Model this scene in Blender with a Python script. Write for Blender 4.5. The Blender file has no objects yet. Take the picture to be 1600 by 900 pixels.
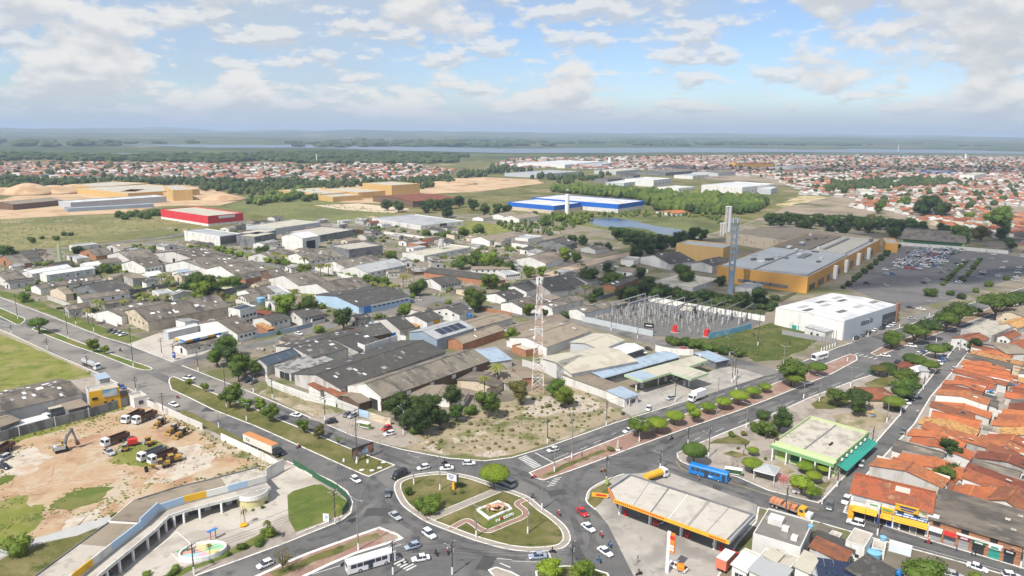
import bpy,bmesh,math,random
from mathutils import Vector,Matrix,Euler,noise as mnoise
R=math.radians
rnd=random.Random(7)
S=bpy.context.scene
COL=S.collection
# ---------------------------------------------------------------- camera
FPX,HORY,ROLL,CAMH=1120.0,206.0,0.009,100.0
PIT=math.atan((450-HORY)/FPX)
cd=bpy.data.cameras.new('camera')
cd.sensor_width=36;cd.lens=FPX/1600*36;cd.clip_start=1;cd.clip_end=120000
cam=bpy.data.objects.new('camera',cd);COL.objects.link(cam)
cam.location=(0,0,CAMH)
cam.rotation_euler=(Euler((math.pi/2-PIT,0,0)).to_matrix()@Matrix.Rotation(ROLL,3,'Z')).to_euler()
S.camera=cam
# ---------------------------------------------------------------- sky, sun, exposure
SUN_EL,SUN_AZ=R(51),(-0.60,-0.80)
S.view_settings.view_transform='Standard';S.view_settings.look='None'
S.view_settings.exposure=0.18;S.view_settings.gamma=1
S.cycles.use_denoising=True
S.cycles.max_bounces=6;S.cycles.diffuse_bounces=2;S.cycles.glossy_bounces=2
S.cycles.transmission_bounces=2;S.cycles.transparent_max_bounces=6;S.cycles.volume_bounces=0
S.cycles.use_adaptive_sampling=True
W=bpy.data.worlds.new('World');S.world=W;W.use_nodes=True
W.cycles.sampling_method='MANUAL';W.cycles.sample_map_resolution=256
def nodes_of(nt):
 nt.nodes.clear()
 return nt.nodes.new,nt.links.new
def world_setup():
 N,L=nodes_of(W.node_tree)
 out=N('ShaderNodeOutputWorld');bg=N('ShaderNodeBackground');bg.inputs[1].default_value=0.145
 L(bg.outputs[0],out.inputs[0])
 sky=N('ShaderNodeTexSky');sky.sky_type='NISHITA';sky.sun_disc=False
 sky.sun_elevation=SUN_EL
 sky.sun_rotation=math.atan2(SUN_AZ[0],SUN_AZ[1])
 sky.altitude=50;sky.air_density=1.0;sky.dust_density=0.6;sky.ozone_density=1.0
 tc=N('ShaderNodeTexCoord')
 sep=N('ShaderNodeSeparateXYZ');L(tc.outputs['Generated'],sep.inputs[0])
 def math_(op,a,b=None,clamp=False):
  m=N('ShaderNodeMath');m.operation=op;m.use_clamp=clamp
  for i,v in enumerate((a,b)):
   if v is None:continue
   if isinstance(v,(int,float)):m.inputs[i].default_value=v
   else:L(v,m.inputs[i])
  return m.outputs[0]
 z=math_('MAXIMUM',sep.outputs[2],0.0)
 ln=math_('SQRT',math_('ADD',math_('MULTIPLY',sep.outputs[0],sep.outputs[0]),math_('MULTIPLY',sep.outputs[1],sep.outputs[1])))
 nx,ny=math_('DIVIDE',sep.outputs[0],ln),math_('DIVIDE',sep.outputs[1],ln)
 def field(seed,scale,vert,detail,dz=0.0,dist=0.0):
  """noise over bearing and height, so that clouds stand upright"""
  comb=N('ShaderNodeCombineXYZ');L(nx,comb.inputs[0]);L(ny,comb.inputs[1])
  L(math_('MULTIPLY',math_('ADD',math_('POWER',z,0.8),dz),vert),comb.inputs[2])
  add=N('ShaderNodeVectorMath');add.operation='ADD';L(comb.outputs[0],add.inputs[0]);add.inputs[1].default_value=seed
  nz=N('ShaderNodeTexNoise');nz.inputs['Scale'].default_value=scale;nz.inputs['Detail'].default_value=detail
  nz.inputs['Roughness'].default_value=0.58;nz.inputs['Distortion'].default_value=dist
  L(add.outputs[0],nz.inputs['Vector']);return nz.outputs['Fac']
 def ramp(v,lo,hi,smooth=True):
  m=N('ShaderNodeMapRange')
  if smooth:m.interpolation_type='SMOOTHSTEP'
  m.inputs[1].default_value=lo;m.inputs[2].default_value=hi
  L(v,m.inputs[0]);return m.outputs[0]
 def mixc(f,a,b):
  x=N('ShaderNodeMix');x.data_type='RGBA';L(f,x.inputs[0])
  for i_,v in((6,a),(7,b)):
   if isinstance(v,tuple):x.inputs[i_].default_value=(*v,1)
   else:L(v,x.inputs[i_])
  return x.outputs[2]
 tint=N('ShaderNodeMix');tint.data_type='RGBA';tint.blend_type='MULTIPLY';tint.inputs[0].default_value=1
 L(sky.outputs[0],tint.inputs[6]);tint.inputs[7].default_value=(.66,.75,.93,1)
 col=tint.outputs[2]
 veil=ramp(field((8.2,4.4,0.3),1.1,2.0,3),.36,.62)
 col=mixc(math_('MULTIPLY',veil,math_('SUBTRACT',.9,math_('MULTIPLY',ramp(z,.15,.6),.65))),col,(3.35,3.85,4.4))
 # far small clouds low over the horizon, then the large cumulus
 for seed,sc,vt,lo,hi,dz,w in(((2.2,7.1,1.3),13.0,2.2,.475,.585,.010,.8),((5.15,3.9,4.0),6.0,1.5,.485,.57,.020,.95)):
  d0=field(seed,sc,vt,6);d1=field(seed,sc,vt,3,dz)
  cov=ramp(d0,lo,hi);lit=ramp(math_('SUBTRACT',d0,d1),-.07,.07)
  body=mixc(lit,(3.7,3.9,4.2),(5.2,5.17,5.1))
  col=mixc(math_('MULTIPLY',cov,w),col,body)
 hz=ramp(z,0.0,0.05)
 col=mixc(hz,(3.0,3.55,4.4),col)
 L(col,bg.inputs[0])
world_setup()
sd=bpy.data.lights.new('sun','SUN');sd.energy=5.0;sd.angle=R(0.6);sd.color=(1.0,0.95,0.87)
sun=bpy.data.objects.new('sun',sd);COL.objects.link(sun)
_sv=Vector((SUN_AZ[0]*math.cos(SUN_EL),SUN_AZ[1]*math.cos(SUN_EL),math.sin(SUN_EL)))
sun.rotation_euler=_sv.to_track_quat('Z','Y').to_euler();sun.location=(0,0,300)
# ---------------------------------------------------------------- helpers
def G(px,py,z=0.0):
 """where the sight line through a photo pixel meets the level z"""
 u,v=px-800,py-450
 c,s=math.cos(ROLL),math.sin(ROLL)
 u,v=u*c+v*s,-u*s+v*c
 d=(u/FPX,math.cos(PIT)-v/FPX*math.sin(PIT),-math.sin(PIT)-v/FPX*math.cos(PIT))
 t=(z-CAMH)/d[2]
 return Vector((d[0]*t,d[1]*t))
def height_at(px,py,pty):
 """height of an upright that stands at (px,py) and ends at row pty"""
 g=G(px,py);lo,hi=0,97
 for _ in range(40):
  m=(lo+hi)/2;dz=m-CAMH
  yc=g.y*math.cos(PIT)-dz*math.sin(PIT);up=g.y*math.sin(PIT)+dz*math.cos(PIT)
  u,v=FPX*g.x/yc,-FPX*up/yc
  if 450+u*math.sin(ROLL)+v*math.cos(ROLL)>pty:lo=m
  else:hi=m
 return lo
ZN=dict(a=(0,660,3.75),b=(400,660,3.75),c=(800,660,3.75),d=(1200,660,3.75),e=(0,460,3.75),f=(400,460,3.75),g=(800,460,3.75),i=(1200,460,3.75),j=(0,300,4),k=(400,300,4),l=(800,300,4),m=(1200,300,4),n=(0,180,4),o=(400,180,4),q=(800,180,4),r=(1200,180,4),h1=(1400,540,7.5),h2=(1400,640,7.5),h3=(1400,450,7.5),br=(1200,780,7.5),s1=(1310,740,7.5),cy=(140,630,7.5),rb=(700,760,7.5),P=(0,0,1),gs=(1060,780,7.5),pz=(1140,640,6.43),sh=(1400,770,6.925),yw=(0,560,6.427))
def Z(zn,p):
 x,y,s=ZN[zn]
 return(x+p[0]/s,y+p[1]/s)
def GZ(zn,p,z=0.0):return G(*Z(zn,p),z)
def lin(h):
 h=h.lstrip('#');o=[]
 for k in(0,2,4):
  c=int(h[k:k+2],16)/255
  o.append(c/12.92 if c<=.04045 else((c+.055)/1.055)**2.4)
 return tuple(o)
 # ---------------------------------------------------------------- materials
MATS={}
def M(name,c1,c2=None,sc=1.0,rough=.85,stretch=(1,1,1),c3=None,sc3=.1,t3=(.5,.62),metal=0,spec=.3,bump=0,orand=0.0,c4=None,sc4=.03,t4=(.5,.6),trans=0,wave=None):
 """procedural material: two colours broken up by noise, up to two more in patches, optional relief"""
 if name in MATS:return MATS[name]
 m=bpy.data.materials.new(name);m.use_nodes=True
 N,L=nodes_of(m.node_tree)
 out=N('ShaderNodeOutputMaterial');b=N('ShaderNodeBsdfPrincipled');L(b.outputs[0],out.inputs[0])
 b.inputs['Roughness'].default_value=rough;b.inputs['Metallic'].default_value=metal
 b.inputs['Specular IOR Level'].default_value=spec
 tc=N('ShaderNodeTexCoord');oi=N('ShaderNodeObjectInfo')
 vm=N('ShaderNodeVectorMath');vm.operation='MULTIPLY_ADD'
 L(tc.outputs['Object'],vm.inputs[0]);vm.inputs[1].default_value=stretch
 k=N('ShaderNodeMath');k.operation='MULTIPLY';k.inputs[1].default_value=50 if orand else 0;L(oi.outputs['Random'],k.inputs[0])
 L(k.outputs[0],vm.inputs[2])
 def nz(scale,det=3,ro=.6):
  n=N('ShaderNodeTexNoise');n.inputs['Scale'].default_value=scale;n.inputs['Detail'].default_value=det;n.inputs['Roughness'].default_value=ro
  L(vm.outputs[0],n.inputs['Vector']);return n.outputs['Fac']
 def mr(v,lo,hi):
  n=N('ShaderNodeMapRange');n.inputs[1].default_value=lo;n.inputs[2].default_value=hi;L(v,n.inputs[0]);return n.outputs[0]
 def mix(f,a,bb):
  x=N('ShaderNodeMix');x.data_type='RGBA';L(f,x.inputs[0])
  for i_,v in((6,a),(7,bb)):
   if isinstance(v,tuple):x.inputs[i_].default_value=(*v,1)
   else:L(v,x.inputs[i_])
  return x.outputs[2]
 c1=lin(c1)if isinstance(c1,str)else c1
 c2=c1 if c2 is None else(lin(c2)if isinstance(c2,str)else c2)
 f1=nz(sc)
 col=mix(mr(f1,.3,.7),c1,c2)
 if c3:col=mix(mr(nz(sc3),*t3),col,lin(c3)if isinstance(c3,str)else c3)
 if c4:col=mix(mr(nz(sc4,4,.65),*t4),col,lin(c4)if isinstance(c4,str)else c4)
 if wave:
  w=N('ShaderNodeTexWave');w.wave_type='BANDS';w.bands_direction=wave[0];w.inputs['Scale'].default_value=wave[1];w.inputs['Distortion'].default_value=0.4
  L(tc.outputs['Object'],w.inputs['Vector'])
  wm=N('ShaderNodeMath');wm.operation='MULTIPLY';wm.inputs[1].default_value=wave[2];L(w.outputs['Fac'],wm.inputs[0])
  col=mix(wm.outputs[0],col,tuple(x*.55 for x in c1))
 if orand:
  hs=N('ShaderNodeHueSaturation');L(col,hs.inputs['Color'])
  v=mr(oi.outputs['Random'],0,1);q=N('ShaderNodeMapRange');L(v,q.inputs[0]);q.inputs[3].default_value=1-orand;q.inputs[4].default_value=1+orand
  L(q.outputs[0],hs.inputs['Value'])
  q2=N('ShaderNodeMath');q2.operation='MULTIPLY_ADD';L(oi.outputs['Random'],q2.inputs[0]);q2.inputs[1].default_value=orand*.10;q2.inputs[2].default_value=.5-orand*.05
  L(q2.outputs[0],hs.inputs['Hue'])
  col=hs.outputs[0]
 L(col,b.inputs['Base Color'])
 if bump:
  bp=N('ShaderNodeBump');bp.inputs['Strength'].default_value=bump;bp.inputs['Distance'].default_value=.3;L(f1,bp.inputs['Height']);L(bp.outputs[0],b.inputs['Normal'])
 if trans:
  ts=N('ShaderNodeBsdfTranslucent');L(col,ts.inputs[0]);ms=N('ShaderNodeMixShader');ms.inputs[0].default_value=trans
  L(b.outputs[0],ms.inputs[1]);L(ts.outputs[0],ms.inputs[2]);L(ms.outputs[0],out.inputs[0])
 MATS[name]=m
 return m
m_asph=M('asphalt',(.105,.103,.101),(.135,.131,.127),sc=.25,c3=(.17,.163,.153),sc3=.05,t3=(.48,.62),c4=(.075,.074,.074),sc4=.11,t4=(.54,.66),rough=.9)
m_asph2=M('asphalt_worn',(.17,.16,.148),(.21,.198,.182),sc=.3,c3=(.105,.102,.1),sc3=.06,rough=.9)
m_lot=M('car_park_asphalt',(.125,.118,.114),(.155,.147,.14),sc=.2,c3=(.105,.10,.10),sc3=.03,rough=.9)
m_walk=M('pavement',(.30,.26,.22),(.38,.33,.285),sc=.5,c3=(.24,.205,.17),sc3=.12,rough=.9)
m_conc=M('concrete',(.33,.305,.27),(.42,.39,.35),sc=.2,c3=(.27,.25,.225),sc3=.08,c4=(.22,.205,.185),sc4=.35,t4=(.58,.7),rough=.85)
m_concl=M('pale_concrete',(.44,.40,.345),(.50,.46,.40),sc=.15,c3=(.37,.33,.285),sc3=.09,c4=(.31,.28,.24),sc4=.3,t4=(.57,.7),rough=.85)
m_kerb=M('white_kerb',(.62,.60,.56),(.74,.72,.68),sc=1.2,c3=(.42,.39,.35),sc3=.5,t3=(.56,.66),rough=.8)
m_red=M('red_paving',(.26,.155,.12),(.31,.19,.15),sc=.6,c3=(.32,.25,.19),sc3=.15,c4=(.19,.15,.09),sc4=.2,t4=(.56,.7),rough=.9)
m_grass=M('grass',(.105,.107,.034),(.145,.138,.048),sc=.35,c3=(.20,.172,.08),sc3=.07,t3=(.47,.64),c4=(.07,.085,.022),sc4=.16,t4=(.52,.66),rough=.95,spec=.1)
m_grassg=M('lush_grass',(.085,.120,.026),(.13,.155,.038),sc=.3,c3=(.17,.165,.055),sc3=.08,rough=.95,spec=.1)
m_grassb=M('bright_grass',(.15,.175,.035),(.21,.215,.055),sc=.2,c3=(.27,.235,.10),sc3=.09,t3=(.46,.66),c4=(.11,.14,.03),sc4=.14,t4=(.52,.66),rough=.95,spec=.1)
m_dirt=M('dirt',(.40,.275,.185),(.46,.335,.235),sc=.12,c3=(.44,.37,.28),sc3=.05,c4=(.33,.195,.115),sc4=.07,t4=(.53,.68),rough=.95,spec=.1)
m_scrub=M('scrub_ground',(.36,.29,.205),(.28,.235,.15),sc=.25,c3=(.13,.14,.05),sc3=.09,t3=(.5,.64),c4=(.47,.40,.32),sc4=.12,t4=(.55,.66),rough=.95,spec=.1)
m_rubble=M('pale_rubble',(.40,.33,.265),(.50,.44,.375),sc=.5,c3=(.36,.31,.25),sc3=.3,rough=.95)
m_paint=M('white_road_paint',(.66,.65,.62),(.5,.49,.47),sc=.8,rough=.7)
m_yard=M('yard_ground',(.20,.17,.13),(.265,.225,.172),sc=.08,c3=(.145,.124,.095),sc3=.03,c4=(.13,.14,.05),sc4=.045,t4=(.49,.60),rough=.95)
m_water=M('pond_water',(.035,.06,.10),(.045,.07,.11),sc=.02,rough=.12,spec=.5)
m_river=M('river_water',(.15,.19,.24),(.17,.21,.26),sc=.002,rough=.7,spec=.2)
# walls
m_white=M('white_wall',(.62,.61,.58),(.72,.71,.68),sc=.25,stretch=(1,1,.35),c3=(.46,.43,.39),sc3=.3,t3=(.54,.72),c4=(.34,.31,.27),sc4=.5,t4=(.62,.76),rough=.85,orand=.1)
m_dirty=M('stained_wall',(.52,.50,.47),(.62,.60,.57),sc=.3,stretch=(1,1,.3),c3=(.34,.32,.29),sc3=.3,t3=(.5,.7),rough=.9,orand=.12)
m_plain=M('raw_render_wall',(.36,.345,.32),(.46,.44,.41),sc=.4,c3=(.28,.265,.245),sc3=.3,rough=.95,orand=.1)
m_grey=M('grey_sheet_wall',(.42,.44,.46),(.48,.50,.52),sc=.1,stretch=(1,1,.1),rough=.5)
m_dgrey=M('dark_grey_wall',(.17,.175,.18),(.22,.225,.23),sc=.3,c3=(.12,.12,.12),sc3=.2,rough=.9)
m_brick=M('orange_brick_wall',(.36,.165,.09),(.43,.21,.115),sc=.6,c3=(.30,.16,.10),sc3=.3,rough=.95)
m_brown=M('brown_wall',(.13,.085,.06),(.18,.12,.085),sc=.3,rough=.9)
m_beigew=M('beige_wall',(.56,.48,.36),(.64,.55,.42),sc=.3,c3=(.45,.38,.28),sc3=.3,rough=.9,orand=.08)
m_yellow=M('yellow_wall',(.68,.39,.022),(.74,.44,.03),sc=.4,c3=(.6,.33,.03),sc3=.3,rough=.7)
m_amber=M('amber_paint',(.70,.37,.03),(.76,.42,.045),sc=.4,rough=.6)
m_orange=M('orange_mall_wall',(.58,.30,.07),(.64,.34,.09),sc=.1,stretch=(1,1,.2),rough=.7)
m_orangey=M('ochre_sheet_wall',(.52,.345,.13),(.58,.39,.16),sc=.15,stretch=(1,1,.1),rough=.7)
m_redw=M('red_sheet_wall',(.56,.035,.045),(.62,.05,.06),sc=.1,stretch=(1,1,.1),rough=.5)
m_bluew=M('blue_sheet_wall',(.015,.115,.48),(.02,.14,.55),sc=.1,rough=.5)
m_lblue=M('pale_blue_wall',(.36,.50,.66),(.42,.56,.70),sc=.3,rough=.8)
m_gblue=M('grey_blue_sheet',(.24,.31,.38),(.29,.36,.43),sc=.2,stretch=(1,1,.1),rough=.6)
m_lime=M('lime_wall',(.28,.42,.10),(.33,.46,.13),sc=.4,rough=.8)
m_pgreen=M('pale_green_wall',(.44,.52,.28),(.49,.56,.32),sc=.4,rough=.8)
m_green=M('green_paint',(.07,.30,.10),(.09,.36,.13),sc=.5,rough=.6)
m_mgreen=M('mid_green_wall',(.16,.33,.14),(.20,.38,.17),sc=.4,rough=.8)
m_teal=M('teal_awning',(.03,.27,.21),(.04,.31,.245),sc=.4,rough=.6)
m_dgreen=M('dark_green_mesh',(.03,.10,.05),(.045,.13,.065),sc=.8,rough=.8)
m_navy=M('navy_paint',(.025,.05,.22),(.03,.065,.27),sc=.4,rough=.6)
m_blue=M('blue_plastic',(.03,.18,.50),(.04,.22,.56),sc=.6,rough=.4)
m_lbt=M('pale_blue_plastic',(.18,.42,.60),(.22,.47,.65),sc=.6,rough=.4)
m_redp=M('red_paint',(.55,.03,.03),(.6,.045,.04),sc=.4,rough=.5)
m_orp=M('orange_paint',(.72,.20,.03),(.76,.24,.045),sc=.4,rough=.6)
m_blk=M('black',(.018,.018,.02),(.03,.03,.032),sc=.5,rough=.7)
m_dark=M('dark_interior',(.03,.03,.033),(.045,.045,.048),sc=.5,rough=.9)
m_glass=M('window_glass',(.03,.038,.05),(.05,.06,.075),sc=.6,rough=.12,spec=.6)
m_shut=M('roller_shutter',(.28,.28,.28),(.33,.33,.33),sc=.5,stretch=(.2,.2,6),rough=.6)
m_metal=M('galvanised_steel',(.42,.43,.44),(.5,.51,.52),sc=.5,rough=.45,metal=.3)
m_pole=M('concrete_pole',(.20,.19,.175),(.26,.25,.23),sc=.6,rough=.9)
m_dpole=M('dark_pole',(.075,.072,.07),(.10,.095,.09),sc=.6,rough=.9)
m_wpaint=M('white_paint',(.78,.78,.77),(.74,.74,.73),sc=.6,rough=.5)
m_pv=M('solar_panel',(.018,.028,.06),(.022,.034,.072),sc=.6,rough=.15,spec=.6)
m_rubber=M('tyre_rubber',(.02,.02,.02),(.028,.028,.028),sc=2,rough=.9)
m_rust=M('rusty_steel',(.11,.065,.045),(.16,.09,.06),sc=.8,c3=(.075,.05,.04),sc3=.5,rough=.9)
m_yel=M('machine_yellow',(.42,.25,.04),(.36,.21,.05),sc=1.2,c3=(.22,.14,.06),sc3=1.0,t3=(.5,.66),rough=.6)
# roofs
m_fib=M('fibre_cement_roof',(.155,.133,.107),(.208,.178,.144),sc=.16,stretch=(1,.35,1),c3=(.085,.077,.068),sc3=.2,t3=(.48,.62),c4=(.29,.26,.225),sc4=.35,t4=(.56,.7),rough=.9,orand=.2,wave=('X',1.6,.28))
m_fibd=M('dark_fibre_roof',(.072,.068,.063),(.098,.092,.084),sc=.2,c3=(.05,.048,.046),sc3=.3,t3=(.5,.66),c4=(.18,.165,.145),sc4=.3,t4=(.55,.68),rough=.9,orand=.2,wave=('X',1.6,.28))
m_fibt=M('tan_fibre_roof',(.245,.20,.15),(.30,.25,.19),sc=.15,c3=(.18,.148,.115),sc3=.25,t3=(.52,.7),rough=.9,orand=.12,wave=('X',1.6,.25))
m_fibw=M('whitewashed_fibre_roof',(.26,.255,.245),(.40,.39,.375),sc=.35,c3=(.10,.098,.092),sc3=.28,t3=(.48,.6),rough=.9,wave=('X',1.6,.2))
m_beige=M('beige_metal_roof',(.47,.435,.345),(.52,.48,.385),sc=.08,c3=(.41,.375,.295),sc3=.12,c4=(.35,.32,.25),sc4=.2,t4=(.6,.72),rough=.6,wave=('X',.8,.12))
m_whr=M('white_metal_roof',(.58,.58,.57),(.66,.66,.65),sc=.06,c3=(.45,.45,.45),sc3=.07,t3=(.5,.66),rough=.5,wave=('X',.6,.10))
m_grr=M('grey_metal_roof',(.36,.37,.37),(.43,.44,.44),sc=.08,c3=(.30,.305,.31),sc3=.1,rough=.5,wave=('X',.8,.15))
m_blr=M('blue_grey_metal_roof',(.31,.39,.47),(.37,.45,.53),sc=.15,c3=(.25,.32,.39),sc3=.2,rough=.5,wave=('X',.8,.2))
m_dbr=M('dark_blue_metal_roof',(.055,.075,.10),(.08,.10,.135),sc=.2,stretch=(2,.2,1),c3=(.12,.14,.165),sc3=.3,rough=.6,wave=('X',.8,.35))
m_slab=M('flat_slab_roof',(.42,.385,.325),(.50,.46,.39),sc=.25,c3=(.33,.30,.25),sc3=.3,c4=(.25,.23,.195),sc4=.25,t4=(.58,.7),rough=.9,orand=.1)
m_tile=M('clay_tile_roof',(.37,.115,.048),(.46,.165,.07),sc=1.5,c3=(.20,.08,.05),sc3=.3,t3=(.46,.62),c4=(.48,.27,.14),sc4=.3,t4=(.56,.7),rough=.95,orand=.16,bump=.4,wave=('X',2.2,.35))
m_tiled=M('weathered_tile_roof',(.20,.072,.042),(.27,.095,.05),sc=1.5,c3=(.145,.065,.045),sc3=.3,t3=(.5,.66),c4=(.34,.13,.06),sc4=.25,t4=(.55,.7),rough=.95,orand=.15,bump=.4,wave=('X',2.2,.35))
m_tileo=M('bright_tile_roof',(.44,.13,.052),(.51,.175,.07),sc=1.5,c3=(.32,.115,.055),sc3=.3,t3=(.46,.66),rough=.95,orand=.1,bump=.4,wave=('X',2.2,.3))
m_tiley=M('ochre_tile_roof',(.48,.26,.095),(.55,.33,.13),sc=2,c3=(.30,.13,.055),sc3=.8,t3=(.5,.6),rough=.95,orand=.1,bump=.5,wave=('X',2.2,.3))
# plants
m_leaf=M('leaves',(.085,.135,.022),(.13,.185,.034),sc=.8,c3=(.06,.10,.02),sc3=.3,rough=.6,spec=.2,orand=.18,trans=.25)
m_leafy=M('trimmed_ficus_leaves',(.21,.30,.026),(.28,.36,.038),sc=.8,c3=(.15,.23,.022),sc3=.4,rough=.6,spec=.2,orand=.10,trans=.25)
m_leafl=M('light_leaves',(.15,.21,.026),(.20,.26,.04),sc=.8,c3=(.105,.165,.024),sc3=.3,rough=.6,spec=.2,orand=.14,trans=.25)
m_leafd=M('dark_leaves',(.05,.085,.02),(.075,.115,.028),sc=.8,c3=(.036,.062,.017),sc3=.3,rough=.6,spec=.2,orand=.2,trans=.2)
m_leafo=M('dry_leaves',(.13,.125,.035),(.17,.15,.045),sc=.8,rough=.7,orand=.12,trans=.25)
m_palm=M('palm_leaves',(.12,.15,.03),(.24,.23,.05),sc=.4,rough=.6,orand=.15,trans=.2)
m_bark=M('bark',(.12,.095,.07),(.17,.14,.105),sc=2,rough=.95)
# ---------------------------------------------------------------- mesh building
class MB:
 def __init__(s):s.v=[];s.f=[];s.m=[]
 def add(s,vs,fs,mi=0):
  o=len(s.v);s.v+=[tuple(x)for x in vs]
  for f in fs:s.f.append(tuple(o+i_ for i_ in f));s.m.append(mi)
  return s
 def box(s,x0,x1,y0,y1,z0,z1,mi=0):
  return s.add([(x0,y0,z0),(x1,y0,z0),(x1,y1,z0),(x0,y1,z0),(x0,y0,z1),(x1,y0,z1),(x1,y1,z1),(x0,y1,z1)],[(3,2,1,0),(4,5,6,7),(0,1,5,4),(1,2,6,5),(2,3,7,6),(3,0,4,7)],mi)
 def prism(s,poly,z0,z1,mi=0,cap=True):
  n=len(poly)
  a=sum(poly[k][0]*poly[(k+1)%n][1]-poly[(k+1)%n][0]*poly[k][1]for k in range(n))
  if a<0:poly=poly[::-1]
  f=[(k,(k+1)%n,n+(k+1)%n,n+k)for k in range(n)]
  if cap:f+=[tuple(range(2*n-1,n-1,-1))[::-1],tuple(range(n))[::-1]]
  return s.add([(p[0],p[1],z0)for p in poly]+[(p[0],p[1],z1)for p in poly],f,mi)
 def cyl(s,x,y,z0,z1,r0,r1=None,n=8,mi=0):
  r1=r0 if r1 is None else r1
  P0=[(x+r0*math.cos(2*math.pi*k/n),y+r0*math.sin(2*math.pi*k/n),z0)for k in range(n)]
  P1=[(x+r1*math.cos(2*math.pi*k/n),y+r1*math.sin(2*math.pi*k/n),z1)for k in range(n)]
  return s.add(P0+P1,[(k,(k+1)%n,n+(k+1)%n,n+k)for k in range(n)]+[tuple(range(n,2*n)),tuple(range(n-1,-1,-1))],mi)
 def tube(s,a,b,r0,r1=None,n=6,mi=0):
  a,b=Vector(a),Vector(b);r1=r0 if r1 is None else r1
  d=(b-a).normalized();u=d.orthogonal().normalized();w=d.cross(u)
  P=[a+(u*math.cos(2*math.pi*k/n)+w*math.sin(2*math.pi*k/n))*r0 for k in range(n)]
  P+=[b+(u*math.cos(2*math.pi*k/n)+w*math.sin(2*math.pi*k/n))*r1 for k in range(n)]
  return s.add(P,[(k,(k+1)%n,n+(k+1)%n,n+k)for k in range(n)]+[tuple(range(n,2*n)),tuple(range(n-1,-1,-1))],mi)
 def loft(s,rings,mi=0,cap=True):
  n=len(rings[0]);vs=[p for r_ in rings for p in r_];f=[]
  for q_ in range(len(rings)-1):
   for k in range(n):f.append((q_*n+k,q_*n+(k+1)%n,(q_+1)*n+(k+1)%n,(q_+1)*n+k))
  if cap:f+=[tuple(range(n))[::-1],tuple(range((len(rings)-1)*n,len(rings)*n))]
  return s.add(vs,f,mi)
 def mesh(s,name,*mats,smooth=False):
  me=bpy.data.meshes.new(name);me.from_pydata(s.v,[],s.f)
  for m_ in mats:me.materials.append(m_)
  if len(mats)>1:me.polygons.foreach_set('material_index',s.m)
  if smooth:me.polygons.foreach_set('use_smooth',[True]*len(me.polygons))
  me.update();return me
 def obj(s,name,*mats,parent=None,smooth=False):return link(name,s.mesh(name,*mats,smooth=smooth),parent)
def link(name,me,parent=None,loc=None,rz=0.0):
 o=bpy.data.objects.new(name,me);COL.objects.link(o)
 if parent:o.parent=parent
 if loc is not None:o.location=loc
 if rz:o.rotation_euler=(0,0,rz)
 return o
def tag(o,label=None,cat=None,group=None,kind=None):
 if label:o['label']=label
 if cat:o['category']=cat
 if group:o['group']=group
 if kind:o['kind']=kind
 return o
def thing(name,label,cat,loc=(0,0,0),rz=0.0,group=None):
 o=link(name,None,None,(loc[0],loc[1],loc[2]if len(loc)>2 else 0),rz);o.empty_display_size=.5
 return tag(o,label,cat,group)
def inst(name,parts,label,cat,loc,rz=0.0,group=None,sc=1.0,swap=None):
 """parts: (part name, mesh, [(sub-part name, mesh)], slot key); meshes are shared between copies; swap gives some a colour of their own"""
 t=thing(name,label,cat,loc,rz,group)
 if sc!=1.0:t.scale=(sc,sc,sc)if isinstance(sc,(int,float))else sc
 for p in parts:
  o=link(p[0],p[1],t)
  if swap and len(p)>3 and p[3]in swap:
   o.material_slots[0].link='OBJECT';o.material_slots[0].material=swap[p[3]]
  for q_ in(p[2]if len(p)>2 and p[2]else()):link(q_[0],q_[1],o)
 return t
def text_mesh(txt,size,mat,depth=.03,align='CENTER'):
 cu=bpy.data.curves.new('lettering','FONT');cu.body=txt;cu.size=size;cu.align_x=align;cu.align_y='CENTER';cu.extrude=depth
 cu.resolution_u=2
 o=bpy.data.objects.new('lettering',cu);COL.objects.link(o)
 me=bpy.data.meshes.new_from_object(o.evaluated_get(bpy.context.evaluated_depsgraph_get()))
 bpy.data.objects.remove(o);me.materials.clear();me.materials.append(mat);return me
TXT={}
def upright(o,loc,rz):
 o.location=loc;o.rotation_euler=(math.pi/2,0,rz);return o
def smooth_path(P,closed=True,n=4):
 P=[Vector(p)for p in P];out=[];m_=len(P)
 for k in range(m_ if closed else m_-1):
  p0,p1,p2,p3=(P[(k-1)%m_],P[k],P[(k+1)%m_],P[(k+2)%m_])if closed else(P[max(k-1,0)],P[k],P[k+1],P[min(k+2,m_-1)])
  for j in range(n):
   t=j/n;out.append(.5*((2*p1)+(p2-p0)*t+(2*p0-5*p1+4*p2-p3)*t*t+(3*p1-p0-3*p2+p3)*t**3))
 if not closed:out.append(P[-1])
 return out
def offset(P,d,closed=True):
 """polygon or path moved sideways by d (to the left of its direction)"""
 out=[];n=len(P)
 for k in range(n):
  a=P[(k-1)%n]if closed or k else P[0];b=P[k];c=P[(k+1)%n]if closed or k<n-1 else P[-1]
  d1,d2=(b-a),(c-b)
  if d1.length<1e-6:d1=d2
  if d2.length<1e-6:d2=d1
  d1.normalize();d2.normalize();n1,n2=Vector((-d1.y,d1.x)),Vector((-d2.y,d2.x))
  m_=n1+n2
  if m_.length<1e-3:m_=n1
  m_.normalize();k_=max(.5,m_.dot(n1));out.append(b+m_*(d/k_))
 return out
def area2(P):return sum(P[k].x*P[(k+1)%len(P)].y-P[(k+1)%len(P)].x*P[k].y for k in range(len(P)))
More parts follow.
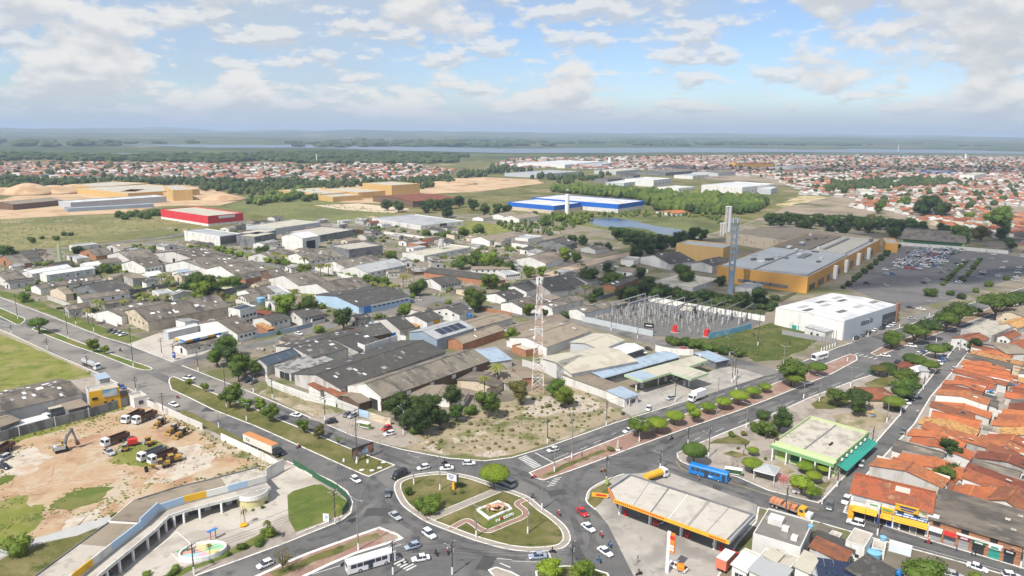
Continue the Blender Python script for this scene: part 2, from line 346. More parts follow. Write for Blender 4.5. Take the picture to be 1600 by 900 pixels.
def rough_edge(P,amp,step):
 """break a drawn outline into a ragged natural one"""
 out=[];st=max(.5,step*.4)
 for k in range(len(P)):
  a,b=P[k],P[(k+1)%len(P)];n=max(1,int((b-a).length/st))
  for j in range(n):
   p=a.lerp(b,j/n);q_=mnoise.noise_vector(Vector((p.x/step/2.5,p.y/step/2.5,.3)));q2=mnoise.noise_vector(Vector((p.x/st/1.6,p.y/st/1.6,4.3)))
   out.append(p+Vector((q_.x,q_.y))*amp*1.3+Vector((q2.x,q2.y))*amp*.55)
 return out
def sheet(name,P,z,mat,label=None,kind='structure',rough=None,parent=None):
 P=[Vector(p[:2])for p in P]
 if rough:P=rough_edge(P,*rough)
 if area2(P)<0:P=P[::-1]
 mb=MB();mb.add([(p.x,p.y,z)for p in P],[tuple(range(len(P)))])
 o=mb.obj(name,mat,parent=parent)
 if parent is None:tag(o,label,None,None,kind)
 return o
def ribbon(P,w,z,closed=False,h=0.0):
 """strip of width w centred on a path; with h it becomes a low wall"""
 mb=MB();A,B=offset(P,w/2,closed),offset(P,-w/2,closed);n=len(P)
 for k in range(n if closed else n-1):
  j=(k+1)%n
  if h:mb.add([(A[k].x,A[k].y,z),(A[j].x,A[j].y,z),(B[j].x,B[j].y,z),(B[k].x,B[k].y,z),(A[k].x,A[k].y,z+h),(A[j].x,A[j].y,z+h),(B[j].x,B[j].y,z+h),(B[k].x,B[k].y,z+h)],[(4,7,6,5),(0,1,5,4)[::-1],(2,3,7,6)[::-1],(1,2,6,5)[::-1],(3,0,4,7)[::-1]])
  else:mb.add([(A[k].x,A[k].y,z),(B[k].x,B[k].y,z),(B[j].x,B[j].y,z),(A[j].x,A[j].y,z)],[(0,1,2,3)])
 return mb
def slab(name,P,h,top,label,kerb=m_kerb,kw=.45,kind='structure'):
 """raised block with a painted kerb round it"""
 P=[Vector(p[:2])for p in P]
 if area2(P)<0:P=P[::-1]
 mb=MB();mb.prism([(p.x,p.y)for p in P],0,h-.02);o=mb.obj(name,top);tag(o,label,None,None,kind)
 if kerb:
  I=offset(P,kw);n=len(P);kb=MB()
  for k in range(n):
   j=(k+1)%n;O=.03;a,b=P[k],P[j]
   kb.add([(a.x,a.y,0),(b.x,b.y,0),(b.x,b.y,h),(a.x,a.y,h),(I[j].x,I[j].y,h),(I[k].x,I[k].y,h),(I[j].x,I[j].y,h-.05),(I[k].x,I[k].y,h-.05)],[(0,1,2,3),(3,2,4,5),(5,4,6,7)])
  kb.obj('kerb',kerb,parent=o)
 return o
PX=lambda L_,z=0.0:[G(x,y,z)for x,y in L_]
ZP=lambda zn,L_,z=0.0:[GZ(zn,p,z)for p in L_]
# ================================================================ the ground
def ground_build():
 m=bpy.data.materials.new('open_country');m.use_nodes=True
 N,L=nodes_of(m.node_tree)
 out=N('ShaderNodeOutputMaterial');b=N('ShaderNodeBsdfPrincipled');L(b.outputs[0],out.inputs[0]);b.inputs['Roughness'].default_value=1;b.inputs['Specular IOR Level'].default_value=.1
 tc=N('ShaderNodeTexCoord')
 def nz(s,d=8,ro=.65):
  n=N('ShaderNodeTexNoise');n.inputs['Scale'].default_value=s;n.inputs['Detail'].default_value=d;n.inputs['Roughness'].default_value=ro;L(tc.outputs['Object'],n.inputs['Vector']);return n.outputs['Fac']
 def mix(f,lo,hi,a,c):
  r_=N('ShaderNodeMapRange');r_.inputs[1].default_value=lo;r_.inputs[2].default_value=hi;L(f,r_.inputs[0])
  x=N('ShaderNodeMix');x.data_type='RGBA';L(r_.outputs[0],x.inputs[0])
  for i_,v in((6,a),(7,c)):
   if isinstance(v,tuple):x.inputs[i_].default_value=(*v,1)
   else:L(v,x.inputs[i_])
  return x.outputs[2]
 near=mix(nz(.05),.35,.65,(.145,.14,.052),(.21,.185,.085))
 near=mix(nz(.018),.46,.60,near,(.10,.11,.036))
 near=mix(nz(.011),.56,.66,near,(.33,.26,.17))
 far=mix(nz(.004),.4,.6,(.045,.068,.03),(.08,.10,.042))
 far=mix(nz(.0012),.50,.62,far,(.15,.16,.065))
 far=mix(nz(.0021,9),.60,.68,far,(.30,.22,.15))
 geo=N('ShaderNodeSeparateXYZ');L(tc.outputs['Object'],geo.inputs[0])
 col=mix(geo.outputs[1],2300,2900,near,far)
 L(col,b.inputs['Base Color'])
 rings=[0,200,500,1000,1800,2600,3400,4200,5000,5600,6200,6800,7400,8000,8600,9200,9800,10600,11400,12200,13200,14200,15400,16800,18400,20000,22000,24000]
 na=220;mb=MB();vs=[(0,0,0)];fs=[]
 def hz(x,y):
  d=math.hypot(x,y);t=min(1,max(0,(d-5200)/4500))
  n=mnoise.fractal(Vector((x/3800,y/3800,2.2)),1.0,2.1,5)
  n2=mnoise.fractal(Vector((x/900,y/900,5.2)),1.0,2.1,4)
  t2=min(1,max(0,(d-9000)/7000))
  return max(0,t*(22+26*n+12*n2)+t2*(45+70*n))
 for r_ in rings[1:]:
  for k in range(na):
   a=2*math.pi*k/na
   # the part in front of the camera is cut finer than the rest
   a=math.pi/2+(a-math.pi)*(0.22+.78*(abs(a-math.pi)/math.pi)**2)
   x,y=r_*math.cos(a),r_*math.sin(a);vs.append((x,y,hz(x,y)))
 for k in range(na):fs.append((0,1+k,1+(k+1)%na))
 for q_ in range(len(rings)-2):
  for k in range(na):
   a,c=1+q_*na+k,1+q_*na+(k+1)%na;fs.append((a,a+na,c+na,c))
 mb.add(vs,fs);o=mb.obj('ground',m,smooth=True);tag(o,'green open country running to low wooded hills on the horizon',None,None,'structure')
ground_build()
# rivers on the plain
for P_,lb in(([(330,231),(480,231),(640,236),(800,239.5),(1000,239),(1200,238),(1400,239),(1600,241),(1900,241),(1900,236.5),(1600,235.5),(1400,233.5),(1180,230.5),(1000,231),(800,232.5),(640,229.5),(500,226.5),(400,226),(260,224),(120,223.5),(98,225),(240,228)],'wide blue river crossing the plain behind the town'),([(-200,240.5),(0,241),(140,242),(300,242.5),(300,240.6),(140,240.2),(0,239),(-200,238.5)],'thin silver river arm in the woods at far left'),([(1250,243),(1600,246),(1900,247),(1900,245.5),(1600,244.3),(1250,241.8)],'narrow river arm beyond the right part of town')):
 sheet('river',PX(P_),1.0,m_river,lb,rough=(25,60))
 # big surfaces under the quarters
m_town=M('town_ground',(.26,.205,.15),(.33,.26,.19),sc=.03,c3=(.17,.14,.10),sc3=.01,c4=(.10,.11,.045),sc4=.012,t4=(.52,.64),rough=1)
sheet('town_ground',PX([(1180,345),(1240,320),(1330,300),(1100,280),(1050,262),(760,262),(800,247),(1150,242),(1600,246),(1900,250),(1900,420),(1400,350)]),.3,m_town,'earth and lanes under the dense town on the right',rough=(8,30))
sheet('town_ground',PX([(-250,256),(100,255),(420,258),(640,258),(720,268),(640,285),(420,284),(200,280),(-250,276)]),.3,m_town,'earth and lanes under the far town at left',rough=(10,40))
sheet('quarry_ground',PX([(-150,318),(0,312),(60,296),(110,292),(290,290),(350,300),(372,314),(345,321),(250,322),(200,333),(100,337),(0,343),(-150,350)]),.06,M('quarry_sand',(.47,.33,.20),(.54,.39,.245),sc=.02,c3=(.40,.26,.145),sc3=.03,rough=1),'ochre sand floor of the brickworks yard at left',rough=(4,15))
sheet('quarry_ground',PX([(500,292),(640,281),(760,277),(840,281),(850,286),(760,298),(660,304),(600,318),(540,316),(440,306)]),.06,MATS['quarry_sand'],'ochre earth around the mustard works',rough=(3,14))
sheet('bare_field',PX([(490,321),(560,318),(640,326),(612,333),(540,328)]),.06,M('pale_earth',(.52,.42,.30),(.58,.47,.34),sc=.03,rough=1),'pale bare strip in the green field',rough=(2,8))
sheet('bare_field',PX([(1210,322),(1250,306),(1320,308),(1390,322),(1420,336),(1370,340),(1300,336)]),.08,M('yellow_earth',(.52,.40,.22),(.58,.45,.27),sc=.03,c3=(.20,.20,.08),sc3=.02,t3=(.5,.6),rough=1),'yellowish waste ground behind the mall',rough=(5,15))
sheet('field',PX([(-150,395),(-150,345),(0,341),(120,338),(250,331),(330,350),(290,364),(160,378),(0,392)]),.05,M('dry_meadow',(.20,.185,.075),(.25,.225,.10),sc=.03,c3=(.145,.15,.055),sc3=.012,t3=(.45,.6),c4=(.36,.28,.19),sc4=.02,t4=(.58,.68),rough=1),'dry meadow left of the red warehouse',rough=(3,15))
sheet('field',PX([(390,334),(350,322),(400,312),(470,309),(560,320),(625,334),(560,345),(470,346)]),.05,M('green_meadow',(.15,.165,.055),(.19,.195,.075),sc=.03,c3=(.115,.13,.042),sc3=.015,t3=(.45,.6),rough=1),'green meadow behind the red warehouse',rough=(3,15))
sheet('marsh',PX([(840,346),(860,335),(920,338),(1000,338),(1120,340),(1125,352),(1110,372),(1085,378),(1000,372),(930,372),(860,370),(800,362),(760,350)]),.05,M('marsh_grass',(.13,.145,.045),(.175,.18,.065),sc=.04,c3=(.08,.095,.03),sc3=.02,t3=(.44,.58),rough=1),'green marsh meadow around the pond',rough=(3,12))
sheet('pond',PX([(918,346),(925,342),(965,341.5),(990,345),(1005,349),(1030,354),(1065,358.5),(1085,366),(1060,368),(1030,366),(1010,358),(985,355),(950,355),(930,352)]),.12,m_water,'blue pond behind the industrial quarter',rough=(1.5,6))
# ================================================================ roads and blocks
road=sheet('road',PX([(-320,405),(0,418),(900,430),(1750,405),(2050,700),(1950,1010),(-200,1010),(-420,600)]),.03,m_asph,'grey asphalt of the avenues and the roundabout')
bn=slab('north_block',PX([(-260,365),(-120,418),(0,465),(72,492),(120,511),(160,527),(200,539),(253,560),(300,578),(400,617),(507,663),(549,681),(605,697),(627,703),(667,711),(701,717),(757,721),(800,716),(853,700),(960,662),(1104,617),(1200,583),(1259,564),(1307,544),(1371,523),(1413,511),(1467,490),(1516,475),(1600,450),(1750,402),(1700,378),(1400,350),(1180,345),(1060,380),(800,335),(640,335),(560,342),(290,372),(160,385),(0,395)]),.15,m_yard,'beige ground of the industrial block north of the avenues')
bsw=slab('south_west_block',PX([(-150,455),(20,523),(75,549),(160,586),(203,608),(267,640),(373,689),(443,718),(488,737),(520,752),(543,767),(552,785),(549,802),(535,814),(440,852),(311,899),(180,955),(-350,1000),(-420,620)]),.15,m_walk,'block with the dirt lot and the curved white hall')
bpl=slab('plaza',PX([(1058,716),(1057,708),(1080,699),(1093,692),(1131,676),(1221,641),(1267,620),(1339,593),(1371,583),(1440,556),(1483,535),(1497,538),(1467,575),(1432,620),(1365,697),(1287,781),(1279,787),(1200,767),(1152,746),(1080,729),(1064,722)]),.15,m_walk,'paved plaza between the avenue and the side street')
bh=slab('housing_block',PX([(1317,801),(1333,762),(1397,695),(1427,663),(1453,620),(1488,580),(1511,551),(1503,531),(1525,507),(1568,489),(1600,475),(1750,428),(2000,600),(1900,980),(1700,920),(1595,888),(1451,845)]),.15,m_walk,'pavement under the red roofed houses')
bbr=slab('corner_block',PX([(1184,792),(1272,814),(1384,846),(1424,857),(1515,882),(1600,907),(1700,935),(1700,1010),(1080,1010),(1118,905),(1150,850),(1180,815)]),.15,m_yard,'ground of the block at the bottom right corner')
stn=sheet('forecourt',PX([(930,796),(915,783),(920,765),(950,749),(975,741),(1042,737),(1183,789),(1180,812),(1150,850),(1118,905),(1110,960),(1010,940),(975,870),(950,820)]),.06,m_conc,'pale concrete forecourt of the filling station')
isl=slab('splitter_island',PX([(836,893),(858,886),(885,884),(920,887),(950,896),(965,925),(840,925)]),.15,m_grass,'small planted traffic island at the bottom edge')
slab('splitter_island',PX([(762,891),(775,886),(800,894),(820,905),(800,912),(772,903)]),.15,m_walk,'small paved traffic island left of the bottom trees')
def curved(name,L_,top,label,n=3,kw=.5):return slab(name,smooth_path(PX(L_),True,n),.15,top,label,kw=kw)
med1=slab('median',PX([(-100,441),(0,481),(39,497.5),(40,501),(33,507),(24,507),(0,495),(-100,455)]),.15,m_grassg,'grassy median at the left edge of the photo')
med2=slab('median',PX([(49,515),(54,511.5),(80,517),(120,533),(171,552),(233,573),(239,576),(235,578.5),(224,579),(207,574.5),(160,556),(113,540)]),.15,m_grassg,'grassy median of the left avenue, second from the left edge')
med3=slab('median',PX([(263,597),(264.5,591),(272,588.5),(341,617),(395,637),(440,657),(488,676),(533,695),(560,706),(618,727),(576,745.5),(566,742),(400,667),(333,641),(293,621),(267,609)]),.15,m_grass,'long grassy median with the billboard on the left avenue')
med4=slab('median',PX([(826,739),(864,723),(933,696),(984,676),(1040,657),(1120,631),(1200,603),(1285,570),(1328,553),(1339,556),(1340,563),(1299,585),(1200,625),(1147,645),(1067,672),(987,701),(910,730),(850,751),(836,748)]),.15,m_red,'red paved tree-lined median of the right avenue')
med5=slab('median',PX([(1360,552),(1381,541),(1440,519.5),(1515,492.5),(1600,462),(1720,420),(1720,427),(1568,484),(1467,521),(1371,557)]),.15,M('brown_verge',(.20,.13,.09),(.26,.18,.12),sc=.4,c3=(.15,.12,.06),sc3=.15,rough=1),'brown tree-lined median at the far end of the right avenue')
med6=slab('median',PX([(380,909),(440,881),(480,864),(557,836),(593,823.5),(599,826),(620,833.5),(631,842),(624,845),(557,866),(515,884),(477,902),(440,925),(350,945)]),.15,m_red,'red paved median with a grass strip at the bottom left',kw=.9)
sheet('grass_strip',PX([(420,897),(480,873),(557,843),(588,832),(596,838),(557,853),(500,876),(430,905)]),.16,m_grass,'grass strip on the bottom left median',rough=(.5,2))
sheet('grass_strip',PX([(846,744),(880,727),(940,703),(952,704),(915,718),(885,732),(852,747)]),.16,m_grass,'grass strip at the near end of the right avenue median',rough=(.4,2))
# the roundabout island: kerb, walk, lawn, paths
ISL=smooth_path(PX([(667,817),(648,805.5),(629,791),(619,775),(615.5,761),(621,751),(640,743.5),(667,739),(693,737.5),(731,743),(760,752),(784,761),(801,766.5),(827,777),(848,794),(868,808),(886,825),(892,841),(887,852),(872,859.5),(833,863),(793,859),(747,847),(705,832)]),True,4)
island=slab('roundabout_island',ISL,.15,M('island_paving',(.29,.255,.215),(.34,.30,.255),sc=.5,rough=.9),'egg shaped roundabout island with a paved rim',kw=.35)
if area2(ISL)<0:ISL=ISL[::-1]
INN=offset(ISL,1.9)
sheet('lawn',INN,.165,m_grass,'mown lawn of the roundabout island')
k_in=ribbon(INN,.3,.14,True,.07);tag(k_in.obj('lawn_kerb',m_kerb),'white kerb round the roundabout lawn',None,None,'structure')
tag(ribbon([G(668,812),G(720,791),G(784,764)],2.4,.172).obj('path',MATS['island_paving']),'straight paved path across the roundabout lawn',None,None,'structure')
for a_ in(1.35,-1.35):
 tag(ribbon(offset([G(672,811),G(720,791),G(780,766)],a_,False),.22,.16,False,.06).obj('path_kerb',m_kerb),'white edging of the straight path',None,None,'structure')
rp=smooth_path(ZP('rb',[(20,510),(120,450),(220,405),(290,440),(380,505),(470,530),(560,500),(700,440),(860,375),(910,330),(890,280),(820,225),(830,190),(930,150)]),False,4)
tag(ribbon(rp,1.55,.176).obj('path',m_red),'winding red path round the crab monument',None,None,'structure')
for a_ in(.85,-.85):tag(ribbon(offset(rp,a_,False),.18,.16,False,.06).obj('path_kerb',m_kerb),'pale edging of the winding red path',None,None,'structure')
sheet('lawn_bed',ZP('rb',[(350,290),(480,400),(740,275),(840,270),(870,330),(700,400),(470,500),(330,410)]),.170,m_grassg,'greener lawn bed below the crab monument')
# sidewalk strips beside the roads and inner streets
def street(name,L_,w,mat,label,z=.19,n=5):return tag(ribbon(smooth_path(PX(L_),False,n),w,z).obj(name,mat),label,None,None,'structure')
street('street',[(230,378),(298,389),(400,411),(490,421),(560,438),(672,466),(800,489),(907,504),(987,524),(1080,551),(1150,567),(1210,585)],11,m_asph2,'inner street past the hedge and the substation')
street('street',[(278,571),(300,563),(400,540),(490,516),(565,497),(653,476),(700,466)],9,m_asph2,'inner street between the small factories',.196)
street('dirt_road',[(770,470),(800,455),(845,435),(875,425),(917,412),(960,402),(1020,391),(1060,386)],12,M('road_dirt',(.42,.31,.22),(.48,.37,.27),sc=.06,c3=(.36,.29,.22),sc3=.03,rough=1),'reddish dirt road behind the small factories',.20)
street('dirt_road',[(740,380),(800,389),(850,398),(895,409)],9,MATS['road_dirt'],'dirt track joining the dirt road from the left',.206)
street('street',[(0,400),(120,386),(250,372),(290,365),(330,360)],10,m_asph2,'lane along the meadow',.193)
street('dirt_road',[(575,338),(640,352),(700,366),(760,378)],9,MATS['road_dirt'],'dirt road beside the grey sheds',.203)
# patches on the blocks
sheet('verge',PX([(0,455),(40,462),(100,488),(160,512),(225,530),(200,536),(160,524),(72,489),(0,462),(-60,440)]),.16,m_grassg,'grass verge beside the left avenue',rough=(.8,3))
sheet('verge',PX([(425,598),(520,640),(540,655),(508,659),(405,615)]),.16,m_scrub,'scruffy verge before the white perimeter wall',rough=(.6,3))
sheet('waste_ground',PX([(640,690),(660,668),(720,650),(760,632),(800,628),(850,600),(905,605),(960,640),(975,652),(955,660),(853,697),(800,711),(757,716),(700,712),(628,700)]),.165,m_scrub,'overgrown waste ground beside the avenue',rough=(1,4))
sheet('rubble_patch',ZP('g',[(60,640),(200,600),(380,590),(520,640),(500,690),(300,700),(150,720),(70,700)]),.175,m_rubble,'pale rubble spread on the waste ground',rough=(1.5,3))
sheet('rubble_patch',ZP('b',[(1280,200),(1340,180),(1440,165),(1490,190),(1380,210)]),.175,m_rubble,'pale rubble heap at the pavement edge',rough=(.5,1.5))
sheet('rubble_patch',ZP('b',[(1000,150),(1030,130),(1100,160),(1090,185),(1040,175)]),.175,m_rubble,'white debris by the fence posts',rough=(.5,1.2))
sheet('substation_field',ZP('g',[(900,245),(960,260),(1160,262),(1400,205),(1520,170),(1700,190),(1860,225),(1700,330),(1560,385),(1420,395),(1340,350),(1100,330),(960,290)]),.165,M('plot_grass',(.062,.082,.022),(.095,.112,.032),sc=.2,c3=(.14,.13,.05),sc3=.06,t3=(.5,.64),c4=(.045,.06,.018),sc4=.1,t4=(.52,.64),rough=1,spec=.1),'green plot between the substation and the avenue',rough=(.8,4))
sheet('wood_floor',PX([(930,445),(1000,430),(1060,440),(1130,460),(1200,470),(1250,455),(1210,480),(1190,495),(1100,478),(1010,462)]),.165,M('dark_scrub',(.055,.065,.025),(.075,.08,.03),sc=.1,rough=1),'dark scrub behind the substation',rough=(1.5,6))
sheet('lawn',PX([(620,352),(700,343),(790,352),(800,362),(740,372),(690,366)]),.17,m_grassb,'bright grass plot behind the sheds',rough=(1.5,6))
sheet('lawn',ZP('j',[(600,500),(740,470),(830,530),(880,550),(960,560),(1000,580),(830,610),(700,540)]),.165,m_grassg,'lawn between the white sheds',rough=(1,4))
sheet('lawn',ZP('j',[(830,620),(1000,560),(1130,600),(1130,640),(900,670),(820,640)]),.167,m_grass,'grass plot behind the dark wall',rough=(1,4))
sheet('forecourt',PX([(200,538),(250,520),(330,528),(345,540),(300,562),(275,567),(253,559)]),.17,m_concl,'pale concrete forecourt of the blue roofed filling station')
sheet('forecourt',ZP('g',[(690,640),(760,560),(1100,480),(1240,420),(1500,470),(1480,480),(1140,590),(700,715),(640,680)]),.17,m_conc,'concrete forecourt of the green filling station')
sheet('yard',PX([(480,655),(520,645),(620,665),(660,690),(628,700),(605,695),(549,679),(507,662)]),.168,m_walk,'paved strip with parked cars before the warehouse')
sheet('car_park',ZP('m',[(500,600),(560,540),(690,440),(800,350),(900,340),(1500,395),(1650,420),(1650,500),(1540,540),(1120,680),(820,740),(600,640)]),.17,m_lot,'large grey car park beside the orange mall')
sheet('car_park',ZP('i',[(450,270),(640,190),(780,140),(900,110),(1010,95),(1060,90),(800,185),(500,285)]),.18,m_asph2,'parking strip before the white store')
# south-west block
sheet('field',PX([(-300,500),(-60,500),(18,529),(142,583),(140,590),(60,600),(0,622),(-300,680)]),.165,m_grassb,'bright green field inside the white picket fence',rough=(.5,4))
m_lotd=M('lot_dirt',(.39,.268,.165),(.45,.325,.21),sc=.12,c3=(.44,.37,.275),sc3=.06,t3=(.46,.6),c4=(.33,.20,.12),sc4=.09,t4=(.52,.64),rough=.95,spec=.1)
m_sand=M('pale_sand',(.46,.395,.315),(.53,.475,.40),sc=.3,c3=(.36,.30,.235),sc3=.2,t3=(.5,.64),c4=(.44,.31,.21),sc4=.12,t4=(.54,.66),rough=1,spec=.1)
lot=sheet('dirt_lot',PX([(-300,720),(0,693),(100,662),(195,635),(250,640),(330,690),(400,722),(440,733),(300,780),(210,790),(185,815),(50,850),(0,862),(-300,940)]),.160,m_lotd,'orange dirt lot with construction machines')
for L_,mt,lb in(([(0,692),(60,672),(130,652),(195,636),(190,641),(120,664),(50,683),(0,703)],m_grassb,'grass strip along the grey wall'),([(85,787),(110,770),(165,762),(160,775),(110,800)],m_grassg,'green patch in the middle of the dirt lot'),([(170,712),(200,695),(235,690),(262,700),(250,715),(240,735),(205,735),(180,722)],m_grassb,'grass around the parked machines'),([(-40,790),(40,778),(75,805),(50,830),(0,852),(-60,850)],m_grassb,'grass at the left edge of the dirt lot'),([(0,745),(18,752),(0,762),(-20,760)],m_grassg,'small grass tuft at the left edge'),([(268,645),(330,678),(430,722),(440,731),(400,724),(330,692),(290,668)],m_scrub,'weeds along the white lot wall'),([(290,758),(330,745),(390,728),(420,728),(380,742),(310,765)],m_scrub,'weeds behind the curved hall'),([(0,715),(50,700),(80,715),(60,735),(20,750),(-40,740)],m_sand,'pale sandy area left of the excavator'),([(270,700),(310,695),(340,715),(320,735),(270,752),(240,755),(250,735),(275,725)],m_sand,'grey rubble area behind the machines'),([(125,800),(165,790),(160,812),(110,835),(75,838)],m_sand,'pale rubble patch behind the hall')):
 sheet('ground_patch',PX(L_),.164 if mt is not m_sand else .1606,mt,lb,rough=(2.6,2.4))
sheet('path',PX([(-60,868),(15,855),(50,843),(100,829),(170,806),(185,812),(120,838),(60,850),(15,868),(-60,890)]),.168,M('grey_screed',(.38,.38,.365),(.44,.44,.42),sc=.3,rough=.9),'pale concrete strip behind the curved hall')
sheet('verge',PX([(-60,900),(30,862),(70,850),(150,828),(165,832),(100,880),(70,902),(60,960),(-60,960)]),.167,m_grass,'rough grass behind the curved hall',rough=(.6,2))
sheet('courtyard',PX([(180,905),(230,860),(300,800),(350,765),(428,728),(462,728),(500,757),(455,770),(470,790),(462,803),(450,812),(440,822),(330,868),(200,925)]),.170,m_concl,'pale paved courtyard of the curved hall')
sheet('lawn',PX([(449,775),(458,768),(490,758),(503,758),(541,783),(543,795),(535,805),(462,832),(451,812)]),.176,m_grassg,'green fenced lawn beside the roundabout')
sheet('verge',PX([(310,882),(340,870),(372,853),(420,828),(440,834),(400,853),(300,893),(200,935),(190,925),(300,885)]),.176,m_grassg,'planted strip between courtyard and road',rough=(.4,2))
sheet('verge',PX([(275,640),(300,645),(373,684),(440,713),(450,722),(380,697),(300,660)]),.166,m_grass,'grass verge between the lot wall and the avenue',rough=(.3,2))
# plaza lawns
for L_,mt,lb in(([(1108,694),(1120,686),(1150,680),(1172,690),(1168,696),(1130,694)],m_grass,'lawn with shrubs at the plaza nose'),([(1180,680),(1210,672),(1230,688),(1205,686)],m_scrub,'brown bed under the dark plaza bushes'),([(1143,705),(1170,712),(1150,716),(1130,710)],m_grass,'grass patch beside the bus stop plaza'),([(1220,722),(1242,738),(1230,742),(1208,728)],m_scrub,'dry grass patch near the pavilion'),([(1275,755),(1300,752),(1283,775),(1275,772)],m_grass,'grass patch at the plaza corner'),([(1268,632),(1285,620),(1320,618),(1330,632),(1300,640),(1275,640)],m_grass,'grass below the plaza trees'),([(1350,600),(1380,588),(1400,590),(1390,605),(1360,608)],m_grass,'grass plot between plaza kiosks'),([(1300,650),(1360,640),(1390,650),(1375,672),(1340,675),(1310,665)],m_scrub,'sandy plaza ground behind the green building')):
 sheet('ground_patch',PX(L_),.165,mt,lb,rough=(.4,2))
 # the green wedge at the filling station
sheet('ground_patch',PX([(918,783),(923,766),(950,752),(958,758),(950,772),(935,790),(928,795)]),.075,m_grass,'grass wedge at the tip of the filling station',rough=(.3,2))
ribbon(smooth_path(PX([(931,797),(918,786),(916,778),(923,764),(950,749),(975,741)]),False,4),.35,0,False,.16).obj('kerb',m_kerb,parent=stn)
# painted markings
def stripe(zn,a,b,w,parent=road,z=.036):
 ribbon([GZ(zn,a),GZ(zn,b)],w,z).obj('road_marking',m_paint,parent=parent)
def zebra(zn,a,b,n,vec,w=.5):
 for k in range(n):
  t=k/(n-1);p=(a[0]+(b[0]-a[0])*t,a[1]+(b[1]-a[1])*t)
  stripe(zn,p,(p[0]+vec[0],p[1]+vec[1]),w)
zebra('c',(38,212),(122,268),9,(48,-17))
zebra('b',(700,778),(880,868),11,(60,-30),.5)
zebra('c',(205,375),(245,330),5,(45,-8),.3)
zebra('b',(1490,850),(1500,890),2,(-60,-25),.4)
stripe('c',(135,178),(240,235),.4)
for a,b in(((250,215),(330,180)),((400,158),(440,142)),((480,122),(520,105)),((585,72),(610,60)),((700,28),(730,15))):stripe('c',a,b,.18)
for a,b in(((1345,790),(1500,806)),((640,790),(850,715)),((330,890),(640,795))):stripe('b',a,b,.2)
stripe('c',(0,812),(220,822),.2);stripe('c',(215,760),(228,800),.4)
for k in range(9):
 t=k/9;a=(1080+330*t,690-130*t);b=(a[0]+14,a[1]-6);stripe('P',a,b,.18)
for k in range(7):
 t=k/7;a=(1000+280*t,660-95*t);b=(a[0]+12,a[1]-4.5);stripe('P',a,b,.16)
for k in range(5):
 stripe('i',(505+28*k,352+7*k),(530+28*k,345+7*k),.5)
tag(ribbon(smooth_path(PX([(1056,720),(1073,736),(1150,757),(1200,773),(1280,797)]),False,4),.25,.04).obj('road_marking',M('worn_yellow_paint',(.45,.32,.12),(.36,.28,.14),sc=.6,rough=.8),parent=road))
tag(ribbon(PX([(1384,841),(1440,857),(1520,879),(1600,901)]),.15,.04).obj('road_marking',m_paint,parent=road))
def lane(L_,w,mat,name,label,z=.034,rough=None):
 o=ribbon(smooth_path(PX(L_),False,5),w,z).obj(name,mat,parent=road);return o
m_dusty=M('dusty_asphalt',(.215,.198,.176),(.26,.238,.212),sc=.2,c3=(.155,.146,.134),sc3=.05,c4=(.12,.115,.11),sc4=.12,t4=(.56,.68),rough=.95)
for L_,w in(([(-120,430),(0,473),(72,501),(160,538),(253,570),(330,604),(420,638)],11),([(-120,475),(0,510),(75,533),(160,569),(203,589),(267,622),(340,655)],13)):lane(L_,w,m_dusty,'road_surface','',.0325)
tk_z=.0335
m_wear=M('tyre_darkened_asphalt',(.082,.080,.080),(.10,.098,.096),sc=.4,c3=(.125,.121,.117),sc3=.2,t3=(.46,.6),rough=.9)
for L_,w in(([(420,640),(520,690),(600,720),(640,735),(700,727),(780,736),(850,765),(890,800),(905,840),(890,872)],1.6),([(520,700),(560,745),(590,775),(620,810),(670,838),(740,862),(820,876)],1.7),([(905,730),(1000,704),(1100,670),(1200,636),(1300,598)],1.5),([(840,722),(960,680),(1100,630),(1240,580)],1.4),([(480,845),(540,826),(590,790),(600,770)],1.6),([(1020,722),(1100,752),(1200,785),(1300,812),(1450,858),(1600,900)],1.3),([(930,850),(915,810),(900,770),(915,735),(960,715)],1.5)):
 for d_ in(0.0,3.4):tk_z+=.0002;ribbon(offset(smooth_path(PX(L_),False,5),d_,False),w,tk_z).obj('tyre_track',m_wear,parent=road)
m_patch=M('tar_patch',(.062,.061,.062),(.078,.077,.077),sc=.8,rough=.9)
pr=random.Random(9)
for px,py in((500,700),(590,800),(650,850),(960,690),(1040,690),(905,870),(870,770),(1120,762),(1240,800),(700,728),(330,640),(420,850),(1180,620),(1400,860),(760,880),(560,730)):
 c_=G(px,py);a_=pr.uniform(0,3);l_,w_=pr.uniform(1.5,5),pr.uniform(.8,2.2);u_=Vector((math.cos(a_),math.sin(a_)));v_=Vector((-u_.y,u_.x))
 sheet('tar_patch',[c_-u_*l_-v_*w_,c_+u_*l_-v_*w_,c_+u_*l_+v_*w_,c_-u_*l_+v_*w_],.0372+.001*pr.random(),m_patch,parent=road,rough=(.35,.8))
m_track=M('wheel_rut',(.36,.22,.135),(.41,.265,.175),sc=.6,c3=(.46,.35,.26),sc3=.5,t3=(.48,.6),rough=1,spec=.1)
for k,L_ in enumerate(([(-20,790),(50,765),(90,745),(98,722),(120,700),(170,680)],[(-20,768),(40,752),(85,735),(110,712),(150,690),(200,668)],[(60,762),(110,752),(160,752),(200,745)],[(120,705),(180,700),(230,682),(280,682)],[(0,780),(70,768),(140,742),(200,735),(250,752)])):
 P_=smooth_path(PX(L_),False,8)
 for j,d_ in enumerate((0,1.9)):ribbon([p+Vector((mnoise.noise(Vector((p.x/3,p.y/3,k))),mnoise.noise(Vector((p.y/3,p.x/3,k+9)))))*.35 for p in offset(P_,d_,False)],.55,.1612+.0002*(2*k+j)).obj('wheel_rut',m_track,parent=lot)
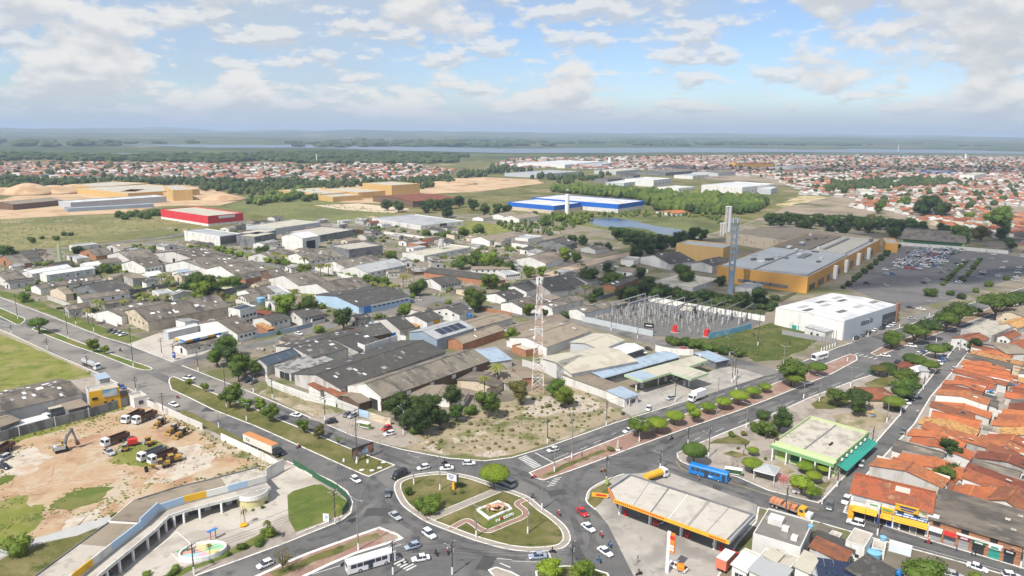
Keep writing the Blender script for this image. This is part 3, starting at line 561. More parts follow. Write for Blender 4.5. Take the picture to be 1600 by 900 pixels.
 # lettering is made while the scene is still small
TXT['atacado']=text_mesh('atacado',4.2,m_blk);TXT['TLZ']=text_mesh('TLZ',1.3,m_blk)
for ch in 'EUSOCR':TXT[ch]=text_mesh(ch,1.05,m_wpaint,.1)
# ================================================================ buildings
def frame_of(zn,A,B,C,h):
 A,B,C=GZ(zn,A,h),GZ(zn,B,h),GZ(zn,C,h)
 ab,bc=A-B,C-B
 if bc.length>=ab.length:ex=bc.normalized();ey=Vector((-ex.y,ex.x))
 else:ey=ab.normalized();ex=Vector((ey.y,-ey.x))
 if ab.dot(ey)<0:ey=-ey
 lx,ly=max(2.5,bc.dot(ex)),max(2.5,ab.dot(ey))
 return B+ex*lx/2+ey*ly/2,math.atan2(ex.y,ex.x),lx,ly
def unit_mesh():
 mb=MB();mb.box(-.5,.5,-.5,.5,-.5,.5);return mb
_cube={}
def cube(mat):
 if mat.name not in _cube:_cube[mat.name]=unit_mesh().mesh('piece',mat)
 return _cube[mat.name]
def piece(name,t,cx,cy,cz,sx,sy,sz,mat,rz=0.0,rx=0.0,ry=0.0):
 o=link(name,cube(mat),t);o.location=(cx,cy,cz);o.scale=(sx,sy,sz);o.rotation_euler=(rx,ry,rz);return o
def on_face(face,lx,ly,u,z,w,h,out=.06):
 """centre and size of something flat on a wall; u runs 0..1 along the face as seen from outside"""
 if face=='l':return(-lx/2-out/2+.02,ly/2-u*ly,z),(out+.04,w,h)
 if face=='r':return(-lx/2+u*lx,-ly/2-out/2+.02,z),(w,out+.04,h)
def slopes(lx,ly,h,rise,kind,ov,th=.14):
 X,Y=lx/2+ov,ly/2+ov;mb=MB()
 def sl(P):
  n=len(P);mb.add(P+[(p[0],p[1],p[2]-th)for p in P],[tuple(range(n)),tuple(range(2*n-1,n-1,-1))]+[(k,n+k,n+(k+1)%n,(k+1)%n)for k in range(n)])
 if kind=='gx':
  e=h+.05-rise*ov/(ly/2)
  sl([(-X,-Y,e),(X,-Y,e),(X,0,h+rise+.05),(-X,0,h+rise+.05)]);sl([(X,Y,e),(-X,Y,e),(-X,0,h+rise+.05),(X,0,h+rise+.05)])
 elif kind=='gy':
  e=h+.05-rise*ov/(lx/2)
  sl([(-X,-Y,e),(0,-Y,h+rise+.05),(0,Y,h+rise+.05),(-X,Y,e)]);sl([(0,-Y,h+rise+.05),(X,-Y,e),(X,Y,e),(0,Y,h+rise+.05)])
 elif kind=='sx':sl([(-X,-Y,h+.1),(X,-Y,h+.1),(X,Y,h+rise+.1),(-X,Y,h+rise+.1)])
 elif kind=='sy':sl([(-X,-Y,h+.1),(X,-Y,h+rise+.1),(X,Y,h+rise+.1),(-X,Y,h+.1)])
 elif kind=='h':
  k=min(lx,ly)/2;a=max(0,lx/2-k);b_=max(0,ly/2-k);z1=h+rise
  sl([(-X,-Y,h),(X,-Y,h),(a,-b_,z1),(-a,-b_,z1)])if a else sl([(-X,-Y,h),(X,-Y,h),(0,-b_,z1)])
  sl([(X,Y,h),(-X,Y,h),(-a,b_,z1),(a,b_,z1)])if a else sl([(X,Y,h),(-X,Y,h),(0,b_,z1)])
  sl([(X,-Y,h),(X,Y,h),(a,b_,z1),(a,-b_,z1)])if b_ else sl([(X,-Y,h),(X,Y,h),(a,0,z1)])
  sl([(-X,Y,h),(-X,-Y,h),(-a,-b_,z1),(-a,b_,z1)])if b_ else sl([(-X,Y,h),(-X,-Y,h),(-a,0,z1)])
 elif kind=='a':
  n=8;pr=[(Y*-math.cos(math.pi*k/n),h+.05+rise*math.sin(math.pi*k/n))for k in range(n+1)]
  for k in range(n):sl([(-X,pr[k][0],pr[k][1]),(X,pr[k][0],pr[k][1]),(X,pr[k+1][0],pr[k+1][1]),(-X,pr[k+1][0],pr[k+1][1])])
 return mb
def roof_z(lx,ly,h,rise,kind,x,y):
 if kind=='gx':return h+rise*(1-abs(y)/(ly/2))
 if kind=='gy':return h+rise*(1-abs(x)/(lx/2))
 if kind=='sx':return h+rise*(y/ly+.5)
 if kind=='sy':return h+rise*(x/lx+.5)
 return h
def walls(lx,ly,h,rise,kind,z0=-.1):
 X,Y=lx/2,ly/2;mb=MB()
 if kind in('gx','a','sx'):
  pr=[(-Y,z0),(Y,z0),(Y,h+(rise if kind=='sx'else 0)),(0,h+rise),(-Y,h)]if kind!='a'else[(-Y,z0),(Y,z0)]+[(Y*math.cos(math.pi*k/8),h+rise*math.sin(math.pi*k/8))for k in range(9)]
  if kind=='sx':pr=[(-Y,z0),(Y,z0),(Y,h+rise),(-Y,h)]
  mb.loft([[(-X,p[0],p[1])for p in pr],[(X,p[0],p[1])for p in pr]])
 elif kind in('gy','sy'):
  pr=[(-X,z0),(X,z0),(X,h),(0,h+rise),(-X,h)]if kind=='gy'else[(-X,z0),(X,z0),(X,h+rise),(-X,h)]
  mb.loft([[(p[0],Y,p[1])for p in pr],[(p[0],-Y,p[1])for p in pr]])
 else:mb.box(-X,X,-Y,Y,z0,h)
 return mb
ROOFS=dict(fib=m_fib,fibd=m_fibd,fibt=m_fibt,fibw=m_fibw,beige=m_beige,wh=m_whr,gr=m_grr,blr=m_blr,dbr=m_dbr,slab=m_slab,tile=m_tile,tiled=m_tiled,tileo=m_tileo,tiley=m_tiley)
WALLS=dict(white=m_white,dirty=m_dirty,plain=m_plain,grey=m_grey,dgrey=m_dgrey,brick=m_brick,brown=m_brown,beige=m_beigew,yellow=m_yellow,lblue=m_lblue,gblue=m_gblue,lime=m_lime,pgreen=m_pgreen,orange=m_orange,ochre=m_orangey,red=m_redw,blue=m_bluew)
FP=[]
def bld(zn,A,B,C,h,label,roof='gx',rise=None,wall='white',rf='fib',name='warehouse',cat='warehouse',ov=.4,win=(),door=(),sky=0,group=None,par=.8,base=None,fr=None):
 if zn in 'efgjkl'and h<=8:h*=.78
 c,rz,lx,ly=fr or frame_of(zn,A,B,C,h)
 FP.append((c,rz,lx,ly))
 t=thing(name,label,cat,(c.x,c.y,0.1),rz,group)
 if rise is None:rise=.13*(ly if roof in('gx','a','sx')else lx if roof in('gy','sy')else min(lx,ly))
 rise=min(rise,4.5)
 wm=WALLS[wall]
 walls(lx,ly,h if roof!='f'else h-.5,0 if roof in('f','h')else rise,roof).obj('wall',wm,parent=t)
 if base:mb=MB();mb.box(-lx/2-.05,lx/2+.05,-ly/2-.05,ly/2+.05,0,base[0]);mb.obj('plinth',WALLS[base[1]]if isinstance(base[1],str)else base[1],parent=t)
 if roof=='f':
  X,Y,w=lx/2,ly/2,.25;mb=MB();mb.box(-X+w,X-w,-Y+w,Y-w,h-.55,h-.45);ro=mb.obj('roof',ROOFS[rf],parent=t)
  mb=MB()
  for b_ in((-X,X,-Y,-Y+w),(-X,X,Y-w,Y),(-X,-X+w,-Y+w,Y-w),(X-w,X,-Y+w,Y-w)):mb.box(*b_,h-.5,h-.5+par)
  mb.obj('parapet',wm,parent=t)
 else:
  ro=slopes(lx,ly,h,rise,roof,ov).obj('roof',ROOFS[rf],parent=t)
  if roof in('gx','gy')and lx*ly>60:
   L2=(lx if roof=='gx'else ly)/2+ov;mb=MB()
   mb.box(*((-L2,L2,-.35,.35)if roof=='gx'else(-.35,.35,-L2,L2)),h+rise,h+rise+.16);mb.obj('ridge_cap',ROOFS[rf],parent=t)
 rr=random.Random(label)
 for k in range(sky):
  x,y=rr.uniform(-.44,.44)*lx,rr.uniform(-.44,.44)*ly
  z=roof_z(lx,ly,h,rise,roof,x,y)if roof not in('a','h','f')else h
  if roof in('a','h'):continue
  if roof=='f':z-=.5
  ax=math.atan2(rise,ly/2)*(1 if y<0 else-1)if roof=='gx'else 0;ay=-math.atan2(rise,lx/2)*(1 if x<0 else-1)if roof=='gy'else 0
  sw=rr.choice((.9,1.1,1.1,2.2));piece('skylight',t,x,y,z+.16,sw,rr.uniform(1.6,2.4),.06,rr.choice((m_wpaint,m_whr,m_fibw)),0,ax,ay)
 for spec,nm,mt in((win,'window',m_glass),(door,'door',m_gblue)):
  for w in spec:
   face,u0,u1,n,zc,ww,hh=w[:7];mm=w[7]if len(w)>7 else mt
   for k in range(n):
    u=u0+(u1-u0)*(k+.5)/n
    lc,sz=on_face(face,lx,ly,u,zc,ww,hh)
    o=piece(nm,t,*lc,*sz,mm)
 t['dims']=(lx,ly,h);return t
def extra(t,name,lx,ly,face,u,z,w,h,mat,out=.12):
 lc,sz=on_face(face,lx,ly,u,z,w,h,out);return piece(name,t,*lc,*sz,mat)
def letters(t,txt,face,u,z,size,mat,out=.1):
 lx,ly,_=t['dims'];lc,sz=on_face(face,lx,ly,u,z,1,1,out);o=link('lettering',TXT.get(txt)or text_mesh(txt,size,mat),t)
 o.location=(lc[0]-(.06+out/2 if face=='l'else 0),lc[1]-(.06+out/2 if face=='r'else 0),z);o.rotation_euler=(math.pi/2,0,0 if face=='r'else-math.pi/2);return o
def wallrun(name,zn,L_,h,mat,label,w=.25,cat='wall',post=None,z=0.1,coping=None):
 P=[GZ(zn,p)for p in L_];t=thing(name,label,cat,(P[0].x,P[0].y,z))
 Q=[p-P[0]for p in P];ribbon(Q,w,0,False,h).obj('wall_panel',mat,parent=t)
 if coping:ribbon(Q,w+.12,h,False,.1).obj('coping',coping,parent=t)
 if post:
  for a,b in zip(Q,Q[1:]):
   n=max(1,int((b-a).length/post[0]))
   for k in range(n):
    p=a.lerp(b,k/n);piece('post',t,p.x,p.y,h/2+.1,post[1],post[1],h+.3,post[2])
 return t
W5=lambda*a:[a]
# --- central block
bld('f',(500,552),(735,610),(1365,388),6.5,'long grey gabled warehouse with white gable beside the dark green trees',rf='fib',wall='brown',rise=3.2,win=[('r',.12,.95,4,3.5,2.2,1.6,m_wpaint)],door=[('l',.75,.9,1,2,4,4,m_dark)])
wg=FP[-1]
gt=thing('gable_wall','white gable front of the long warehouse','wall',(wg[0].x,wg[0].y,.1),wg[1])
mb=MB();X_,Y_=wg[2]/2,wg[3]/2;mb.loft([[(-X_-.35,y,z)for y,z in((-Y_,0),(Y_,0),(Y_,5.2),(0,8.5),(-Y_,5.2))],[(-X_-.02,y,z)for y,z in((-Y_,0),(Y_,0),(Y_,5.2),(0,8.5),(-Y_,5.2))]]);mb.obj('wall_panel',m_white,parent=gt)
piece('door',gt,-X_-.4,-Y_+4,2.0,.12,4.5,4.0,m_dark)
bld('f',(215,468),(495,552),(1110,335),6.3,'very large dark grey shed roof left of the white gabled warehouse',rf='fibd',wall='dirty',rise=2.6,sky=14)
bld('f',(618,382),(650,396),(935,297),8,'narrow pale concrete ridge strip on the large dark shed',roof='f',rf='slab',wall='dirty',par=.5)
bld('f',(85,440),(205,463),(452,386),4.6,'low shed with whitewashed grey roof behind the perimeter wall',roof='sx',rise=1,rf='fibw',wall='dirty',door=[('l',.3,.9,2,1.6,3,3,m_dark)])
bld('f',(-10,392),(62,415),(252,352),6,'shed with ribbed dark blue steel roof',rf='dbr',wall='dirty',rise=2)
bld('f',(115,300),(335,372),(590,330),6,'dark roofed shed with white patches left of the big shed',rf='fibd',wall='dirty',sky=12,rise=2.2)
bld('f',(320,250),(600,332),(768,288),6.2,'dark roofed shed with a small white tower behind the big shed',rf='fibd',wall='plain',sky=5,rise=2.2)
bld('f',(522,200),(640,254),(770,216),6,'dark hipped shed between the two streets',rf='fibd',wall='brown',roof='gx',sky=3)
bld('f',(690,150),(842,206),(912,182),5,'dark roofed house with rusty lean-to',rf='fibd',wall='dirty',sky=2)
bld('f',(850,200),(868,216),(962,184),3.4,'rusty orange lean-to roof beside the blue fence',roof='sx',rise=.6,rf='tiley',wall='plain',name='lean_to',cat='shed')
s10=bld('f',(893,222),(1060,262),(1278,196),8,'grey blue steel warehouse with solar panels on its pale roof',rf='gr',wall='gblue',rise=2.2,door=[('l',.05,.95,4,3.0,3.8,5.6,m_gblue)])
lx,ly,hh=s10['dims']
for k in range(4):
 for j in range(3):
  y0=-ly*.36+j*ly*.1;piece('solar_panel',s10,lx*(-.22+.17*k),y0,hh+2.2*(1-abs(y0)/(ly/2))+.3,lx*.15,ly*.09,.06,m_pv,0,math.atan2(2.2,ly/2))
bld('f',(1108,272),(1212,288),(1452,207),5.5,'brick warehouse with brown roof beside the solar roofed warehouse',rf='fibt',wall='brick',rise=1.8,sky=3)
bld('f',(1200,162),(1290,196),(1505,136),5,'long low brown roofed shed behind the brick warehouse',rf='fibt',wall='dirty',rise=1.2)
s=bld('f',(858,132),(1002,162),(1086,131),5,'white house with dark roof and a yellow front panel',rf='fibd',wall='white',name='house',cat='house',sky=2)
extra(s,'sign',s['dims'][0],s['dims'][1],'r',.6,2.4,5,2.6,m_yellow)
s=bld('f',(1040,90),(1192,118),(1272,90),6,'white workshop with dark roof and blue water tanks',rf='fibd',wall='white',name='workshop',cat='workshop',win=[('l',.1,.9,3,3.6,1.4,1)],sky=2)
bld('f',(155,102),(270,140),(412,120),6,'white two-part house with dark roof left of the round street tree',rf='fibd',wall='white',name='house',cat='house',win=[('r',.1,.9,4,3.6,1.2,1.1),('l',.2,.8,2,3.6,1.2,1.1)],sky=2)
bld('f',(-20,142),(90,166),(206,138),6,'white house with dark roof next to the grey fence',rf='fibd',wall='white',name='house',cat='house',win=[('r',.1,.9,3,3.4,1.2,1.1)])
bld('f',(0,185),(70,208),(96,196),4,'orange brick lean-to below the white house',roof='sx',rise=.8,rf='tiley',wall='brick',name='lean_to',cat='shed')
s=bld('k',(372,642),(642,716),(982,654),6.5,'long pale blue factory with dark roof and a row of small windows',rf='fibd',wall='lblue',rise=2.6,sky=4,win=[('r',.25,.97,8,3.0,2.2,.8)],door=[('r',.12,.2,1,2.2,5,4.0,m_blue)])
extra(s,'band',s['dims'][0],s['dims'][1],'r',.6,4.2,s['dims'][0]*.76,1.3,m_wpaint,.08)
# small tiled sheds on the perimeter wall, and that wall
bld('f',(308,538),(376,566),(430,546),4,'small red tiled annex behind the white perimeter wall, left one',roof='sx',rise=.8,rf='tiled',wall='white',name='annex',cat='annex')
bld('f',(400,572),(478,602),(532,578),4,'small red tiled annex behind the white perimeter wall, right one',roof='sx',rise=.8,rf='tiled',wall='white',name='annex',cat='annex')
bld('f',(498,592),(604,640),(676,622),4.2,'brown roofed annex at the foot of the white gable',roof='gx',rise=1,rf='fibt',wall='brown',name='annex',cat='annex')
wallrun('perimeter_wall','f',[(60,510),(72,535),(130,560),(300,622),(470,662)],2.8,m_white,'white perimeter wall along the scruffy verge',post=(4,.35,m_white))
wallrun('perimeter_wall','f',[(480,664),(520,680),(600,712)],3.2,m_dirty,'grey gate wall before the brown annex')
wallrun('perimeter_wall','f',[(605,713),(662,730)],2.6,m_lblue,'pale blue gate beside the white gable')
wallrun('perimeter_wall','f',[(664,731),(740,758),(790,768)],2.6,m_beigew,'beige wall beneath the dark trees')
wallrun('sheet_fence','f',[(600,372),(640,388),(830,322),(880,330)],7,m_white,'tall white sheet fence behind the big shed',post=(3,.2,m_wpaint))
bld('f',(900,600),(1212,620),(1362,565),4.2,'low grey roofed house beside the dark trees',rf='fibt',wall='white',roof='gx',rise=1.2,name='house',cat='house',win=[('r',.2,.9,3,2.2,1.2,1)])
bld('f',(1180,500),(1400,545),(1500,500),4,'brown roofed low house behind the coconut palms',rf='fib',wall='beige',roof='gx',rise=1.2,name='house',cat='house')
bld('f',(1280,338),(1372,400),(1490,376),4.5,'pale blue flat shed roof right of the long warehouse',roof='sx',rise=.8,rf='blr',wall='dirty')
# --- green station complex
c21=bld('g',(58,388),(350,462),(728,390),7.5,'large beige metal roof of the depot beside the lattice tower',roof='gx',rise=1.4,rf='beige',wall='white',ov=.6)
bld('g',(300,296),(520,322),(655,268),7.5,'beige roofed rear wing of the depot',roof='gx',rise=1.2,rf='beige',wall='grey',ov=.5)
bld('g',(530,326),(655,353),(772,316),5.5,'bright white roofed shed inside the depot yard',roof='gx',rise=1,rf='wh',wall='dgrey')
bld('g',(58,222),(204,308),(462,214),6,'pair of brown gabled sheds behind the depot',roof='gx',rise=2.2,rf='fibt',wall='white',sky=4)
bld('g',(-20,190),(60,228),(330,150),5.5,'brown shed with white gable behind the round street tree',roof='gx',rise=2,rf='fibt',wall='white',sky=3)
bld('g',(0,302),(82,332),(126,300),4,'small orange brick building left of the lattice tower',roof='f',rf='slab',wall='brick',name='brick_building',cat='building')
bld('g',(420,462),(528,494),(978,368),4.6,'long pale blue canopy along the depot yard',roof='a',rise=.9,rf='blr',wall='dgrey',name='canopy_shed',cat='shed')
bld('g',(295,478),(600,580),(690,552),4.4,'tan roofed low store building at the waste ground',roof='sx',rise=.6,rf='fibt',wall='white',name='store',cat='building')
bld('g',(560,572),(660,612),(720,580),4.6,'blue grey roofed shop at the green station sign',roof='sx',rise=.4,rf='blr',wall='white',name='shop',cat='shop',win=[('r',.2,.8,2,1.6,2,1.6)])
bld('g',(0,432),(42,492),(110,462),4,'brown roofed house at the foot of the lattice tower',roof='gx',rise=1.2,rf='fibt',wall='brick',name='house',cat='house')
bld('g',(-160,450),(-40,520),(20,480),4.2,'low brown roofed house left of the lattice tower',roof='gx',rise=1.2,rf='fibt',wall='dirty',name='house',cat='house')
bld('g',(1070,352),(1192,398),(1242,372),4.4,'blue roofed station shop near the red car',roof='sx',rise=.4,rf='blr',wall='dgrey',name='shop',cat='shop',win=[('r',.1,.9,3,1.8,2,2)])
wallrun('perimeter_wall','g',[(60,420),(160,450),(350,510),(440,545),(690,660)],3,m_dirty,'stained white wall between depot and waste ground')
wallrun('perimeter_wall','g',[(840,335),(930,355),(1060,360)],3,m_white,'white and green yard wall of the depot',post=(6,.4,m_white))
# green station canopy
cp=[(660,472),(762,508),(932,456),(1048,496),(1150,462),(1030,426),(1146,386),(1070,362)]
CP=[GZ('g',p,6)for p in cp];cc=sum(CP,Vector((0,0)))/len(CP)
t=thing('station_canopy','T shaped tan filling station canopy with green edge','canopy',(cc.x,cc.y,.1))
mb=MB();mb.prism([tuple(p-cc)for p in CP],5.9,6.02);mb.obj('roof',m_beige,parent=t)
ribbon([p-cc for p in CP],.25,5.2,True,.9).obj('fascia',M('pale_green_fascia',(.40,.52,.33),(.44,.56,.37),sc=.4,rough=.6),parent=t)
pb=[GZ('g',p,6)for p in((662,472),(762,507),(850,481),(752,447))]
mb=MB();mb.prism([tuple(p-cc)for p in pb],6.03,6.07);mb.obj('roof_panel',m_blr,parent=t)
for p in((720,545),(850,510),(940,480),(1030,520),(1000,440),(1090,410)):
 q_=GZ('g',(p[0]+8,p[1]-20),3)-cc;piece('column',t,q_.x,q_.y,2.9,.5,.5,5.8,m_wpaint)
for p in((760,540),(900,500),(1010,525)):
 q_=GZ('g',p,.8);u=thing('fuel_pump',{760:'fuel pump under the front end of the tan canopy',900:'fuel pump in the middle of the tan canopy',1010:'fuel pump under the side arm of the tan canopy'}[p[0]],'fuel pump',(q_.x,q_.y,.17),.6,'fuel pumps of the green station')
 piece('body',u,0,0,.9,.6,1,1.8,m_wpaint);piece('screen',u,-.31,0,1.3,.04,.6,.4,m_blk)
 # --- sheds by the substation and the tower
for a in(('g',(160,62),(236,80),(422,27),6,'white gabled warehouse left of the substation, far one','white','fib'),('g',(328,90),(426,110),(612,62),6,'white gabled warehouse against the substation fence','white','fib'),('g',(-70,52),(60,78),(205,40),5.5,'brown roofed shed with white wall left of the paired warehouses','white','fib'),('l',(-40,590),(92,622),(232,575),5.5,'dark roofed shed with white gable beside the lattice tower top','white','fibd'),('l',(40,555),(240,622),(360,590),5.5,'very dark shed behind the white warehouses','dirty','fibd'),('l',(165,548),(330,592),(445,570),5.5,'dark grey shed with slipped sheets right of the lattice tower top','dirty','fibd'),('l',(272,525),(470,562),(548,542),5.5,'dark hall with white gable and small white tower','white','fibd'),('l',(575,575),(650,592),(790,540),5,'brick gabled shed beside the dark trees','brick','fibd'),('l',(790,408),(985,450),(1120,425),6,'white gabled workshop with blue door behind the dirt road','white','fibd'),('l',(706,412),(760,432),(800,410),6,'small white block joined to the gabled workshop','white','slab'),('l',(1140,440),(1252,462),(1362,430),7,'dark roofed hall with pale end wall beside the mall','white','fibd'),('l',(20,420),(210,445),(305,415),6,'long white shed with tan roof near the dirt road','white','fibt'),('l',(150,318),(345,335),(470,320),6,'long dark open shed behind the dirt track','dgrey','fibd'),('l',(0,150),(45,168),(175,150),6,'white gabled shed left of the marsh','white','fibt'),('l',(10,280),(100,296),(190,278),5,'white flat shed near the open dark shed','white','gr'),('l',(450,345),(520,362),(620,345),4.5,'white roofed small house in the dark trees','white','fib'),('l',(870,560),(1130,600),(1290,545),4,'roofless ruin with white floor slabs','dirty','slab'),('l',(1390,600),(1510,612),(1570,580),5,'white low building at the foot of the steel mast','white','gr')):
 bld(a[0],a[1],a[2],a[3],a[4],a[5],wall=a[6],rf=a[7],roof='f'if a[7]in('slab','gr')else 'gx',sky=3 if a[7]in('fib','fibd')else 0)
 # --- left part of the quarter
for a in(('e',(600,95),(712,128),(1025,45),6,'shed with white gable and brown roof behind the white gate wall','white','fib',8),('e',(740,95),(866,160),(1352,70),7,'long cream factory with brown roof and front windows','beige','fib',26),('j',(450,655),(512,672),(812,632),5.5,'white shed behind the two coconut palms','white','fib',3),('j',(312,610),(410,640),(455,632),5.5,'beige roofless hall with an open side beside the lawn verge','beige','fibt',0),('j',(455,600),(640,640),(812,600),5,'half collapsed shed with bare rafters','dgrey','fibd',0),('j',(202,588),(252,606),(640,545),5,'white gabled shed with grey skylit roof at the left avenue','white','fib',14),('j',(232,510),(290,520),(592,478),6.5,'white metal hall with tall white doors','white','wh',0),('j',(140,500),(200,512),(450,472),6,'white roofed hall beside the white metal hall','white','wh',0),('j',(-60,530),(40,555),(140,530),5,'white house row end at the left edge','white','fib',3),('j',(0,505),(50,520),(240,495),5,'grey roofed shed above the white house row','dirty','fib',3),('j',(500,455),(545,470),(608,455),6,'small white vaulted shed by the lawn','white','wh',0),('j',(760,445),(905,470),(1008,450),7,'brown roofed white hall with a curved end wall','white','fib',2),('j',(670,392),(820,430),(990,408),6,'brown roofed hall with open concrete frame','dirty','fib',2),('j',(930,385),(1250,432),(1490,405),6,'wide low factory roof with many skylights, rear part','dirty','fib',34),('j',(1010,455),(1290,480),(1500,432),6,'wide low factory roof with many skylights, front part','white','fib',26),('j',(1290,480),(1470,520),(1640,480),6,'brown roofed white factory beside the big round trees','white','fib',10),('j',(500,375),(600,402),(680,380),5,'brown roofed shed near the meadow lane','brick','fib',0),('j',(60,392),(160,420),(240,405),4,'grey roofed shack left of the thin mast','dirty','fibd',0),('j',(-30,420),(90,455),(170,435),4,'low shack with rusty roof at the left edge','brick','fib',0),('j',(415,400),(480,420),(540,405),4,'pale roofed shack behind the thin mast','dirty','gr',0),('j',(290,455),(350,470),(440,452),4,'brown shack above the white metal hall','brown','fibd',0),('j',(770,355),(900,380),(940,365),5,'low grey flat workshop near the meadow','dgrey','gr',0),('j',(640,345),(760,365),(800,350),4,'tan roofed shed beside the meadow lane','dirty','fibt',2),('j',(880,510),(930,528),(1005,512),4,'white flat house with pale blue lean-to','white','wh',0),('j',(1075,500),(1130,515),(1185,500),3.5,'pale blue roofed shelter near the palms','white','blr',0),('j',(1350,595),(1405,612),(1555,578),4.5,'tan flat open shelter below the big round trees','dgrey','beige',0),('j',(1470,655),(1560,690),(1640,670),4.5,'brown roofed house right of the long cream factory','white','fib',2),('j',(1440,725),(1500,742),(1605,715),8.6,'white two storey house with solar panels on the roof','white','slab',0),('e',(1165,170),(1390,230),(1500,200),6,'brown roofed workshop behind the blue roofed station','white','fib',3),('e',(945,215),(985,222),(1160,182),5,'grey station shop with dark sign band','grey','wh',0)):
 s=bld(a[0],a[1],a[2],a[3],a[4],a[5],wall=a[6],rf=a[7],roof='f'if a[7]in('slab','gr','beige')else('a'if 'vaulted'in a[5]else 'gx'),sky=a[8],win=[('l',.1,.9,5,3.4,1.3,1.1)]if 'cream'in a[5]else([('r',.08,.95,4,5,1.4,1.2),('r',.08,.95,4,2,1.4,1.2),('l',.1,.9,3,5,1.2,1.1)]if 'solar'in a[5]else([('r',.1,.95,4,2.6,1.3,1.1)]if a[6]=='white'else[])),door=[('r',.05,.95,5,2.5,4.5,4.4,m_grey)]if 'tall white doors'in a[5]else([('l',.3,.7,1,1.9,3,3.6,m_dark)]if a[6]in('dirty','dgrey','brick')else[]))
 if 'solar'in a[5]:
  lx,ly,hh=s['dims']
  for k in range(4):piece('solar_panel',s,lx*(-.3+.2*k),0,hh,lx*.18,ly*.5,.08,m_pv,0,R(8))
for a in(('k',(-10,390),(100,410),(230,375),5,'brown roofed shed above the hedge street','dirty','fib',4),('k',(180,400),(330,432),(550,402),5,'tan roofed shed with white front by the hedge street','white','fib',4),('k',(260,375),(340,392),(470,380),5,'white edged shed behind the tan roofed shed','white','fib',3),('k',(462,440),(560,472),(790,430),5.5,'white shed with skylit brown roof right of the hedge','white','fib',8),('k',(535,480),(700,505),(940,455),5.5,'white shed with ribbed grey roof and small windows','white','gr',0),('k',(940,455),(1050,500),(1410,545),5,'long orange brick wall shed with dark roof','brick','fibd',0),('k',(950,480),(985,500),(1070,495),3.5,'open red roofed shelter before the brick shed','brown','fibw',0),('k',(1040,550),(1155,582),(1265,556),5,'dark roofed white block beside the white rubble','white','fibd',0),('k',(1300,470),(1350,485),(1590,482),5,'white shed with tan roof behind the brick shed','white','fibt',0),('k',(1500,500),(1560,520),(1640,505),4.5,'white shed with grey roof right of the round tree','white','gr',0),('k',(900,385),(1050,402),(1345,345),5.5,'long white shed with pale roof and a water tower','white','beige',0),('k',(1355,288),(1460,305),(1640,275),6.5,'two storey white block with tan roof and a row of windows','white','fibt',0),('k',(160,275),(290,290),(398,275),11,'tall white steel hall with an open dark end','white','wh',0),('k',(420,340),(580,362),(792,335),8.5,'grey concrete hall with a pale flat roof','dgrey','slab',0),('k',(-120,272),(-10,282),(125,258),9,'beige flat roofed hall with a dark gateway','dgrey','beige',0),('k',(130,258),(400,272),(622,235),8,'long grey hall with pale orange stained roof','dgrey','slab',0),('k',(-90,215),(120,230),(400,190),8,'long low pale hall behind the tall white hall','grey','beige',0),('k',(725,165),(1030,212),(1250,175),6,'wide pale grey depot with open black sides','white','gr',0),('k',(1380,155),(1420,165),(1480,152),4,'small white house among trees near the blue warehouse','white','fibt',0),('k',(1490,142),(1560,155),(1640,140),5,'white house with tan roof near the blue warehouse','white','fibt',0),('k',(0,600),(85,650),(215,628),5.5,'white walled house with pale roof above the bushy trees','white','gr',0),('k',(20,500),(110,530),(185,505),4.5,'brown open shed with yellow machines','brown','fib',2),('k',(80,540),(270,585),(400,545),5.5,'brown roofed factory wing left of the long blue factory','white','fib',3),('k',(270,585),(500,650),(740,600),5.8,'brown roofed factory wing with pale skylights','white','fib',8),('k',(165,745),(350,790),(430,770),5,'low dark roofed house below the bushy trees','white','fibd',0),('k',(-120,620),(-10,652),(80,620),6,'white walled workshop with blue tank on top','white','fib',0),('k',(1440,640),(1560,668),(1660,640),5,'dark roofed white house at the street bend','white','fibd',2)):
 bld(a[0],a[1],a[2],a[3],a[4],a[5],wall=a[6],rf=a[7],roof='f'if a[7]in('slab','gr','beige','wh')and 'ribbed'not in a[5]and 'steel hall'not in a[5]else 'gx',sky=a[8],win=[('r',.05,.95,6,2.6,1.3,1.1)]if a[6]=='white'and 'steel'not in a[5]else(),door=[('r',.1,.9,1,4,10,8,m_dark)]if 'open dark end'in a[5]else([('r',.3,.7,1,2.4,9,4.6,m_dark)]if 'dark gateway'in a[5]or 'black sides'in a[5]else()))
 # --- landmark boxes
s=bld('j',(1003,110),(1298,153),(1512,132),10.5,'big red warehouse with white base in the meadow',roof='f',rf='beige',wall='red',base=(2.4,'white'),par=.9)
lx,ly,hh=s['dims']
for k in range(5):extra(s,'sign_letter',lx,ly,'r',.36+.085*k,8.6,4.6,2.6,m_wpaint,.3)
s=bld('j',(1150,243),(1373,277),(1526,263),9,'pale grey box warehouse before the red warehouse',roof='f',rf='gr',wall='white',par=.5)
extra(s,'dark_front',s['dims'][0],s['dims'][1],'r',.5,5,s['dims'][0]-.4,7,m_dgrey)
bld('k',(-70,245),(-4,262),(125,240),9,'low hall joined to the pale grey box',roof='f',rf='beige',wall='dgrey',par=.4)
s=bld('l',(128,36),(664,78),(818,54),11,'long blue topped warehouse with white roof behind the pond',roof='f',rf='wh',wall='blue',base=(5,'white'),par=.6)
s=bld('l',(-25,63),(262,88),(422,66),10,'front blue topped warehouse with white roof',roof='f',rf='wh',wall='blue',base=(4.4,'beige'),par=.6)
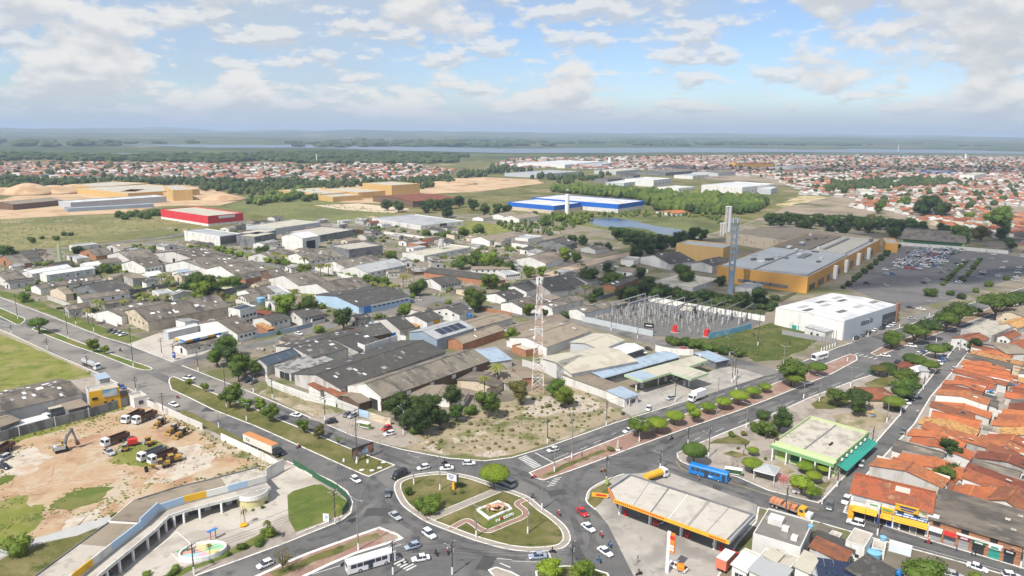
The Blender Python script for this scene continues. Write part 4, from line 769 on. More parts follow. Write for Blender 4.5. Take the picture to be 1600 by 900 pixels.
c_=GZ('l',(343,138));t=thing('water_tower','slim white water tower before the blue warehouses','tower',(c_.x,c_.y,.1));mb=MB();mb.cyl(0,0,0,height_at(*Z('l',(343,138)),Z('l',(343,14))[1]),2.6,2.6,16);mb.obj('shaft',m_wpaint,parent=t,smooth=False);piece('cap',t,0,0,30,3.5,3.5,.4,m_wpaint)
bld('l',(898,120),(1000,135),(1112,128),4,'orange roofed shelter beside the pond',roof='gx',rise=1.5,rf='tileo',wall='white',name='pavilion',cat='pavilion')
# --- white store
s=bld('i',(38,80),(445,163),(762,64),9.5,'white big box store with dark sign on the right avenue',roof='gx',rise=.9,rf='wh',wall='white',ov=.1,name='store',cat='store')
lx,ly,hh=s['dims']
front=extra(s,'facade',lx,ly,'r',.47,5.2,lx*.95,10.2,M('facade_panels',(.44,.48,.52),(.48,.52,.56),sc=.1,rough=.5),.5)
extra(s,'glass_front',lx,ly,'r',.82,3.6,lx*.26,6.6,m_glass,.75)
extra(s,'brown_pylon',lx,ly,'r',.975,5.2,3,11.4,M('brown_cladding',(.26,.14,.075),(.3,.17,.09),sc=.3,rough=.7),1.2)
letters(s,'atacado','r',.40,6.2,4.2,m_blk,.55)
for k in range(9):
 y_=(.1,.26,-.22)[k%3];piece('roof_panel',s,lx*(-.4+.1*k),ly*y_,hh+.9*(1-2*abs(y_))+.22,lx*.13,ly*.07,.08,m_grr if k%2 else m_fib,0,math.atan2(.9,ly/2)*(-1 if y_>0 else 1))
bld('i',(250,185),(335,222),(440,190),4.4,'small white gatehouse before the white store',roof='sx',rise=.5,rf='gr',wall='white',name='gatehouse',cat='building',win=[('l',.2,.8,2,2,1.2,1.4)])
wallrun('fence','i',[(80,235),(240,265),(400,290)],2.5,M('grey_fence',(.25,.25,.25),(.3,.3,.3),sc=.6,rough=.9),'grey block fence beside the white store',cat='fence',w=.2)
# --- the orange mall
s=bld('P',(1119,416.5),(1262.5,433),(1376,374),11,'orange walled shopping mall with pale roofs',roof='f',rf='gr',wall='orange',par=.6,name='mall',cat='mall')
lx,ly,hh=s['dims']
for k,(x0,x1,y0,y1,dz,mt)in enumerate(((-.48,.0,-.47,.06,1.2,m_grr),(.02,.48,-.42,-.02,1.0,m_slab),(-.48,-.02,.10,.47,1.0,m_grr),(.02,.48,.02,.47,.9,m_fibt),(-.2,-.1,-.14,-.06,2.0,m_dgrey),(.05,.4,-.16,-.12,1.8,m_dgrey))):
 piece('roof_panel',s,lx*(x0+x1)/2,ly*(y0+y1)/2,hh-.5+dz/2,lx*(x1-x0),ly*(y1-y0),dz,mt)
for k in range(22):
 rq=random.Random(k);piece('roof_unit',s,lx*rq.uniform(-.45,.45),ly*rq.uniform(-.44,.44),hh+1.1,rq.uniform(2,6),rq.uniform(2,5),rq.uniform(.8,1.8),rq.choice((m_dgrey,m_metal,m_whr,m_fib)))
for k,u in enumerate((.30,.44,.62,.78)):
 extra(s,'entrance_tower',lx,ly,'r',u,4.6,4,9.2,m_wpaint,2.2)
for k in range(9):extra(s,'window',lx,ly,'r',.05+.1*k,3,lx*.06,4,m_glass,.3)
for k in range(6):extra(s,'window',lx,ly,'l',.3+.09*k,3,6,2,m_dgrey,.3)
bld('l',(1028,322),(1322,352),(1372,328),13,'ochre tall block at the left end of the mall',roof='f',rf='gr',wall='ochre',name='mall_block',cat='building')
bld('m',(-260,250),(300,330),(690,285),10.5,'wide tan roofed rear part of the mall',roof='f',rf='fibt',wall='beige',name='mall_wing',cat='building',par=.3)
bld('m',(718,288),(735,320),(806,312),8,'small orange block at the right end of the mall',roof='f',rf='slab',wall='orange',name='mall_block',cat='building')
bld('m',(868,222),(838,292),(1232,318),6,'green hall with long grey roof above the car park',roof='gx',rise=3.5,rf='fib',wall='lime',name='hall',cat='hall',win=[('r',.03,.95,9,3.5,6,4,m_dgreen)],ov=1)
wallrun('perimeter_wall','m',[(800,330),(900,340),(1200,362),(1500,388)],3,m_white,'white wall with adverts along the car park')
# --- green plaza building
g=bld('d',(30,118),(400,226),(592,62),5.4,'pale green single storey building with teal awning on the plaza',roof='f',rf='slab',wall='pgreen',name='public_building',cat='building',par=.9)
lx,ly,hh=g['dims']
extra(g,'green_band',lx,ly,'l',.5,4.4,ly+.1,1.0,m_mgreen,.35)
piece('canopy_roof',g,-lx/2-1.2,0,4.95,2.4,ly+.3,.22,m_pgreen)
piece('fascia',g,-lx/2-2.45,0,4.6,.14,ly+.4,1.0,m_mgreen)
for k in range(5):piece('column',g,-lx/2-2.3,ly*(-.46+.23*k),2.2,.4,.4,4.4,m_wpaint)
for k in range(4):extra(g,'door',lx,ly,'l',.16+.22*k,1.9,3.2,2.8,m_dgreen if k%2 else m_lime,.1)
piece('awning',g,lx*.02,-ly/2-1.5,3.1,lx*.96,3.1,.14,m_teal,0,R(17))
for k in range(6):extra(g,'air_conditioner',lx,ly,'r',.15+.14*k,4.4,.9,.7,m_wpaint,.5)
extra(g,'lime_band',lx,ly,'r',.5,5.0,lx-.2,.9,m_mgreen,.1)
piece('roof_joint',g,0,ly*.04,hh-.36,lx*.98,.5,.12,m_dgrey);piece('roof_box',g,-lx*.1,-ly*.2,hh-.2,2.5,.5,.5,m_blk)
piece('parapet_wall',g,-lx/2+1.4,ly/2-.15,hh+.2,2.8,.3,1.2,m_brown)
# kiosks on the plaza
bld('i',(510,548),(600,612),(738,596),3.2,'red tiled hipped kiosk between the plaza trees',roof='h',rise=1.8,rf='tiled',wall='beige',name='kiosk',cat='kiosk',ov=.8,door=[('l',.2,.8,2,1.3,1.4,2.2,m_dark)])
bld('i',(770,412),(830,440),(862,412),3.2,'red tiled kiosk near the parked cars',roof='h',rise=1.4,rf='tiled',wall='white',name='kiosk',cat='kiosk',ov=.6)
bld('i',(862,420),(900,450),(925,438),3.0,'grey roofed kiosk beside the red tiled kiosk',roof='sx',rise=.5,rf='gr',wall='white',name='kiosk',cat='kiosk')
t=thing('tent','white pitched tent beside the plaza kiosks','tent',(*GZ('i',(855,470)),.16),.5);mb=MB();mb.add([(-4,-3,2.4),(4,-3,2.4),(4,3,2.4),(-4,3,2.4),(-4,0,3.6),(4,0,3.6)],[(0,1,5,4),(2,3,4,5),(0,4,3),(1,2,5)]);mb.obj('canvas',m_wpaint,parent=t)
for x,y in((-3.9,-2.9),(3.9,-2.9),(3.9,2.9),(-3.9,2.9)):piece('post',t,x,y,1.2,.1,.1,2.4,m_metal)
# pavilion with pyramid roof
q_=GZ('pz',(365,690));t=thing('pavilion','open grey pyramid roofed pavilion by the bus stop','pavilion',(q_.x,q_.y,.15),R(-33))
mb=MB();r_=3.1;mb.add([(-r_,-r_,2.9),(r_,-r_,2.9),(r_,r_,2.9),(-r_,r_,2.9),(0,0,4.3)],[(0,1,4),(1,2,4),(2,3,4),(3,0,4),(3,2,1,0)]);mb.obj('roof',m_grr,parent=t)
for x,y in((-1,-1),(1,-1),(1,1),(-1,1)):piece('post',t,x*2.9,y*2.9,1.45,.14,.14,2.9,m_wpaint)
for k,(x,y,a,b_)in enumerate(((0,-r_,2*r_,.12),(0,r_,2*r_,.12),(-r_,0,.12,2*r_),(r_,0,.12,2*r_))):piece('edge_beam',t,x,y,2.82,a,b_,.2,m_wpaint)
# ================================================================ foreground buildings
# --- the long bent hall, bottom left
HP=[Vector(p)for p in smooth_path(PX([(50,948),(112,899),(173,851),(219,816)],5.6),False,1)]+PX([(247,790),(287,777),(356,760),(416,744)],5.6)
hc=HP[3].copy();HP=[p-hc for p in HP]
hall=thing('bent_hall','long bent white arcade hall with blue and yellow panels','hall',(hc.x,hc.y,.1))
back=offset(HP,8.5,False)if(offset(HP,8.5,False)[3]-HP[3]).x<0 else offset(HP,-8.5,False)
sgn=1 if(offset(HP,1,False)[3]-HP[3]).x<0 else-1
front=offset(HP,-sgn*3.4,False);tops=offset(HP,sgn*.3,False);b2=offset(HP,sgn*8.2,False)
for k in range(len(HP)-1):
 a,b,c,d=HP[k],HP[k+1],back[k+1],back[k]
 e=.0 if k not in(3,)else .7
 mb=MB();mb.prism([tuple(x)for x in(a,b,c,d)],0,4.5+e);mb.obj('wall',m_white,parent=hall)
 mb=MB();q_=[tops[k],tops[k+1],b2[k+1],b2[k]]
 mb.add([(q_[0].x,q_[0].y,4.9+e),(q_[1].x,q_[1].y,4.9+e),(q_[2].x,q_[2].y,4.62+e),(q_[3].x,q_[3].y,4.62+e)],[(0,1,2,3)])
 mb.obj('roof',(m_slab,m_slab,m_fibt,m_fibt,m_fibt,m_fibt,m_slab)[k],parent=hall)
 ribbon([back[k],back[k+1]],.2,4.2,False,.7).obj('back_rim',m_dgrey,parent=hall)
 n=max(2,round((b-a).length/5.2))
 for j in range(n):
  p0,p1=a.lerp(b,j/n),a.lerp(b,(j+1)/n)
  mt=((m_white,m_white,m_yellow,m_white,m_lblue),(m_yellow,m_white,m_lblue,m_white,m_white),(m_lblue,m_lblue,m_yellow,m_white,m_lblue),(m_lblue,)*5,(m_lblue,)*5,(m_yellow,m_white,m_lblue,m_white,m_white),(m_lblue,m_white,m_white,m_white,m_white))[k][j%5]
  ribbon([p0,p1],.3,4.0,False,1.75+e).obj('parapet_panel',mt,parent=hall)
 mb=MB();mb.prism([tuple(x)for x in(a,b,front[k+1],front[k])],3.3,3.5);mb.obj('canopy_roof',m_concl,parent=hall)
 ribbon([front[k],front[k+1]],.25,2.9,False,.85).obj('canopy_edge',m_white,parent=hall)
 n=max(2,round((b-a).length/4.6))
 for j in range(n):
  p=front[k].lerp(front[k+1],(j+.5)/n);piece('column',hall,p.x,p.y,1.5,.45,.45,3.0,m_wpaint,0)
 for j in range(n):
  p=a.lerp(b,(j+.5)/n);dd=b-a;piece('shopfront',hall,p.x,p.y,1.4,dd.length/n*.7,.2,2.6,m_dgrey,math.atan2(dd.y,dd.x))
  # round yellow bay
q_=GZ('P',(394,773),2)-hc
mb=MB();mb.cyl(q_.x,q_.y,0,2.2,4.1,4.1,28);mb.obj('round_bay',M('cream_brick',(.55,.50,.25),(.62,.56,.30),sc=2,rough=.9),parent=hall)
mb=MB();mb.cyl(q_.x,q_.y,2.2,3.45,4.4,4.4,28);mb.obj('bay_parapet',m_white,parent=hall)
mb=MB();mb.cyl(q_.x,q_.y,3.45,3.53,4.1,4.1,28);mb.obj('bay_roof',m_conc,parent=hall)
wallrun('perimeter_wall','P',[(417,752),(430,744),(444,736)],4,m_white,'white end wall right of the bent hall')
wallrun('perimeter_wall','P',[(230,634),(267,650),(317,672)],2.3,m_dirty,'grey lot wall beside the backhoes')
wallrun('perimeter_wall','P',[(346,688),(380,704),(410,718),(436,733)],2.4,m_white,'white lot wall beside the truck with orange top')
wallrun('perimeter_wall','P',[(-60,708),(0,691),(31,682),(140,653),(200,634)],3.4,M('grey_stained_wall',(.21,.21,.21),(.27,.27,.265),sc=.3,stretch=(1,1,.25),c3=(.14,.14,.14),sc3=.4,rough=.95),'stained grey wall between the dirt lot and the yellow building',post=(9,.45,m_plain))
fence=wallrun('fence','P',[(459,727),(499,752),(528,768),(541,780),(544,792),(535,806)],1.9,m_dgreen,'dark green sheet fence round the lawn corner',w=.08,cat='fence',post=(3,.12,m_dgreen))
wallrun('fence','P',[(535,808),(500,822),(464,836)],.35,m_kerb,'low white plinth fence along the road below the lawn',w=.3,cat='fence',post=(3,.1,m_metal))
wallrun('wall','P',[(462,733),(478,739),(488,746)],.5,m_kerb,'low white wall at the courtyard end')
# picket fence round the field
pf=[GZ('e',p)for p in((-60,195),(30,240),(170,300),(330,375),(520,462))];t=thing('picket_fence','pale post and rail fence round the bright green field','fence',(pf[0].x,pf[0].y,.1))
for a,b in zip(pf,pf[1:]):
 n=int((b-a).length/2.2)
 for k in range(n):
  p=a.lerp(b,k/n)-pf[0];piece('post',t,p.x,p.y,.85,.22,.22,1.7,M('cream_post',(.55,.49,.36),(.62,.55,.42),sc=1,rough=.9))
for z in(.6,1.2):ribbon([p-pf[0]for p in pf],.08,z,False,.08).obj('rail',MATS['cream_post'],parent=t)
# --- yellow building and its warehouse
s=bld('yw',(805,297),(890,347),(1195,291),8,'bright yellow two storey building beside the dirt lot',roof='f',rf='slab',wall='dirty',name='yellow_building',cat='building',par=.5)
lx,ly,hh=s['dims']
extra(s,'yellow_facade',lx,ly,'r',.5,4.1,lx+.1,8.3,m_yellow,.25)
extra(s,'banner',lx,ly,'r',.68,6.7,lx*.48,2.7,M('banner_print',(.06,.25,.46),(.10,.33,.55),sc=.5,c3=(.45,.50,.52),sc3=.35,t3=(.54,.62),c4=(.6,.5,.1),sc4=.18,t4=(.64,.67),rough=.6),.5)
for u,z,w,h in((.17,5.4,1.7,.9),(.5,2.6,.8,2.2),(.74,2.8,.8,2.2)):extra(s,'window',lx,ly,'r',u,z,w,h,m_blk,.4)
for u,w in((.16,.7),(.22,.9),(.29,.5)):extra(s,'painted_mark',lx,ly,'r',u,1.9,w,1.4,m_blk,.38)
bld('yw',(-350,418),(-300,620),(820,345),6,'long weathered grey warehouse left of the yellow building',roof='gx',rise=1.6,rf='fib',wall='dirty',sky=30)
bld('yw',(600,452),(690,520),(872,472),3.6,'open tan roofed shelter behind the grey wall',roof='sx',rise=.4,rf='fibt',wall='dgrey',name='shelter',cat='shelter')
bld('yw',(470,482),(500,512),(650,480),3.4,'small pale roofed shelter over the parked truck',roof='sx',rise=.4,rf='beige',wall='dgrey',name='shelter',cat='shelter')
bld('yw',(80,672),(104,702),(482,604),3.0,'long low white roof behind the grey wall',roof='sx',rise=.4,rf='wh',wall='dirty',name='shelter',cat='shelter')
bld('yw',(-200,640),(0,690),(190,620),4.6,'tan roofed shed at the left end of the grey wall',roof='gx',rise=.8,rf='fibt',wall='dgrey')
bld('yw',(1190,345),(1205,372),(1300,350),3.2,'brown lean-to at the right end of the yellow building',roof='sx',rise=.4,rf='fib',wall='yellow',name='lean_to',cat='shed')
bld('yw',(950,175),(1000,215),(1110,200),5.5,'pale roofed annex with rusty corner behind the yellow building',roof='sx',rise=.3,rf='blr',wall='dirty',name='annex',cat='annex')
bld('yw',(1283,366),(1345,410),(1478,378),3.8,'small white gatehouse at the end of the grey wall',roof='f',rf='slab',wall='white',name='gatehouse',cat='building',win=[('r',.3,.7,1,1.9,1.6,1.4)],door=[('l',.5,.8,1,1.2,.9,2.1,m_wpaint)])
# --- blue roofed station, left
c_=GZ('e',(1175,245),5.5);A_,B_,C_=GZ('e',(1022,258),5.5),GZ('e',(1085,277),5.5),GZ('e',(1338,218),5.5)
ex=(C_-B_).normalized();rz=math.atan2(ex.y,ex.x);lx=(C_-B_).length;ly=9.0;c_=B_+ex*lx/2+Vector((-ex.y,ex.x))*ly/2
t=thing('station_canopy','white filling station canopy with blue and yellow edge','canopy',(c_.x,c_.y,.15),rz)
piece('roof',t,0,0,5.6,lx,ly,.3,m_whr)
for k,mt in enumerate((m_yellow,m_blue,m_wpaint,m_amber,m_blue,m_wpaint)):piece('fascia',t,lx*(-.5+(k+.5)/6),-ly/2-.06,5.3,lx/6,.12,1.0,mt)
for k,mt in enumerate((m_yellow,m_blue)):piece('fascia',t,-lx/2-.06,ly*(.25-.5*k),5.3,.12,ly/2,1.0,mt)
for k in range(4):
 for y in(-ly*.25,ly*.25):piece('column',t,lx*(-.36+.24*k),y,2.7,.4,.4,5.4,m_wpaint)
 # --- the big filling station canopy
cp=[(566,384),(596,450),(1272,695),(1423,540),(690,302)]
CP=[GZ('c',p,6.3)for p in cp];cc=sum(CP,Vector((0,0)))/5;CQ=[p-cc for p in CP]
t=thing('station_canopy','large five sided pale canopy with yellow front beside the roundabout','canopy',(cc.x,cc.y,.06))
m_deck=M('canopy_sheets',(.47,.435,.375),(.52,.48,.42),sc=.2,c3=(.42,.385,.33),sc3=.3,rough=.6)
mb=MB();mb.prism([tuple(p)for p in CQ],5.5,5.7);mb.obj('soffit',m_dgrey,parent=t)
A_,B_,C_,D_,E_=CQ
I_=[p.lerp(Vector((0,0)),.045)for p in CQ]
bk0=I_[4];fr0=I_[1]
for k in range(6):
 u0,u1=k/6+.002,(k+1)/6-.002
 f0,f1=fr0.lerp(I_[2],u0),fr0.lerp(I_[2],u1);r0,r1=bk0.lerp(I_[3],u0),bk0.lerp(I_[3],u1)
 poly=[f0,f1,r1,r0]if k else[I_[0],f0,f1,r1,r0]
 mb=MB();mb.prism([tuple(p)for p in poly],5.75,5.95+.01*(k%2));mb.obj('roof_panel',m_deck,parent=t)
for u in(.34,.5,.68):ribbon([fr0.lerp(I_[2],u),bk0.lerp(I_[3],u)],.18,5.97,False,.04).obj('roof_joint',m_dgrey if u!=.5 else m_wpaint,parent=t)
ribbon([B_,C_],.18,5.35,False,.95).obj('fascia',m_amber,parent=t)
for P_,m_ in(((C_,D_),m_metal),((D_,E_),m_dgrey),((E_,A_),m_metal),((A_,B_),m_orp)):ribbon(list(P_),.3,5.4,False,.9).obj('rim',m_,parent=t)
dv=(C_-B_);nv=Vector((dv.y,-dv.x)).normalized()
for k in range(24):
 p=B_+dv*(.02+.019*k)+nv*.12;piece('fascia_mark',t,p.x,p.y,5.95,.34,.06,.42,m_redp,math.atan2(dv.y,dv.x))
for k in range(9):
 p=B_+dv*(.85+.015*k)+nv*.12;piece('fascia_mark',t,p.x,p.y,5.8,.3,.06,.4,m_redp,math.atan2(dv.y,dv.x))
for p in((632,540),(808,598),(990,668),(1186,745)):
 g_=GZ('c',p);q_=g_-cc
 piece('column',t,q_.x,q_.y,2.75,.7,.5,5.5,m_wpaint,.6)
 w_=q_+Vector((dv.y,-dv.x)).normalized()*-9.5;piece('column',t,w_.x,w_.y,2.75,.7,.5,5.5,m_wpaint,.6)
 for k,(ox,nm)in enumerate(((0,'front'),(-9.5,'rear'))):
  w2=q_+nv*ox+dv.normalized()*1.6+cc
  u=thing('fuel_pump','fuel pump beside the %s %s canopy column of the big station'%({632:'first',808:'second',990:'third',1186:'fourth'}[p[0]],nm),'fuel pump',(w2.x,w2.y,.06),math.atan2(dv.y,dv.x),'fuel pumps of the big station')
  piece('plinth',u,0,0,.1,2.4,1.1,.2,m_conc);piece('body',u,0,0,1.0,.9,.55,1.7,m_wpaint if k else m_redp);piece('screen',u,0,-.29,1.4,.6,.04,.4,m_blk)
  # totem and small signs
q_=GZ('c',(908,882));hgt=height_at(*Z('c',(908,882)),Z('c',(920,640))[1])
t=thing('station_totem','tall white station totem with orange sign panel','sign',(q_.x,q_.y,.06),R(-40));piece('post',t,0,0,hgt/2,.8,.35,hgt,m_wpaint)
piece('sign_panel',t,.9,-.02,hgt-2.6,1.3,.3,5,m_orp);piece('sign_mark',t,.9,-.2,hgt-1.2,1.1,.1,.9,m_redp);piece('sign_mark',t,.9,-.2,hgt-3.4,1.0,.1,.5,m_wpaint);piece('sign_mark',t,.9,-.2,hgt-4.2,1.0,.1,.5,m_wpaint)
q_=GZ('c',(985,885));t=thing('price_sign','low orange price board below the white pickup','sign',(q_.x,q_.y,.06),R(-25));piece('post',t,-.6,0,.5,.15,.15,1,m_metal);piece('post',t,.6,0,.5,.15,.15,1,m_metal);piece('sign_panel',t,0,0,1.7,1.8,.25,1.8,m_orp);piece('sign_mark',t,0,-.15,1.9,1.3,.05,.5,m_yellow)
q_=GZ('c',(515,445));t=thing('banner','long yellow and red banner on the station grass wedge','banner',(q_.x,q_.y,.08),R(-12));piece('sheet',t,0,0,.9,4.6,.1,1.3,m_amber);piece('banner_mark',t,.3,-.08,.95,2.8,.05,.5,m_redp)
for x in(-2.2,2.2):piece('post',t,x,.08,.8,.1,.1,1.6,m_metal)
q_=GZ('c',(548,375));t=thing('flag_banner','lime green feather flag at the station tip','flag',(q_.x,q_.y,.07));piece('pole',t,0,0,1.4,.05,.05,2.8,m_metal);piece('cloth',t,.35,0,1.6,.7,.05,2.0,m_lime)
# --- corner block, bottom right
s=bld('gs',(880,392),(1390,552),(1500,240),6,'white building with dark flat roof beside the filling station',roof='f',rf='slab',wall='white',name='flat_building',cat='building',par=.4,win=[('l',.42,.58,2,3.2,.9,.9)],fr=(lambda A,B,C:frame_of('P',A,B,C,6))(Z('gs',(880,392)),Z('br',(385,568)),Z('br',(535,250))))
for c in s.children:
 if c.name.startswith('roof'):c.data.materials[0]=M('dark_slab',(.16,.15,.135),(.21,.195,.175),sc=.3,c3=(.30,.28,.25),sc3=.25,t3=(.56,.7),rough=.95)
lx,ly,hh=s['dims']
for x,y,w,d,z in((.1,.2,3,3.4,1.6),(-.05,-.05,1.6,1.5,1.0),(-.25,-.3,2,1.4,.8)):piece('roof_box',s,lx*x,ly*y,hh+z/2-.5,w,d,z,m_white)
for a in(('gs',(955,645),(1140,738),(1222,640),4,'tan slab roof below the white flat building','white','slab'),('gs',(1140,745),(1305,810),(1432,668),4.2,'grey slab roof right of the tan slab roof','white','slab'),('gs',(720,615),(910,700),(960,640),3.6,'small beige roof at the station edge','white','slab'),('gs',(650,770),(800,860),(940,700),3.4,'white porch at the station edge','white','wh'),('gs',(830,860),(1180,1000),(1320,830),4,'pale grey roof with rust stains at the bottom edge','white','gr'),('br',(320,812),(482,872),(592,690),4.4,'cream sheet roof left of the solar panels','white','beige'),('br',(486,876),(562,898),(702,702),4.0,'pale grey sheet roof touching the solar panels','dirty','gr'),('br',(690,452),(796,494),(876,396),3.6,'small square beige roof in the middle of the corner block','dirty','slab'),('br',(908,486),(1136,556),(1234,396),5,'beige box house with flat roof at the street','white','slab'),('br',(545,420),(690,480),(770,360),3,'low ribbed grey roof beside the small square roof','dirty','fib'),('br',(540,460),(1000,610),(1090,560),3.2,'long dark roof strip behind the red tiled roof','dirty','fibd'),('br',(1215,560),(1370,600),(1390,500),2.6,'white washhouse box with a blue tank','white','slab'),('br',(800,920),(1240,1010),(1490,835),4.2,'large dark grey roof at the bottom edge','dirty','fibd'),('br',(-30,690),(90,740),(170,650),4.4,'cream roof against the white flat building','white','beige')):
 s=bld(a[0],a[1],a[2],a[3],a[4],a[5],wall=a[6],rf=a[7],roof='f'if a[7]in('slab',)else 'sx',rise=.5,name='low_building',cat='building',par=.3,win=[('l',.2,.8,2,1.8,.9,.9)])
bld('br',(490,602),(890,748),(1012,640),4,'weathered red tiled roof in the corner block',roof='sx',rise=.9,rf='tiled',wall='dirty',name='low_building',cat='building')
q_=GZ('br',(720,830),4);t=thing('solar_array','tilted blue solar array at the bottom edge','solar panels',(q_.x,q_.y,3.9),R(-15))
for i_ in range(5):
 for j in range(4):piece('solar_panel',t,-4+2.05*i_,-2.6+1.75*j,.35+.12*j,1.95,1.62,.06,m_pv,0,R(4))
for x,y in((-4,-2.6),(4,-2.6),(-4,2.6),(4,2.6)):piece('post',t,x,y,0,.1,.1,.7,m_metal)
def tank(zn,p,r_,h,mat,label,z=0.15):
 q_=GZ(zn,p,z+h/2);t=thing('water_tank',label,'water tank',(q_.x,q_.y,z),0)
 mb=MB();mb.cyl(0,0,0,h*.8,r_*.86,r_,18);mb.obj('body',mat,parent=t)
 mb=MB();mb.cyl(0,0,h*.8,h*.86,r_*1.06,r_*1.06,18).cyl(0,0,h*.86,h,r_*1.0,r_*.35,18);mb.obj('lid',mat,parent=t)
tank('br',(1240,652),1.6,2.4,m_lbt,'big pale blue water tank on the ground of the corner block')
tank('br',(1350,455),.75,1.1,m_lbt,'small pale blue tank on the white washhouse',2.6)
tank('br',(500,320),.6,.9,m_lbt,'small blue tank on the dark flat roof',5.6)
tank('d',(770,885),1.0,1.5,m_blue,'blue water tank at the bottom edge',1.2)
tank('f',(1252,122),1.3,1.8,m_blue,'blue tank pair beside the white workshop',2)
tank('k',(30,672),2.2,2.6,m_lbt,'big pale blue tank on the white walled workshop',5.5)
wallrun('container','d',[(705,745),(770,762),(838,782)],2.2,M('white_sheet',(.60,.66,.70),(.66,.71,.75),sc=.4,stretch=(3,3,.2),rough=.6),'white blue sheet wall beside the bottom right street',w=1.8,cat='container')
# --- shop row
s=bld('d',(490,410),(957,527),(1035,418),7,'white two storey corner shop with red tiled roof and yellow awnings',roof='gy',rise=2.6,rf='tile',wall='white',name='corner_shop',cat='shop',ov=.5)
lx,ly,hh=s['dims']
def awn(t,u0,u1,z,out,mat,dims,tilt=28,th=.08):
 lx,ly,_=dims;w=(u1-u0)*ly;o=piece('awning',t,-lx/2-out/2*math.cos(R(tilt))-.05,ly/2-(u0+u1)/2*ly,z-out/2*math.sin(R(tilt)),out,w-.12,th,mat,0,0,-R(tilt));return o
piece('corner_pillar',s,-lx/2-.4,ly/2-.5,1.7,1.6,1.4,3.4,m_amber)
for u0,u1 in((.04,.21),(.21,.36),(.38,.55),(.56,.985)):awn(s,u0,u1,3.6,2.0,m_amber,(lx,ly,hh))
for u0,u1,mt in((.05,.2,m_dark),(.21,.33,m_dark),(.34,.39,m_navy),(.40,.48,m_dark),(.49,.55,m_navy),(.57,.63,m_dgrey),(.66,.77,m_dark),(.78,.85,m_dgrey),(.86,.96,m_dark)):extra(s,'shopfront',lx,ly,'l',(u0+u1)/2,1.35,(u1-u0)*ly,2.6,mt,.1)
extra(s,'shop_sign',lx,ly,'l',.48,4.5,ly*.17,1.3,m_yellow,.35);extra(s,'shop_sign',lx,ly,'l',.77,4.15,ly*.42,.62,M('sign_blue',(.02,.12,.34),(.03,.14,.38),sc=.4),.3)
extra(s,'shop_sign',lx,ly,'l',.71,6.25,ly*.29,1.6,m_yellow,.5);extra(s,'shop_sign',lx,ly,'l',.905,6.1,ly*.11,1.7,M('sign_photo',(.10,.10,.10),(.5,.42,.2),sc=1.2,c3=(.6,.6,.58),sc3=.8,rough=.6),.5)
for k in range(26):extra(s,'sign_mark',lx,ly,'l',.575+.0152*k,4.15,.26 if k%6 else .05,.3,m_wpaint,.42)
for k in range(12):extra(s,'sign_mark',lx,ly,'l',.63+.0165*k,6.55,.34,.3,m_navy,.62)
for k in range(9):extra(s,'sign_mark',lx,ly,'l',.65+.0165*k,5.95,.34,.26,m_navy,.62)
for k in range(6):extra(s,'sign_mark',lx,ly,'l',.43+.02*k,4.6,.36,.4,m_green,.45)
for k in range(7):extra(s,'sign_mark',lx,ly,'l',.26+.014*k,4.9,.22,.4,m_green,.1)
for u,w in((.05,.8),(.12,2.6),(.64,1.5),(.84,1.5)):extra(s,'window',lx,ly,'l',u,5.4 if u<.3 else 5.0,w,1.3,m_glass if u>.3 else m_grey,.12)
piece('roof_patch',s,-lx*.14,-ly*.12,hh+1.95,1.9,3.4,.08,m_concl,0,0,-math.atan2(2.6,lx/2))
s=bld('d',(950,566),(1492,727),(1556,592),5.4,'long shop row with grey roof and orange brick upper wall',roof='sy',rise=2.4,rf='fib',wall='brick',name='shop_row',cat='shop',ov=.5)
lx,ly,hh=s['dims']
for u in(.08,.40,.71):extra(s,'window',lx,ly,'l',u,4.6,1.6,1.0,m_blk,.12)
sh=((.0,.165,m_wpaint,m_navy,'a'),(.17,.32,m_redp,m_dgrey,'a'),(.33,.47,M('maroon',(.22,.02,.05),(.26,.03,.06),sc=.5),m_shut,'s'),(.48,.64,m_dgreen,m_dark,'s'),(.66,.80,m_wpaint,m_teal,'s'),(.82,.95,m_blk,m_glass,'s'))
for u0,u1,mt,m2,kd in sh:
 uc=(u0+u1)/2;w=(u1-u0)*ly
 if kd=='a':awn(s,u0+.005,u1-.005,3.5,1.6,mt,(lx,ly,hh),20)
 else:extra(s,'shop_sign',lx,ly,'l',uc,3.0,w*.95,.9,mt,.4)
 extra(s,'shopfront',lx,ly,'l',uc,1.25,w*.8,2.4,m_shut if m2 in(m_navy,m_dgrey)else m2,.12)
 if kd=='s':
  for k in range(5):extra(s,'sign_mark',lx,ly,'l',u0+(u1-u0)*(.28+.11*k),3.05,.32,.36,m_wpaint if mt is not m_wpaint else m_teal,.5)
awn(s,.17,.32,2.95,.5,m_yellow,(lx,ly,hh),60)
extra(s,'white_band',lx,ly,'l',.56,3.7,ly*.5,.5,m_white,.3)
for x,y in((.1,-.3),(-.15,-.38),(.3,-.42)):piece('roof_patch',s,lx*x,ly*y,roof_z(lx,ly,hh,2.4,'sy',lx*x,ly*y)+.3,.9,1.1,.06,m_slab,0,0,-math.atan2(2.4,lx))
piece('roof_patch',s,-lx*.42,ly*.455,hh+.5,1.6,1.8,.3,m_wpaint)
